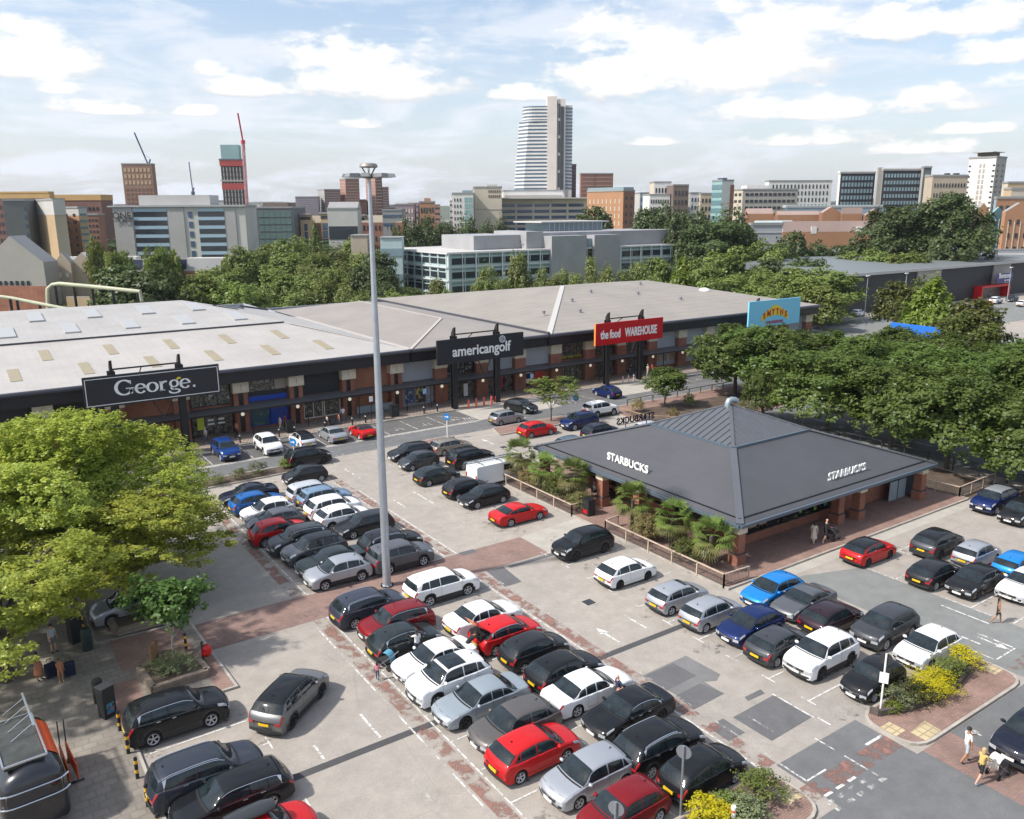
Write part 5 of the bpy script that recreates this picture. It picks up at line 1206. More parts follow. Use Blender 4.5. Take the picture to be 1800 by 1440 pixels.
# ---------------------------------------------------------------- trees and planting
def leaf_mat(name, c, c2, trans=.35, vs=.5):
	m = bpy.data.materials.new(name); N, L = nodes(m); N.remove(N['Principled BSDF']); out = N['Material Output']
	tc = N.new('ShaderNodeTexCoord'); nz = N.new('ShaderNodeTexNoise'); nz.inputs['Scale'].default_value = vs; nz.inputs['Detail'].default_value = 6; nz.inputs['Roughness'].default_value = .8; L.new(tc.outputs['Object'], nz.inputs['Vector'])
	oi = N.new('ShaderNodeObjectInfo')
	r = N.new('ShaderNodeMapRange'); r.inputs[1].default_value = .36; r.inputs[2].default_value = .64; L.new(nz.outputs[0], r.inputs[0])
	mx = N.new('ShaderNodeMix'); mx.data_type = 'RGBA'; mx.inputs['A'].default_value = (*c, 1); mx.inputs['B'].default_value = (*c2, 1); L.new(r.outputs[0], mx.inputs['Factor'])
	hs = N.new('ShaderNodeHueSaturation'); rv = N.new('ShaderNodeMapRange'); rv.inputs[3].default_value = .78; rv.inputs[4].default_value = 1.2; L.new(oi.outputs['Random'], rv.inputs[0]); L.new(rv.outputs[0], hs.inputs['Value'])
	rh = N.new('ShaderNodeMapRange'); rh.inputs[3].default_value = .49; rh.inputs[4].default_value = .515; L.new(oi.outputs['Random'], rh.inputs[0]); L.new(rh.outputs[0], hs.inputs['Hue'])
	L.new(mx.outputs['Result'], hs.inputs['Color'])
	d = N.new('ShaderNodeBsdfDiffuse'); t = N.new('ShaderNodeBsdfTranslucent'); g = N.new('ShaderNodeBsdfGlossy'); g.inputs['Roughness'].default_value = .45; g.inputs['Color'].default_value = (.5, .5, .5, 1)
	L.new(hs.outputs[0], d.inputs[0]); L.new(hs.outputs[0], t.inputs[0])
	ms = N.new('ShaderNodeMixShader'); ms.inputs[0].default_value = trans; L.new(d.outputs[0], ms.inputs[1]); L.new(t.outputs[0], ms.inputs[2])
	m2 = N.new('ShaderNodeMixShader'); m2.inputs[0].default_value = .045; L.new(ms.outputs[0], m2.inputs[1]); L.new(g.outputs[0], m2.inputs[2]); L.new(m2.outputs[0], out.inputs[0])
	MATS[name] = m; return m
LEAF = dict(lime=leaf_mat('leaf_lime', (.50, .52, .08), (.23, .30, .05), .45, .9), dark=leaf_mat('leaf_dark', (.150, .205, .044), (.070, .112, .026), .38, .6),
			mid=leaf_mat('leaf_mid', (.225, .275, .068), (.12, .17, .042), .32, .7), birch=leaf_mat('leaf_birch', (.24, .275, .08), (.13, .165, .05), .35, .8),
			deep=leaf_mat('leaf_deep', (.105, .140, .048), (.060, .088, .034), .28, .7), yellow=leaf_mat('leaf_yellow', (.21, .26, .035), (.12, .165, .028), .4, .7), olive=leaf_mat('leaf_olive', (.125, .135, .030), (.070, .088, .022), .35, .7),
			bright=leaf_mat('leaf_bright', (.12, .21, .04), (.06, .12, .025), .4, .7), fresh=leaf_mat('leaf_fresh', (.20, .22, .05), (.10, .14, .035), .4, .9))
M_bark = mat('bark', (.085, .070, .055), .9, var=.3, vscale=3); M_barkp = mat('pale_bark', (.34, .33, .30), .8, var=.4, vscale=3)
def crown_mesh(name, seed, nc, nl, leaf, cr, shape='dome', flat=.55, hollow=.45, lob=.35, aspect=.62, m=None):
	"""leaves in clumps spread through a crown one metre wide and one metre high (scaled by the caller's size)"""
	g = np.random.default_rng(seed)
	d = g.normal(size=(nc, 3)); d /= np.linalg.norm(d, axis=1)[:, None]
	if shape == 'dome': d[:, 2] = np.where(d[:, 2] < -.55, -d[:, 2], d[:, 2])
	# lobed radius
	ph = g.uniform(0, 6.28, (6, 3)); fr = g.normal(size=(6, 3)) * 2.2
	rad = np.ones(nc)
	for k in range(6): rad += lob / 3 * np.sin(d @ fr[k] * 1.6 + ph[k, 0])
	rad = np.clip(rad, .6, 1.22)
	rr = hollow + (1 - hollow) * g.uniform(0, 1, nc) ** .45
	c = d * (rad * rr)[:, None]
	if shape == 'dome': c *= (.5, .5, .5); c[:, 2] = c[:, 2] * 1.0 + .5
	elif shape == 'poplar': w = .5 * (1 - .35 * np.abs(c[:, 2])); c[:, 0] *= w; c[:, 1] *= w; c[:, 2] = c[:, 2] * .5 + .5
	elif shape == 'cone': z = (c[:, 2] + 1) / 2; w = .5 * (1.25 - 1.05 * np.clip(z, 0, 1)); c[:, 0] *= w; c[:, 1] *= w; c[:, 2] = z
	elif shape == 'birch': z = (c[:, 2] + 1) / 2; w = .5 * (1.05 - .5 * np.clip(z, 0, 1) ** 1.5); c[:, 0] *= w; c[:, 1] *= w; c[:, 2] = z
	n = nc * nl; ci = np.repeat(np.arange(nc), nl)
	offs = g.normal(size=(n, 3)); offs /= np.maximum(np.linalg.norm(offs, axis=1)[:, None], 1e-6); offs *= (g.uniform(0, 1, n) ** .5)[:, None]
	cs = cr * g.uniform(.55, 1.25, nc)
	sq = np.array([1, 1, flat])
	P = c[ci] + offs * cs[ci][:, None] * sq
	if shape == 'birch': P[:, 2] -= cs[ci] * g.uniform(0, 1.6, n)
	out = c[ci] - np.array([0, 0, .45]); out /= np.maximum(np.linalg.norm(out, axis=1)[:, None], 1e-6)
	nn = out * .5 + offs * .45 + np.array([0, 0, .45]) + g.normal(size=(n, 3)) * .38; nn /= np.linalg.norm(nn, axis=1)[:, None]
	a = np.cross(nn, g.normal(size=(n, 3))); a /= np.linalg.norm(a, axis=1)[:, None]; b = np.cross(nn, a)
	s = leaf * g.uniform(.6, 1.35, n)[:, None]
	V = np.empty((n, 4, 3)); V[:, 0] = P - a * s; V[:, 1] = P + b * s * aspect; V[:, 2] = P + a * s; V[:, 3] = P - b * s * aspect
	me = bpy.data.meshes.new(name); me.vertices.add(n * 4); me.vertices.foreach_set('co', V.reshape(-1).astype(np.float32))
	me.loops.add(n * 4); me.loops.foreach_set('vertex_index', np.arange(n * 4, dtype=np.int32))
	me.polygons.add(n); me.polygons.foreach_set('loop_start', np.arange(0, n * 4, 4, dtype=np.int32)); me.polygons.foreach_set('loop_total', np.full(n, 4, np.int32))
	me.update(); me.validate()
	if m: me.materials.append(m)
	return me
def trunk_mesh(name, seed, h, r, spread, n_limbs=7, top=.8, m=None):
	q = random.Random(seed); b = MB()
	pts = [(0, 0, -.1), (q.uniform(-.02, .02) * h, 0, h * .2), (q.uniform(-.03, .03) * h, q.uniform(-.03, .03) * h, h * .45), (q.uniform(-.05, .05) * h, q.uniform(-.05, .05) * h, h * top)]
	b.tube(pts, [r * 1.25, r, r * .7, r * .2], 8)
	for i in range(n_limbs):
		z0 = h * (.24 + .4 * i / n_limbs); a = 2.4 * i + q.uniform(-.4, .4); l = spread * q.uniform(.6, .95)
		p1 = (l * .45 * math.cos(a), l * .45 * math.sin(a), z0 + h * .16); p2 = (l * math.cos(a + .2), l * math.sin(a + .2), z0 + h * q.uniform(.22, .36))
		b.tube([(0, 0, z0), p1, p2], [r * .5, r * .32, r * .08], 6)
		for k in (-.5, .6): b.tube([p1, (p1[0] + l * .35 * math.cos(a + k), p1[1] + l * .35 * math.sin(a + k), p1[2] + h * .13)], [r * .22, r * .05], 5)
	me_o = b.build(name, m or M_bark, link_=False, smooth=True); return me_o.data
def tree_from(name, label, cat, loc, cm, tm, size, crown_z, lm, rz=0, group=None, kindname=None, trunk_s=1.0):
	"""size = (width, width, crown height); crown starts at crown_z above the ground"""
	t = thing(kindname or 'tree', label, cat, loc, rz, group)
	c = bpy.data.objects.new('crown', cm); c.parent = t; c.scale = size; c.location = (0, 0, crown_z); link(c)
	c.data = cm
	if lm:
		if not cm.materials: cm.materials.append(lm)
		c.material_slots[0].link = 'OBJECT'; c.material_slots[0].material = lm
	k = bpy.data.objects.new('trunk', tm); k.parent = t; link(k); k.scale = (trunk_s,) * 3 if not isinstance(trunk_s, tuple) else trunk_s
	return t
# the big lime green trees at the left, each with its own crown
def big_tree(seed, loc, w, h, cz, label, lm='lime', nc=2700, nl=36):
	cm = crown_mesh('crown', seed, nc, nl, .105 / w, .46 / w, 'dome', flat=.85, hollow=.40, lob=.9)
	cm.transform(Matrix.Diagonal((w, w, h, 1)))
	tm = trunk_mesh('trunk', seed, h + cz, .32, w * .42, 9)
	return tree_from('tree', label, 'tree', loc, cm, tm, (1, 1, 1), cz, LEAF[lm], kindname='broadleaf_tree')
big_tree(3, (5.0, 56.8, .12), 13.8, 8.7, 1.4, 'large lime green tree at the left overlapping the bays, the nearest to the car park', nc=4200)
big_tree(4, (-3.6, 57, .12), 14, 7.6, 1.8, 'lime green tree behind, at the left edge below the George sign')
big_tree(5, (.0, 45.9, .12), 10.6, 6.2, 1.3, 'small lime green tree at the lower left over the people with cases', nc=1300)
big_tree(6, (6.6, 51.6, .12), 11.2, 5.6, 1.1, 'lime green tree in front of the largest left tree, over the timber planter', nc=2200)
big = crown_mesh('crown', 12, 190, 24, .034, .13, 'dome', flat=.8, hollow=.2, lob=1.1)
tree_from('tree', 'slim young tree with bright green leaves rising from the square planter', 'tree', (7.55, 43.0, .5), big, trunk_mesh('trunk', 8, 3.6, .06, 1.0, 5, m=M_barkp), (4.0, 4.0, 3.5), 1.2, LEAF['bright'], kindname='young_tree')
# shared crowns for the rows and the belt
RC = [crown_mesh('crown', 20 + i, 1000, 26, .018, .062, 'dome', flat=.95, hollow=.5, lob=.55) for i in range(3)]
RT = [trunk_mesh('trunk', 30 + i, 8, .2, 3.0, 8) for i in range(2)]
row = [(76.2, 44.4), (84.0, 68.0), (76.0, 52.0), (73.6, 37.4), (73.9, 58.8), (86.5, 66), (90.5, 59.5), (91, 52), (90.5, 44.5), (90.5, 37), (98, 62), (99, 54), (99.5, 46.5), (89.5, 29.5), (100, 38.5), (108, 56), (109, 48), (74.5, 28.5), (82, 69.8), (108, 62.5)]
for i, (x, y) in enumerate(row):
	s = 10.4 + (i * 37 % 10) * .13
	near = x < 77; far = x > 95
	if near and y > 58: s = 4.6
	lab = ('dense dark green tree on the near side of the side road behind the cafe' if near else 'dense dark green tree across the side road, in the first row' if not far else 'dense dark green tree in the rear row beyond the side road')
	if i == 1: lab = 'dense dark green tree beside the red warehouse sign at the end of the tree row'
	if near and y > 58: lab = 'small round dark green tree near the far end of the cafe roof'
	hh = 7.1 + (i * 53 % 10) * .1; cz = .8 - .6 * (x > 88); hh -= 1.3 * (x > 95)
	tree_from('tree', lab, 'tree', (x + (i * 17 % 7) * .1, y, 0), RC[i % 3], RT[i % 2], (s, s, hh * (.62 if s < 5 else 1)), cz, LEAF['dark'], i * 1.3, 'dark green trees beyond the cafe', 'broadleaf_tree', (1, 1, .55) if s < 5 else (1, 1, .95))
lolly = crown_mesh('crown', 41, 300, 30, .035, .13, 'dome', flat=.7, hollow=.3, lob=.35)
tree_from('tree', 'clipped round dark green tree in the planted corner by the service road', 'tree', (69.8, 69.6, .1), lolly, trunk_mesh('trunk', 9, 3.2, .09, .8, 5), (4.8, 4.8, 3.0), 1.5, LEAF['dark'], 0, None, 'young_tree')
tree_from('tree', 'thin open young tree on the kerb beside the red hatchback on the service road', 'tree', (54.6, 72.1, .1), crown_mesh('crown', 42, 150, 22, .028, .12, 'dome', flat=.4, hollow=.2, lob=.7), trunk_mesh('trunk', 10, 4.6, .07, 1.4, 7), (5.6, 5.6, 3.2), 1.9, LEAF['fresh'], 0, None, 'young_tree')
FC = dict(dome=[crown_mesh('crown', 50 + i, 300, 22, .032, .12, 'dome', flat=.7, hollow=.4, lob=.5) for i in range(3)],
          poplar=[crown_mesh('crown', 60 + i, 340, 22, .030, .11, 'poplar', flat=1.2, hollow=.35, lob=.8) for i in range(2)],
          cone=[crown_mesh('crown', 70, 300, 22, .032, .11, 'cone', flat=.9, hollow=.35, lob=.4)],
          birch=[crown_mesh('crown', 80 + i, 260, 24, .030, .11, 'birch', flat=1.3, hollow=.3, lob=.9) for i in range(2)])
FT = trunk_mesh('trunk', 33, 1.0, .018, .25, 6)
BELT = [  # crown centre px, crown top py, width px, distance, shape, leaf, label
 ('dark rounded tree behind the white roof, left of the gantry pipe end', 'dome', 'deep', [(208, 462, 88, 172), (268, 466, 92, 168)]),
 ('dark rounded tree behind the ridge of the white roof', 'dome', 'mid', [(350, 480, 72, 170), (415, 497, 80, 166), (382, 490, 70, 178), (335, 500, 50, 165), (445, 505, 60, 170)]),
 ('bushy green tree in front of the long white offices', 'dome', 'mid', [(420, 430, 46, 215), (395, 465, 60, 205), (365, 470, 50, 210), (440, 452, 50, 215), (345, 486, 40, 190)]),
 ('yellow green tree left of the dark glass offices', 'dome', 'yellow', [(400, 448, 26, 225), (163, 415, 26, 240), (195, 438, 30, 235), (215, 437, 26, 236), (262, 433, 26, 236), (282, 430, 24, 236), (303, 436, 26, 236)]),
 ('drooping birch behind the valley of the shop roofs', 'birch', 'birch', [(520, 505, 60, 160), (572, 478, 62, 165), (545, 500, 52, 162), (600, 505, 44, 160), (625, 512, 40, 158), (640, 500, 40, 160)]),
 ('mid green tree in the belt below the red brick offices', 'dome', 'mid', [(478, 408, 66, 300), (515, 396, 60, 290), (452, 420, 44, 280), (500, 425, 60, 270), (545, 480, 48, 190), (480, 470, 52, 200), (505, 480, 50, 195), (690, 508, 58, 160), (590, 470, 50, 210)]),
 ('loose olive green tree in the middle of the belt', 'birch', 'birch', [(555, 418, 66, 250), (590, 412, 60, 255), (628, 418, 60, 250), (600, 440, 60, 235), (568, 450, 60, 225), (540, 440, 44, 230), (648, 435, 50, 230), (620, 462, 56, 205)]),
 ('dark tree beside the left corner of the glass offices', 'dome', 'deep', [(662, 440, 60, 225), (648, 462, 54, 205), (676, 470, 40, 200), (680, 428, 44, 240), (665, 490, 40, 185)]),
 ('conical tree in front of the sandstone tower', 'cone', 'mid', [(551, 380, 30, 310)]),
 ('rounded green tree in front of the long tan roof', 'dome', 'mid', [(625, 396, 54, 305)]),
 ('tall dark poplar behind the glass offices', 'poplar', 'deep', [(722, 366, 52, 265), (752, 368, 44, 275), (785, 374, 44, 280), (820, 370, 50, 280), (850, 376, 44, 280), (882, 370, 30, 285), (700, 385, 34, 262)]),
 ('dark tree in front of the orange brick hotel', 'dome', 'deep', [(1048, 352, 66, 300), (1030, 366, 40, 300)]),
 ('dark tree right of the orange brick hotel', 'dome', 'deep', [(1132, 356, 54, 290), (1165, 349, 58, 290), (1196, 360, 44, 280)]),
 ('tall dark tree at the right end of the glass offices', 'poplar', 'deep', [(1240, 360, 80, 235), (1285, 362, 80, 240), (1262, 380, 110, 228), (1222, 395, 60, 230), (1310, 385, 54, 240)]),
 ('one of the pair of great dark trees on the right skyline', 'dome', 'deep', [(1590, 344, 118, 262), (1668, 327, 122, 262)]),
 ('slim tree in front of the glass offices', 'birch', 'birch', [(765, 490, 36, 180), (856, 470, 40, 182), (912, 446, 44, 184), (952, 474, 28, 182), (880, 492, 34, 180), (990, 478, 40, 183), (1040, 455, 30, 188), (1068, 470, 40, 186), (1012, 482, 36, 182), (1095, 478, 38, 188), (1120, 462, 40, 190), (975, 488, 30, 180), (835, 500, 30, 180), (785, 510, 34, 176)]),
 ('bright yellow green cone shaped tree beyond the tan roof', 'cone', 'yellow', [(1198, 446, 62, 186)]),
 ('mid green tree in the wood right of the glass offices', 'dome', 'mid', [(1155, 450, 56, 200), (1230, 455, 60, 200), (1265, 440, 60, 215), (1300, 430, 64, 220), (1345, 420, 60, 225), (1250, 485, 50, 178), (1290, 480, 64, 182), (1335, 470, 62, 188), (1150, 485, 40, 180), (1325, 500, 60, 172), (1375, 480, 64, 180)]),
 ('dark tree in the wood in front of the pink roofed houses', 'dome', 'deep', [(1400, 404, 56, 245), (1440, 418, 56, 250), (1375, 430, 60, 235), (1480, 424, 60, 255), (1520, 418, 54, 255), (1420, 450, 70, 215), (1355, 452, 60, 210)]),
 ('leafy green tree behind the light blue sign', 'dome', 'mid', [(1395, 468, 80, 190), (1455, 468, 90, 188), (1415, 485, 72, 176), (1452, 500, 66, 170), (1370, 505, 60, 170)]),
 ('bright green bushy tree in front of the black warehouse ridge', 'dome', 'mid', [(1500, 440, 50, 240), (1540, 436, 56, 240), (1600, 440, 56, 240), (1570, 445, 50, 236)]),
 ('brownish green tree in front of the black retail shed', 'dome', 'olive', [(1580, 492, 60, 170), (1625, 486, 50, 172)]),
 ('tall light green tree in front of the black retail shed', 'cone', 'yellow', [(1642, 480, 92, 150)]),
 ('rounded olive green tree at the right beyond the blue board', 'dome', 'olive', [(1712, 522, 92, 138), (1700, 548, 84, 134)]),
 ('small far tree in front of the right hand brick offices', 'dome', 'mid', [(1738, 418, 26, 330), (1785, 424, 40, 320), (1765, 428, 30, 320), (1712, 425, 22, 330)]),
]
for lab, sh, lf_, lst in BELT:
	for i, (px, ty, wp, dist) in enumerate(lst):
		if lf_ in ('birch', 'mid') and 440 < px < 660 and ty < 470 and sh != 'cone': ty += 14
		a = at(px, ty, dist); sl = lab.startswith('slim'); w = wp / FPX * dist * (1.35 if sl else 1.12); h = max(a.z, 3.2) * (1.04 if sl else .91 if dist < 250 else .86)
		cz = h * (.10 if sh != 'cone' else .04)
		v = FC[sh][i % len(FC[sh])] if wp < 100 else RC[i % 3]
		tree_from('tree', lab, 'tree', (a.x, a.y, -.1), v, FT, (w, w, h - cz), cz, LEAF[lf_], px * 1.7, 'trees of the town belt' if len(lst) > 1 else None, {'poplar': 'poplar_tree', 'cone': 'conical_tree', 'birch': 'birch_tree', 'dome': 'broadleaf_tree'}[sh], (h, h, h * .8))
# undergrowth closing the belt
def shrub_mass(name, label, pts, m, rad, h, seed, nl=22, leaf=.10, kind=None, cat='shrub', nper=60, group=None, mk=None):
	"""one planting: leaf clumps heaped over several points"""
	g = np.random.default_rng(seed); Vs = []
	for (x, y) in pts:
		me = crown_mesh('tmp', int(g.integers(1e6)), nper, nl, leaf / (2 * rad), .3, 'dome', flat=.8, hollow=.3, lob=.4)
		n = len(me.vertices); a = np.empty(n * 3, np.float32); me.vertices.foreach_get('co', a); a = a.reshape(-1, 3)
		a *= np.array([2 * rad, 2 * rad, h]) * g.uniform(.8, 1.15); a += np.array([x, y, -.05]); Vs.append(a); bpy.data.meshes.remove(me)
	V = np.concatenate(Vs); V[:, 2] = np.maximum(V[:, 2], .02); n = len(V) // 4
	me = bpy.data.meshes.new(name); me.vertices.add(n * 4); me.vertices.foreach_set('co', V.reshape(-1).astype(np.float32)); me.loops.add(n * 4)
	me.loops.foreach_set('vertex_index', np.arange(n * 4, dtype=np.int32)); me.polygons.add(n)
	me.polygons.foreach_set('loop_start', np.arange(0, n * 4, 4, dtype=np.int32)); me.polygons.foreach_set('loop_total', np.full(n, 4, np.int32)); me.update(); me.validate(); me.materials.append(m)
	o = bpy.data.objects.new(name, me); link(o); return tag(o, label, cat, group, kind)
q = random.Random(5)
pts = [(at(px, py, d).x, at(px, py, d).y) for px, py, d in [(q.uniform(330, 700), 500, q.uniform(175, 290)) for _ in range(70)] + [(q.uniform(1130, 1500), 500, q.uniform(185, 270)) for _ in range(60)] + [(q.uniform(800, 1130), 500, q.uniform(172, 186)) for _ in range(24)]]
shrub_mass('undergrowth', 'undergrowth filling the tree belt beyond the shops', pts, LEAF['mid'], 6, 3.2, 3, 16, .5, 'stuff', 'undergrowth', 60)
pts = [(at(px, 380, d).x, at(px, 380, d).y) for px, d in [(q.uniform(-100, 1900), q.uniform(420, 1100)) for _ in range(170)]]
shrub_mass('distant_wood', 'far off woodland between the town blocks', pts, LEAF['deep'], 16, 8, 4, 12, 1.6, 'stuff', 'woodland', 60)
M_yflow = leaf_mat('flower_yellow', (.62, .52, .015), (.42, .40, .02), .3, 2); M_spira = leaf_mat('leaf_variegated', (.30, .33, .17), (.12, .16, .07), .3, 3); M_grassy = leaf_mat('straw_grass', (.30, .22, .10), (.19, .17, .06), .3, 2)
def shrub(label, x, y, r, h, m, nper=70, leaf=.055, z=.12, nl=18, name='shrub'):
	me = crown_mesh(name, int(abs(x * 31 + y * 77)) + 5, nper, nl, leaf / (2 * r), .16 / (2 * r) * 1.6, 'dome', flat=.9, hollow=.25, lob=.35, m=m)
	me.transform(Matrix.Diagonal((2 * r, 2 * r, h, 1))); o = bpy.data.objects.new(name, me); o.location = (x, y, z); link(o); return tag(o, label, 'shrub')
shrub('mound of bright yellow flowers in the kerbed island bed', 37.5, 18.45, 1.3, 1.05, M_yflow, 300, .04)
shrub('yellow green bush next to the mound of bright yellow flowers', 38.7, 18.5, .62, .75, LEAF['yellow'])
shrub('green bush between the yellow mounds near the island tip', 39.6, 18.7, .95, 1.0, LEAF['mid'], 110)
shrub('yellow flowering bush at the tip of the kerbed island bed', 41.2, 18.75, .85, 1.05, M_yflow, 90)
shrub('dark pinkish bush in the middle of the kerbed island bed', 36.2, 18.5, .95, .95, LEAF['olive'], 110)
shrub('grey green bush at the wide end of the kerbed island bed', 35.2, 18.8, .8, .85, M_spira)
shrub('tiny yellow bush beside the post in the island', 34.5, 18.6, .42, .5, LEAF['yellow'], 30)
shrub('pale green bush at the point of the near island', 24.5, 18.2, .95, 1.2, LEAF['fresh'], 120)
shrub('grey green bush beside the white bollard in the near island', 22.9, 17.7, .9, 1.0, M_spira, 90)
shrub('yellow bush at the bottom edge of the near island', 21.9, 18.5, .95, .9, M_yflow, 140)
shrub('dark green bush behind the yellow bush in the near island', 22.9, 18.6, .6, .8, LEAF['mid'])
shrub('low olive bush at the left end of the bed beside the service road', 19.6, 71.9, .8, .9, LEAF['olive'])
shrub('reddish bush in the bed beside the service road', 21.4, 72.2, 1.0, 1.1, LEAF['olive'], 90)
shrub('yellow bush in the bed near the blue arrow sign', 24.0, 72.5, .7, .9, LEAF['yellow'])
shrub('straw coloured bush next to the yellow bush by the arrow sign', 17.6, 71.6, .9, .8, LEAF['fresh'])
shrub('pale variegated shrubs filling the square timber planter', 7.1, 41.5, 1.15, .75, M_spira, 220, .045, .45)
shrub('green shrub under the young tree in the far timber planter', 7.0, 49.0, .9, .8, LEAF['mid'], 90, .05, .45)
shrub('green bush at the left edge behind the food trailer', -1.3, 41.2, .8, .8, LEAF['olive'], 60)
for i, (x, y) in enumerate([(65.5, 69.7), (66.2, 64.5), (72.4, 68.2)]):
	shrub(['tuft of straw coloured grass nearest the road in the planted corner', 'tuft of straw coloured grass nearest the cafe in the planted corner', 'green tuft at the right of the planted corner'][i], x, y, .8, 1.5, [M_grassy, M_grassy, LEAF['mid']][i], 90, .06)
# fan palms and grasses along the cafe railings
M_palm = leaf_mat('palm_frond', (.22, .29, .06), (.11, .165, .04), .3, 1.5); M_palmd = leaf_mat('dead_frond', (.22, .21, .075), (.14, .14, .05), .3, 1.5)
def palm(seed, loc, h, label):
	q = random.Random(seed); t = thing('fan_palm', label, 'palm', loc, q.uniform(0, 6), 'fan palms along the cafe railings')
	b = MB(); b.tube([(0, 0, -.1), (.05, 0, h * .5), (0, .04, h)], [.17, .14, .12], 8); b.build('trunk', M_bark, t)
	for nm, mm, n, lo, hi in (('fronds', M_palm, 34, -.25, 1.3), ('lower_fronds', M_palmd, 26, -1.2, -.1)):
		b = MB()
		for i in range(n):
			a = q.uniform(0, 6.283); e = q.uniform(lo, hi); l = q.uniform(.55, .8); d = Vector((math.cos(a) * math.cos(e), math.sin(a) * math.cos(e), math.sin(e)))
			l *= 1.25; c = Vector((0, 0, h)) + d * l; side = d.cross(Vector((0, 0, 1))).normalized(); upv = side.cross(d)
			for k in range(11):
				f = (k - 5) / 5 * 1.25; dr = d * math.cos(f) + side * math.sin(f); s_ = .82 * q.uniform(.85, 1.1)
				m1 = c + dr * s_ * .55; tip = c + dr * s_ - Vector((0, 0, .10 + .1 * abs(f))); w = dr.cross(upv).normalized() * .045
				b.add([c, m1 + w, tip, m1 - w], [(0, 1, 2, 3)])
		b.build(nm, mm, t)
for i, (x, y, h, l) in enumerate([(39.6, 56.6, 2.3, 'fan palm beside the white van'), (39.7, 53.2, 1.7, 'second fan palm from the white van'), (39.9, 49.6, 2.1, 'fan palm left of the litter bin at the cafe entrance'),
                                  (39.8, 42.6, 2.1, 'fan palm right of the cafe entrance gap'), (39.7, 38.4, 2.0, 'middle fan palm in front of the sticker covered cafe window'), (39.7, 34.8, 1.9, 'fan palm nearest the front corner of the cafe')]):
	palm(i + 3, (x, y, .1), h + .35, l)
for i, (x, y) in enumerate([(39.4, 54.9), (39.5, 51.2), (39.4, 48.4), (39.4, 40.5), (39.4, 36.6), (39.9, 45.6 - 4.6), (39.5, 57.8)]):
	shrub(['reddish grass between the first two palms by the van', 'reddish grass between the second and third palms', 'green grass beside the litter bin', 'tall straw grass right of the cafe entrance palm', 'tall straw grass left of the corner palm', 'low grass in front of the cafe entrance palm', 'straw grass behind the white van'][i], x, y, 1.15, 1.6 + .3 * (i % 2), [M_grassy, LEAF['olive'], M_palmd][i % 3], 200, .06)
# ---------------------------------------------------------------- street furniture
mast = thing('light_mast', 'very tall tapering grey steel mast with a ring of floodlights and a round cap', 'light mast', (20.93, 44.9, 0))
b = MB(); b.lathe([(.33, 0), (.33, .06), (.265, .10), (.245, 6), (.215, 12), (.16, 19), (.105, 25.0), (.105, 25.3)], 20); b.build('pole', galv, mast, smooth=True)
b = MB(); b.lathe([(.42, 0.01), (.42, .045), (.3, .05)], 16)
for k in range(8): a = k * .785; b.lathe([(.04, .045), (.04, .12)], 6, (.37 * math.cos(a), .37 * math.sin(a), 0))
b.build('base_flange', charcoal, mast)
b = MB(); b.lathe([(.10, 25.68), (.50, 25.70), (.52, 25.76), (.47, 25.90), (.3, 25.94), (.01, 25.95)], 20); b.build('cap', mat('weathered_metal', (.30, .28, .26), .5, .4), mast, smooth=True)
b = MB()
for k in range(6): a = k * 1.047; b.bar((.1 * math.cos(a), .1 * math.sin(a), 25.2), (.42 * math.cos(a), .42 * math.sin(a), 25.70), .035)
b.lathe([(.12, 25.1), (.34, 25.12), (.34, 25.24), (.12, 25.26)], 16); b.build('cap_brackets', charcoal, mast)
for k in range(8):
	a = k * .785 + .2; b = MB(); b.M = Matrix.Rotation(a, 4, 'Z'); b.bar((.25, 0, 25.18), (.8, 0, 25.2), .06); b.add([(.72, -.22, 25.15), (1.5, -.24, 25.17), (1.5, .24, 25.17), (.72, .22, 25.15), (.76, -.19, 25.38), (1.44, -.2, 25.36), (1.44, .2, 25.36), (.76, .19, 25.38)], [(3, 2, 1, 0), (4, 5, 6, 7), (0, 1, 5, 4), (1, 2, 6, 5), (2, 3, 7, 6), (3, 0, 4, 7)])
	b.build('floodlight', mat('floodlight_grey', (.24, .25, .25), .45, .3), mast)
M_yb = mat('bollard_yellow', (.75, .42, .02), .5)
def ybollard(x, y, lab):
	t = thing('bollard', lab, 'bollard', (x, y, .12), 0, 'black and yellow bollards')
	b = MB(); b.lathe([(.075, 0), (.075, .98), (.05, 1.02)], 12); b.build('post', black_metal, t, smooth=True)
	for z in (.28, .72): b = MB(); b.lathe([(.0765, z), (.0765, z + .16)], 12); b.build('yellow_band', M_yb, t, smooth=True)
for x, y, l in [(4.0, 38.0, 'black and yellow bollard nearest the black kiosk behind the large black off-roader'), (4.0, 36.0, 'black and yellow bollard second from the black kiosk'), (4.0, 34.0, 'black and yellow bollard third from the black kiosk'),
				(4.0, 31.95, 'black and yellow bollard fourth from the black kiosk'), (4.0, 29.9, 'black and yellow bollard cut by the bottom edge'), (8.3, 43.7, 'single black and yellow bollard by the brick path'), (4.0, 49.3, 'black and yellow bollard behind the tall dark bins'), (4.0, 51.6, 'black and yellow bollard under the left tree')]:
	ybollard(x, y, l)
def bollard(x, y, m, band, lab, grp, z=.12, h=1.0, r=.085):
	t = thing('bollard', lab, 'bollard', (x, y, z), 0, grp); b = MB(); b.lathe([(r, 0), (r, h), (r * .6, h + .04)], 12); b.build('post', m, t, smooth=True)
	b = MB(); b.lathe([(r + .003, h * .74), (r + .003, h * .86)], 12); b.build('band', band, t, smooth=True)
for i, x in enumerate((23.2, 27.3, 29.0, 32.4, 35.6, 37.2, 44.6, 46.4, 22.0, 62.6, 66.8)): bollard(x, 83.5, black_metal, white_paint, 'black bollard with white band along the shop pavement kerb', 'black bollards on the shop pavement', r=.075)
M_rb = mat('bollard_red', (.62, .10, .08), .5)
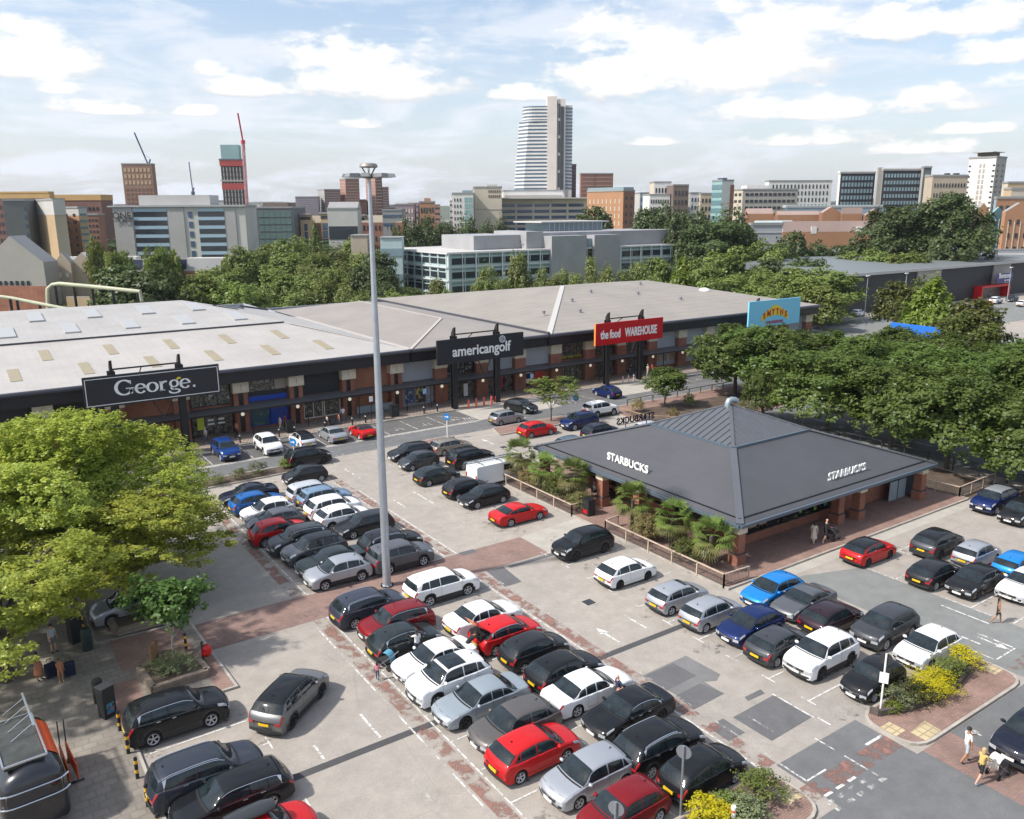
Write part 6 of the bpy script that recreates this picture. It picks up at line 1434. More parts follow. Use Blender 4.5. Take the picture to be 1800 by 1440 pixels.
for i, x in enumerate((50.4, 51.5, 52.6, 53.7)): bollard(x, 83.0, M_rb, M_rb, 'red bollard in the row of four under the golf sign', 'red bollards under the golf sign', .0, 1.1, .12)
for i, x in enumerate((75.2, 76.2, 77.2)): bollard(x, 83.1, mat('bollard_grey', (.4, .4, .4), .5), M_rb, 'grey and red bollard in the row of three under the red warehouse sign', 'grey bollards under the red sign', .0, 1.0, .11)
bollard(59.4, 77.9, white_paint, M_rb, 'white bollard at the kerb beside the silver hatchback on the road', None, .0, .9)
bollard(22.4, 17.8, white_paint, M_rb, 'short white bollard among the bushes of the near island', None, .12, .9, .1)
M_blues = mat('sign_blue', (.01, .20, .55), .4)
def arrow_sign(x, y, h, lab, z=.12):
	t = thing('arrow_sign', lab, 'road sign', (x, y, z), R(-50))
	b = MB(); b.tube([(0, 0, 0), (0, 0, h)], .05, 10); b.build('post', white_paint, t, smooth=True)
	b = MB(); b.M = Matrix.Translation((0, -.06, h - .05)) @ Matrix.Rotation(R(90), 4, 'X'); b.lathe([(.36, -.015), (.36, .015)], 24); b.build('disc', M_blues, t)
	b = MB(); zc = h - .05; b.box(-.22, .05, -.10, -.085, zc - .045, zc + .045); b.add([(.03, -.1, zc - .15), (.24, -.1, zc), (.03, -.1, zc + .15)], [(0, 1, 2)]); b.build('white_arrow', white_paint, t)
arrow_sign(25.1, 72.9, 2.3, 'blue round arrow sign in front of the black crossover on the service road')
arrow_sign(41.6, 72.9, 2.3, 'blue round arrow sign on a white post above the taupe estate')
arrow_sign(58.3, 72.3, 2.2, 'blue round arrow sign on a post beside the thin young tree', .12)
def post_sign(x, y, h, lab, rz, rect_=None, disc=None):
	t = thing('sign_post', lab, 'sign post', (x, y, .12), rz); b = MB(); b.tube([(0, 0, 0), (0, 0, h)], .045, 10); b.build('post', white_paint if rect_ else grey_metal, t, smooth=True)
	if disc: b = MB(); b.M = Matrix.Translation((0, .05, h - .3)) @ Matrix.Rotation(R(90), 4, 'X'); b.lathe([(.3, -.01), (.3, .01)], 20); b.build('sign_disc', charcoal if disc == 'dark' else grey_metal, t)
	if rect_: b = MB(); b.box(-.2, .2, -.07, -.05, h - rect_[1] - .15, h - rect_[0]); b.build('sign_plate', white_paint, t)
post_sign(34.05, 18.95, 3.0, 'white sign post with a plate standing in the island beside the tiny city car', R(-60), (.95, 1.35), 'dark')
post_sign(21.2, 19.4, 3.1, 'grey sign post in front of the black small hatchback', R(-60), None, 'grey')
post_sign(17.4, 19.0, 2.6, 'grey round sign on a post seen from behind at the bottom edge', R(-60), None, 'grey')
for (x, lab) in ((38.0, 'information sign on a slim post beside the grey bin'), (44.8, 'blue parking sign on a post before the golf poster'), (60.2, 'blue parking sign on a post by the seat')):
	t = thing('parking_sign', lab, 'sign post', (x, 83.6, .12)); b = MB(); b.tube([(0, 0, 0), (0, 0, 2.9)], .035, 8); b.build('post', black_metal, t)
	b = MB(); b.box(-.22, .22, -.05, -.03, 2.35, 2.95); b.build('sign_plate', mat('sign_pale_blue', (.25, .45, .65), .4) if x > 40 else white_paint, t)
# bins, kiosks, seats
def binbox(name, lab, x, y, w, d, h, m, rz=0, cat='litter bin', face=None, z=.12):
	t = thing(name, lab, cat, (x, y, z), rz); b = MB(); b.box(-w / 2, w / 2, -d / 2, d / 2, 0, h); b.build('bin_body' if 'bin' in name else 'kiosk_body', m, t, bevel=.03)
	b = MB(); b.box(-w / 2 - .02, w / 2 + .02, -d / 2 - .02, d / 2 + .02, h, h + .06); b.build('top', black_metal if 'bin' in name else charcoal, t, bevel=.01)
	if face: b = MB(); b.box(-w * .3, w * .3, -d / 2 - .015, -d / 2 - .001, h * face[1], h * face[2]); b.build('poster' if 'kiosk' in name else 'bin_opening', face[0], t)
	return t
M_bin = mat('bin_black', (.016, .02, .02), .5); M_bing = mat('bin_grey', (.07, .075, .10), .5)
binbox('litter_bin', 'black litter bin with a small poster at the cafe entrance', 39.3, 47.0, .8, .7, 1.25, M_bin, R(-90), face=(M_signred, .15, .4))
binbox('litter_bin', 'black double bin on the shop pavement beside the grey bin', 41.2, 84.4, .95, .7, 1.3, M_bin, face=(charcoal, .6, .8))
binbox('litter_bin', 'grey bin left of the black double bin on the shop pavement', 39.4, 84.0, .55, .5, 1.25, M_bing)
binbox('litter_bin', 'black bin on the pavement behind the two white cars', 28.9, 84.6, .9, .7, 1.25, M_bin)
M_ad = posterm('kiosk_poster', [(.02, .02, .02), (.03, .2, .32), (.45, .08, .08), (.3, .3, .32)], 4, 2)
binbox('advert_kiosk', 'black bin kiosk with a coloured poster on the left pavement', 3.75, 39.6, .62, .55, 1.55, M_bin, R(25), 'kiosk', (M_ad, .15, .5))
t = thing('round_bin', 'tall black round topped bin just behind the poster kiosk', 'litter bin', (3.6, 41.1, .12)); b = MB(); b.lathe([(.24, 0), (.24, 1.1), (.2, 1.2), (.1, 1.25)], 14); b.build('bin_body', M_bin, t, smooth=True); b = MB(); b.box(-.12, .12, -.25, -.2, .8, .95); b.build('bin_opening', charcoal, t)
binbox('advert_kiosk', 'tall dark pay kiosk with a grey top beside the left tree', 3.5, 48.2, .62, .55, 1.55, M_bin, R(20), 'kiosk')
t = thing('round_bin', 'dark green ribbed round bin next to the tall pay kiosk', 'litter bin', (3.9, 46.9, .12)); b = MB(); b.lathe([(.27, 0), (.27, 1.15), (.22, 1.25), (.08, 1.3)], 14); b.build('bin_body', mat('bin_green', (.015, .035, .03), .5), t, smooth=True); b = MB(); b.lathe([(.285, .1), (.285, .16)], 14); b.lathe([(.285, .95), (.285, 1.0)], 14); b.build('bin_hoops', charcoal, t)
def planter(lab, poly, h=.42, w=.28):
	t = thing('timber_planter', lab, 'planter', (*poly[0], .12)); n = len(poly); cx = sum(p[0] for p in poly) / n; cy = sum(p[1] for p in poly) / n
	M_t = mat('weathered_timber', (.25, .20, .155), .85, var=.3, vscale=3)
	for i in range(n):
		p = Vector(poly[i]); q_ = Vector(poly[(i + 1) % n]); b = MB(); o_ = Vector(poly[0])
		for k in range(2): b.bar((*(p - o_), h * (k + .5) / 2), (*(q_ - o_), h * (k + .5) / 2), w, h / 2 - .02)
		b.build('timber_side', M_t, t)
	b = MB(); b.sheet([(p[0] - poly[0][0], p[1] - poly[0][1]) for p in poly], h - .06); b.build('soil', M_soil, t)
planter('square timber sleeper planter full of pale variegated shrubs', [(5.75, 42.75), (8.4, 42.5), (8.6, 40.4), (5.95, 40.3)])
planter('timber sleeper planter under the left trees with a small green shrub', [(5.4, 50.3), (8.3, 50.4), (8.2, 47.6), (5.5, 47.6)])
# wooden fingerpost board, red plastic bag
t = thing('timber_board', 'upright rusty brown information board in the square planter', 'board', (6.45, 42.2, .5), R(50)); b = MB(); b.box(-.35, .35, -.06, .06, .1, 1.35); b.build('board_panel', mat('rusty_timber', (.20, .11, .05), .8, var=.4, vscale=3), t, bevel=.03); b = MB(); b.box(-.04, .04, .07, .12, -.3, 1.2); b.build('post', M_bark, t)
t = thing('red_barrow', 'bright red bag hanging on a stub post at the edge of the square planter', 'bag', (8.75, 41.9, .12)); b = MB(); b.lathe([(.18, .35), (.28, .5), (.26, .8), (.12, .95)], 9, (.2, 0, 0)); b.build('bag_body', mat('bag_red', (.55, .01, .01), .45), t, smooth=True); b = MB(); b.tube([(0, 0, 0), (0, 0, 1.2)], .06, 8); b.build('post', charcoal, t)
# railings round the cafe terrace
M_rail = mat('cream_rail', (.48, .38, .30), .6, var=.2, vscale=2); M_mesh = mat('rail_mesh', (.10, .09, .085), .7)
def rail(name, lab, pts, h=.85, step=2.4, m=M_rail, mesh=True, cat='railing', z=.1):
	o = Vector((*pts[0], z)); t = thing(name, lab, cat, o); L_ = []
	b = MB()
	for a, c in zip(pts, pts[1:]): b.bar(Vector((*a, z)) - o + Vector((0, 0, h)), Vector((*c, z)) - o + Vector((0, 0, h)), .09, .07)
	b.build('top_rail', m, t)
	if mesh:
		b = MB()
		for a, c in zip(pts, pts[1:]):
			b.bar(Vector((*a, z)) - o + Vector((0, 0, .12)), Vector((*c, z)) - o + Vector((0, 0, .12)), .04); d = Vector(c) - Vector(a); k = int(d.length / .12)
			for i in range(k): p = Vector(a) + d * (i + .5) / k; b.bar(Vector((*p, z)) - o + Vector((0, 0, .12)), Vector((*p, z)) - o + Vector((0, 0, h - .04)), .02)
		b.build('infill_bars', M_mesh, t)
	for a, c in zip(pts, pts[1:]):
		d = Vector(c) - Vector(a); k = max(1, round(d.length / step))
		for i in range(k + 1):
			p = Vector(a) + d * i / k; b = MB(); b.bar(Vector((*p, z)) - o - Vector((0, 0, .1)), Vector((*p, z)) - o + Vector((0, 0, h + .02)), .09); b.build('post', m, t)
	return t
rail('cafe_railing', 'cream topped railing in front of the palms left of the cafe entrance', [(40.2, 60.2), (38.25, 59.2), (38.2, 47.7), (39.3, 47.8)])
rail('cafe_railing', 'cream topped railing in front of the palms right of the cafe entrance', [(39.6, 43.9), (38.2, 43.7), (38.2, 32.3), (40.4, 32.2)])
rail('cafe_railing', 'cream topped railing corner beside the dark blue crossover', [(66.4, 36.4), (66.9, 32.6), (73.0, 32.8)])
rail('timber_fence', 'low orange timber fence round the planted corner', [(63.2, 70.8), (63.2, 66.0), (66.5, 62.3), (75.5, 62.0), (84, 62)], .7, 2.2, mat('orange_timber', (.33, .20, .12), .8), False, 'fence')
rail('timber_fence', 'dark timber rail fence on the road side of the planted corner', [(66.5, 72.6), (85.5, 72.6)], .8, 2.2, M_bark, False, 'fence')
rail('road_railing', 'long dark metal railing beside the side road behind the cafe', [(73.9, 18), (73.9, 60.5)], 1.0, 2.4, charcoal, False)
# kerbed retaining wall of the island bed
def wall_strip(name, lab, pts, h=.42, w=.16, cat='low wall'):
	b = MB(); b.mat(mat('dark_edging', (.085, .07, .06), .85, var=.3, vscale=2))
	for a, c in zip(pts, pts[1:]): b.bar((*a, .12 + h / 2), (*c, .12 + h / 2), w, h)
	return tag(b.build(name), lab, cat)
wall_strip('low_wall', 'curved dark edging wall round the island flower bed', [(33.5, 19.15), (33.6, 18.75), (35.2, 18.15), (37.2, 17.85), (39.2, 17.95), (40.9, 18.3), (42.2, 19.1)], .32)
wall_strip('low_wall', 'curved dark edging wall of the near island flower bed', [(25.4, 19.2), (25.0, 18.6), (23.6, 17.6), (21.5, 17.0), (18, 16.9)], .32)
G_ = MB(); G_.sheet([(33.6, 19.2), (33.7, 18.75), (35.2, 18.2), (37.2, 17.9), (39.2, 18.0), (40.9, 18.35), (42.1, 19.1)], .135); G_.build('island_soil', M_soil, kind='structure')
G_ = MB(); G_.sheet([(25.3, 19.2), (24.9, 18.6), (23.6, 17.7), (21.5, 17.1), (15, 17.0), (14, 19.2)], .135); G_.build('island_soil', M_soil, kind='structure')
# white van with ladder
M_van = PAINT['white']
van = thing('parked_van', 'white van with a ladder on its roof and orange hazard stripes, beside the palms', 'van', (37.95, 58.2, 0), 0)
b = MB(); Lv, Wv = 4.9, .95
prof = [(-2.45, .35), (-2.45, 1.0), (-2.40, 1.85), (-2.25, 1.95), (.7, 1.97), (1.0, 1.90), (1.65, 1.22), (2.2, 1.08), (2.42, .85), (2.45, .35)]
V, F = [], []
for j, (ky, kz) in enumerate([(-1.0, 0), (-.96, .0), (-.84, .04), (.84, .04), (.96, 0), (1.0, 0)]):
	pass
n = len(prof)
secs = [(-.86, 1.0), (-.95, .96), (-.95, .96), (.95, .96), (.95, .96), (.86, 1.0)]
rows = []
for (x, z) in prof:
	hi = z > 1.1; w2 = .95 - (.10 if hi else 0); rows.append([(x, -w2, z), (x, -w2 + .10, z + (.03 if hi else 0)), (x, w2 - .10, z + (.03 if hi else 0)), (x, w2, z)])
V = [p for r_ in rows for p in r_]
F = [(4 * i + j, 4 * i + j + 1, 4 * (i + 1) + j + 1, 4 * (i + 1) + j) for i in range(n - 1) for j in range(3)]
F += [tuple(4 * i for i in range(n))[::-1], tuple(4 * i + 3 for i in range(n))]
b.add(V, F); vb = b.build('body', M_van, van, smooth=True, sharp=30)
b = MB(); b.box(-2.3, 2.3, -.8, .8, .2, .36); b.build('underbody', M_clad, van)
b = MB(); b.quad((1.03, -.72, 1.91), (1.63, -.76, 1.27), (1.63, .76, 1.27), (1.03, .72, 1.91)); b.build('windscreen', M_cglass, van)
for s in (1, -1):
	b = MB(); b.add([(.35, s * .862, 1.25), (1.5, s * .862, 1.25), (.98, s * .862, 1.75), (.35, s * .862, 1.78)], [(0, 1, 2, 3)]); b.build('side_window', M_cglass, van)
	b = MB(); b.box(-2.475, -2.44, s * .80 - .09, s * .80 + .09, .75, 1.2); b.build('tail_light', M_lampr, van)
	b = MB(); b.box(2.3, 2.44, s * .72 - .14, s * .72 + .14, .82, .98); b.build('headlight', M_lampf, van)
for k in range(5):
	b = MB(); b.add([(-2.462, -.72 + k * .3, .42), (-2.462, -.60 + k * .3, .42), (-2.462, -.72 + k * .3 + (.3 if k < 4 else .1), .78), (-2.462, -.84 + k * .3 + (.3 if k < 4 else .1), .78)], [(0, 1, 2, 3)]); b.build('hazard_stripe', mat('hazard_orange', (.72, .25, .02), .4) if k % 2 else mat('hazard_yellow', (.75, .6, .05), .4), van)
b = MB(); b.box(-2.48, -2.45, -.26, .26, .45, .56); b.build('number_plate', M_platey, van)
class VS: W = 1.95; wr = .33
for x in (1.55, -1.45):
	for s in (1, -1): make_wheel(van, VS, x, s, M_rim)
lad = thing('ladder', 'long grey ladder lying on the roof rack of the white van', 'ladder', (37.95, 58.2, 2.12), 0)
for s in (-.25, .25): b = MB(); b.box(-2.9, 2.0, s - .03 + .2, s + .03 + .2, 0, .09); b.build('ladder_rail', grey_metal, lad)
for i in range(14): b = MB(); b.box(-2.75 + .34 * i, -2.71 + .34 * i, -.02, .42, .03, .06); b.build('rung', grey_metal, lad)
for x in (-1.7, .2): b = MB(); b.box(x - .03, x + .03, -.75, .75, -.12, 0); b.build('roof_bar', grey_metal, van).location = (0, 0, 2.12)
# open boot lid of the red hatchback, roof box
S = CarShape('hatch'); b = MB()
hx = -S.L / 2 + .62; b.add([(hx, -.62, 1.40), (hx, .62, 1.40), (hx - .85, .60, 1.98), (hx - .85, -.60, 1.98), (hx, -.62, 1.44), (hx, .62, 1.44), (hx - .87, .60, 2.03), (hx - .87, -.60, 2.03)], [(0, 1, 2, 3), (7, 6, 5, 4), (0, 4, 5, 1), (2, 6, 7, 3), (1, 5, 6, 2), (3, 7, 4, 0)])
b.build('boot_lid', PAINT['red'], BOOTCAR, bevel=.02)
b = MB(); b.box(hx - .80, hx - .70, -.4, .4, 1.90, 1.93); b.build('boot_lamp', mat('boot_lamp', (.8, .3, .02), .4), BOOTCAR)
b = MB(); p0 = S.surf(S.L * .89, 12); b.box(-S.L / 2 + .10, -S.L / 2 + .60, -.55, .55, .80, 1.26); b.build('boot_opening', M_seam, BOOTCAR)
for c, col in ((-.2, (.35, .45, .5)), (.2, (.3, .28, .25))): pass
b = MB(); b.lathe([(.05, -.95), (.28, -.85), (.36, -.3), (.36, .5), (.25, .9), (.05, .95)], 12); o = b.build('roof_box', mat('roof_box_black', (.03, .032, .035), .35, coat=.5), BOXCAR, smooth=True); o.rotation_euler = (R(90), 0, R(90)); o.scale = (1.05, .5, 1.0); o.location = (-.25, .15, 1.66)
# food trailer, orange barriers and cases at the lower left
ft = thing('food_trailer', 'rounded dark food trailer with an orange roof panel and chrome trim', 'food trailer', (.15, 34.9, .12), R(4)); ft.scale = (1.12,) * 3
M_tr = mat('trailer_dark', (.028, .030, .036), .25, .5, coat=.7)
b = MB(); V = []; prof = []
for k in range(15): a = math.pi * k / 14; prof.append((1.05 * math.cos(a) * (1 if abs(math.cos(a)) < .9 else .99), 1.75 + .75 * math.sin(a)))
prof = [(1.05, .35)] + [(1.05, 1.2)] + prof + [(-1.05, 1.2), (-1.05, .35)]
n = len(prof)
for (y, s) in ((-2.0, .80), (-1.85, .93), (-1.6, 1.0), (1.7, 1.0), (1.95, .93), (2.1, .80)):
	V += [(x * s, y, .35 + (z - .35) * (s ** .5)) for x, z in prof]
F = [(i * n + j, i * n + (j + 1) % n, (i + 1) * n + (j + 1) % n, (i + 1) * n + j) for i in range(5) for j in range(n)] + [tuple(range(n))[::-1], tuple(range(5 * n, 6 * n))]
b.add(V, [f[::-1] for f in F]); b.build('trailer_body', M_tr, ft, smooth=True, sharp=50)
b = MB();
for k in range(5):
	a0, a1 = R(22 + k * 9), R(22 + (k + 1) * 9); r1, r2 = 1.07, .77
	b.quad((r1 * math.cos(a0), -.9, 1.76 + r2 * math.sin(a0)), (r1 * math.cos(a1), -.9, 1.76 + r2 * math.sin(a1)), (r1 * math.cos(a1), 1.45, 1.76 + r2 * math.sin(a1)), (r1 * math.cos(a0), 1.45, 1.76 + r2 * math.sin(a0)))
b.build('orange_panel', mat('trailer_orange', (.75, .10, .02), .4), ft)
b = MB(); b.box(-.72, .5, -1.45, 1.5, 2.44, 2.60); b.build('roof_deck', mat('roof_deck', (.045, .05, .048), .7, var=.5, vscale=2), ft)
b = MB();
for (p, q_) in (((-.75, -1.5), (.56, -1.5)), ((-.75, 1.55), (.56, 1.55)), ((-.75, -1.5), (-.75, 1.55)), ((.56, -1.5), (.56, 1.55))): b.bar((*p, 2.62), (*q_, 2.62), .06)
b.build('roof_trim', M_chrome, ft)
b = MB(); b.bar((.45, 0.0, 2.95), (.45, 2.4, 3.05), .07)
for y in (.2, .9, 1.6, 2.2): b.bar((.45, y, 2.95), (-.3, y - .2, 2.62), .025); b.bar((.45, y, 2.95), (.45, y, 2.62), .025)
b.build('lamp_rail', M_chrome, ft)
for z in (1.35, 1.85): b = MB(); b.tube([(1.07 * (1 if abs(t_) < .8 else .93), 0, z) if 0 else ((-1.08 + 2.16 * (t_ + 1) / 2), -2.04 + .22 * abs(t_) ** 6, z) for t_ in [i / 8 - 1 for i in range(17)]], .03, 6); b.build('chrome_band', M_chrome, ft)
b = MB(); b.box(-.85, .85, -1.99, -1.93, 1.37, 1.82); b.build('end_window', mat('amber_window', (.22, .19, .13), .2, coat=.4), ft)
for s in (-1, 1): b = MB(); b.M = Matrix.Translation((s * 1.0, 0, .36)) @ Matrix.Rotation(R(90), 4, 'Y'); b.lathe([(.34, -.1), (.34, .1)], 18); b.build('wheel', M_tyre, ft)
M_bar = mat('barrier_orange', (.62, .09, .02), .5)
for i, (dx, lab) in enumerate(((0, 'orange plastic barrier leaning beside the food trailer, nearer the trailer'), (.28, 'orange plastic barrier leaning beside the food trailer, nearer the bollards'))):
	t = thing('barrier', lab, 'barrier', (1.55 + dx, 36.0, .12), R(3 + 2 * i))
	b = MB(); b.box(-.03, .03, -1.0, 1.0, .25, .95); b.build('barrier_panel', M_bar, t, bevel=.015)
	for y in (-.8, .8): b = MB(); b.box(-.25, .25, y - .04, y + .04, 0, .06); b.box(-.02, .02, y - .02, y + .02, .06, .3); b.build('foot', charcoal, t)
	b = MB(); b.bar((0, 1.0, 0.0), (.05, 1.15, 1.9), .05); b.build('pole', charcoal, t)
for (x, y, lab, rz) in ((1.95, 44.9, 'dark blue suitcase at the left of the pair beside the waiting people', .3), (2.75, 44.5, 'dark blue suitcase at the right of the pair beside the waiting people', .1)):
	t = thing('suitcase', lab, 'suitcase', (x, y, .12), rz); b = MB(); b.box(-.26, .26, -.16, .16, .05, .78); b.build('case_body', mat('case_navy', (.01, .016, .04), .5), t, bevel=.04)
	b = MB(); b.bar((-.1, .1, .78), (-.1, .1, 1.0), .02); b.bar((.1, .1, .78), (.1, .1, 1.0), .02); b.bar((-.1, .1, 1.0), (.1, .1, 1.0), .03); b.build('handle', charcoal, t)
# seats and table outside the cafe and shops
def cafe_table(x, y, lab, z=.13):
	t = thing('cafe_table', lab, 'table', (x, y, z)); b = MB(); b.lathe([(.38, .70), (.38, .73)], 16); b.build('table_top', charcoal, t); b = MB(); b.lathe([(.22, 0), (.22, .02), (.03, .05), (.03, .70)], 10); b.build('table_leg', black_metal, t)
def chair(x, y, rz, lab, z=.13, grp='outdoor chairs'):
	t = thing('chair', lab, 'chair', (x, y, z), rz, grp); b = MB(); b.box(-.21, .21, -.21, .21, .42, .46); b.build('seat', charcoal, t); b = MB(); b.box(-.21, -.18, -.2, .2, .46, .85); b.build('backrest', charcoal, t)
	for sx in (-.18, .18):
		for sy in (-.18, .18): b = MB(); b.box(sx - .015, sx + .015, sy - .015, sy + .015, 0, .42); b.build('leg', black_metal, t)
cafe_table(43.0, 49.6, 'small round dark table under the left eaves of the cafe where a couple sits'); chair(42.3, 49.9, R(-20), 'dark chair carrying the person in white under the left eaves'); chair(43.1, 48.7, R(90), 'dark chair carrying the person with bare legs under the left eaves')
cafe_table(43.2, 41.2, 'small round table under the cafe eaves right of the entrance gap'); chair(42.5, 41.2, 0, 'empty dark chair under the eaves right of the entrance gap')
cafe_table(33.9, 84.9, 'small round table on the shop pavement behind the red convertible', .12)
chair(33.2, 84.9, 0, 'dark chair left of the pavement table', .12); chair(34.6, 84.9, R(180), 'dark chair right of the pavement table', .12)
b = MB(); b.box(61.0, 63.0, 84.9, 85.3, .5, .56); b.box(61.2, 61.3, 84.95, 85.25, .12, .5); b.box(62.7, 62.8, 84.95, 85.25, .12, .5); tag(b.build('bench', grey_metal), 'grey metal bench by the dark shop windows', 'bench')
# pushchair helper used by the families
def pram(loc, rz, lab, hood):
	t = thing('pushchair', lab, 'pushchair', loc, rz)
	for x, y, r_ in ((.38, .22, .12), (.38, -.22, .12), (-.30, .26, .15), (-.30, -.26, .15)):
		b = MB(); b.M = Matrix.Translation((x, y, r_)) @ Matrix.Rotation(R(90), 4, 'X'); b.lathe([(r_, -.02), (r_, .02)], 14); b.build('wheel', M_tyre, t)
	b = MB()
	for s in (-.24, .24): b.bar((.38, s, .15), (-.1, s, .55), .03); b.bar((-.30, s, .17), (.1, s, .5), .03); b.bar((-.1, s, .55), (-.62, s, 1.0), .03)
	b.bar((-.62, -.24, 1.0), (-.62, .24, 1.0), .04); b.build('frame', grey_metal, t)
	b = MB(); b.add([(-.25, -.2, .45), (.35, -.2, .45), (.35, .2, .45), (-.25, .2, .45), (-.35, -.22, .78), (.42, -.2, .62), (.42, .2, .62), (-.35, .22, .78)], [(3, 2, 1, 0), (0, 1, 5, 4), (1, 2, 6, 5), (2, 3, 7, 6), (3, 0, 4, 7), (4, 5, 6, 7)]); b.build('seat_basket', charcoal, t)
	b = MB(); V = []
	for k in range(7):
		a = R(-15 + 20 * k)
		for s in (-.24, -.16, 0, .16, .24): V.append((-.05 - .36 * math.sin(a) * (1 - 0.2 * abs(s)), s, .62 + .40 * math.cos(a) * (1 - .6 * abs(s)) if 0 else .62 + .38 * math.cos(a)))
	b.add(V, [(5 * i + j, 5 * i + j + 1, 5 * (i + 1) + j + 1, 5 * (i + 1) + j) for i in range(6) for j in range(4)]); b.build('hood', hood, t, smooth=True)
	return t
# ---------------------------------------------------------------- people
SKIN = dict(light=mat('skin_light', (.52, .30, .21), .6), tan=mat('skin_tan', (.36, .19, .11), .6), dark=mat('skin_dark', (.12, .06, .04), .6))
def cloth(n, c): return mat('cloth_' + n, c, .9)
CL = {k: cloth(k, v) for k, v in dict(white=(.68, .68, .68), cream=(.52, .47, .38), black=(.018, .018, .02), navy=(.02, .03, .07), grey=(.16, .17, .18), denim=(.06, .09, .16), palegrey=(.42, .46, .50), pink=(.62, .22, .28), blue=(.10, .30, .45), yellow=(.50, .36, .12), red=(.42, .05, .05), olive=(.10, .10, .07), orange=(.50, .20, .10)).items()}
HAIR = {k: mat('hair_' + k, v, .7) for k, v in dict(dark=(.02, .014, .01), brown=(.08, .045, .025), blonde=(.42, .30, .15), grey=(.35, .34, .32)).items()}
def person(label, loc, rz, shirt, trousers, skin='light', hair='dark', h=1.74, pose='stand', shoes='black', sleeve=.45, leg='long', group=None, longhair=False, lean=0.0, arms=None, skirt=False, step=.22, dress=False):
	"""one continuous skinned body; garments are colour zones of that body, hair is a child"""
	k = h / 1.74
	J = {}; E = []
	def j(n, x, y, z, rx, ry=None): J[n] = (Vector((x, y, z)), rx, ry or rx)
	sit = pose == 'sit'; crouch = pose == 'bend'
	hz = .52 if sit else .93
	j('pelvis', 0, 0, hz, .115, .165)
	l = lean
	def up(z): return l * (z - hz) if not crouch else 0
	if crouch:
		j('waist', .10, 0, 1.05, .11, .14); j('chest', .32, 0, 1.20, .115, .165); j('neck', .50, 0, 1.30, .055); j('head', .60, 0, 1.36, .085, .078); j('crown', .69, 0, 1.40, .07, .065)
		sh = (.44, 1.27)
	else:
		j('waist', up(hz + .17), 0, hz + .17, .10, .135); j('chest', up(hz + .36) + .01, 0, hz + .36, .112, .165); j('neck', up(hz + .56), 0, hz + .56, .052); j('head', up(hz + .66) + .015, 0, hz + .66, .088, .076); j('crown', up(hz + .76) + .01, 0, hz + .765, .066, .062)
		sh = (up(hz + .48), hz + .485)
	E += [('pelvis', 'waist'), ('waist', 'chest'), ('chest', 'neck'), ('neck', 'head'), ('head', 'crown')]
	j('nose', J['head'][0].x + .098, 0, J['head'][0].z - .01, .016); E.append(('head', 'nose'))
	for s, nm in ((1, 'L'), (-1, 'R')):
		j('ear' + nm, J['head'][0].x, s * .088, J['head'][0].z, .018); E.append(('head', 'ear' + nm))
		j('sh' + nm, sh[0], s * .175, sh[1], .058)
		a = (arms or {}).get(nm, 'down')
		if a == 'down': el = (sh[0] - .03 * s, s * .225, sh[1] - .28); wr = (sh[0] + .05, s * .235, sh[1] - .52)
		elif a == 'swing': el = (sh[0] - .10 * s, s * .225, sh[1] - .26); wr = (sh[0] + .06 - .12 * s, s * .235, sh[1] - .48)
		elif a == 'push': el = (sh[0] + .10, s * .21, sh[1] - .25); wr = (sh[0] + .36, s * .20, sh[1] - .36)
		elif a == 'phone': el = (sh[0] + .06, s * .22, sh[1] - .27); wr = (sh[0] + .27, s * .10, sh[1] - .16)
		elif a == 'reach': el = (sh[0] + .22, s * .20, sh[1] - .15); wr = (sh[0] + .45, s * .17, sh[1] - .18)
		elif a == 'hip': el = (sh[0] - .08, s * .34, sh[1] - .24); wr = (sh[0] + .06, s * .20, sh[1] - .40)
		j('el' + nm, *el, .040); j('wr' + nm, *wr, .028)
		E += [('chest', 'sh' + nm), ('sh' + nm, 'el' + nm), ('el' + nm, 'wr' + nm)]
		d = (Vector(wr) - Vector(el)).normalized(); y = Vector((0, s, 0)); p = Vector(wr) + d * .075
		x_ = d.cross(y).normalized() if d.cross(y).length > .1 else Vector((1, 0, 0))
		J['palm' + nm] = (p, .030, .020); E.append(('wr' + nm, 'palm' + nm))
		for f in range(4):
			o = x_ * (.026 - .0175 * f); q1 = p + d * (.045 - .004 * abs(f - 1.3)) + o - y * .004; q2 = q1 + d * (.030 - .003 * abs(f - 1.3)) - y * .016
			J['f%d' % f + nm] = (q1, .0095, .0095); J['t%d' % f + nm] = (q2, .0075, .0075); E += [('palm' + nm, 'f%d' % f + nm), ('f%d' % f + nm, 't%d' % f + nm)]
		q1 = Vector(wr) + d * .045 + x_ * .040 - y * .012; J['th' + nm] = (q1, .011, .011); J['tt' + nm] = (q1 + d * .035 + x_ * .006 - y * .012, .008, .008); E += [('wr' + nm, 'th' + nm), ('th' + nm, 'tt' + nm)]
		j('hip' + nm, 0, s * .095, hz - .05, .095)
		if sit: kn = (.42, s * .12, .52); an = (.44 + .06 * s, s * .12, .09)
		else:
			st = step * s if pose in ('walk',) else .03 * s
			kn = (st * .62 + (.05 if pose == 'walk' else .015), s * .10, .49); an = (st * 1.15 - (.10 if pose == 'walk' and s < 0 else 0), s * .10, .085 + (.04 if pose == 'walk' and s < 0 else 0))
		j('kn' + nm, *kn, .062); j('ca' + nm, kn[0] * .55 + an[0] * .45 - .015, kn[1], kn[2] * .55 + an[2] * .45, .052); j('an' + nm, *an, .038); j('toe' + nm, an[0] + .15, an[1] * 1.1, .045 if an[2] < .1 else .06, .036)
		E += [('pelvis', 'hip' + nm), ('hip' + nm, 'kn' + nm), ('kn' + nm, 'ca' + nm), ('ca' + nm, 'an' + nm), ('an' + nm, 'toe' + nm)]
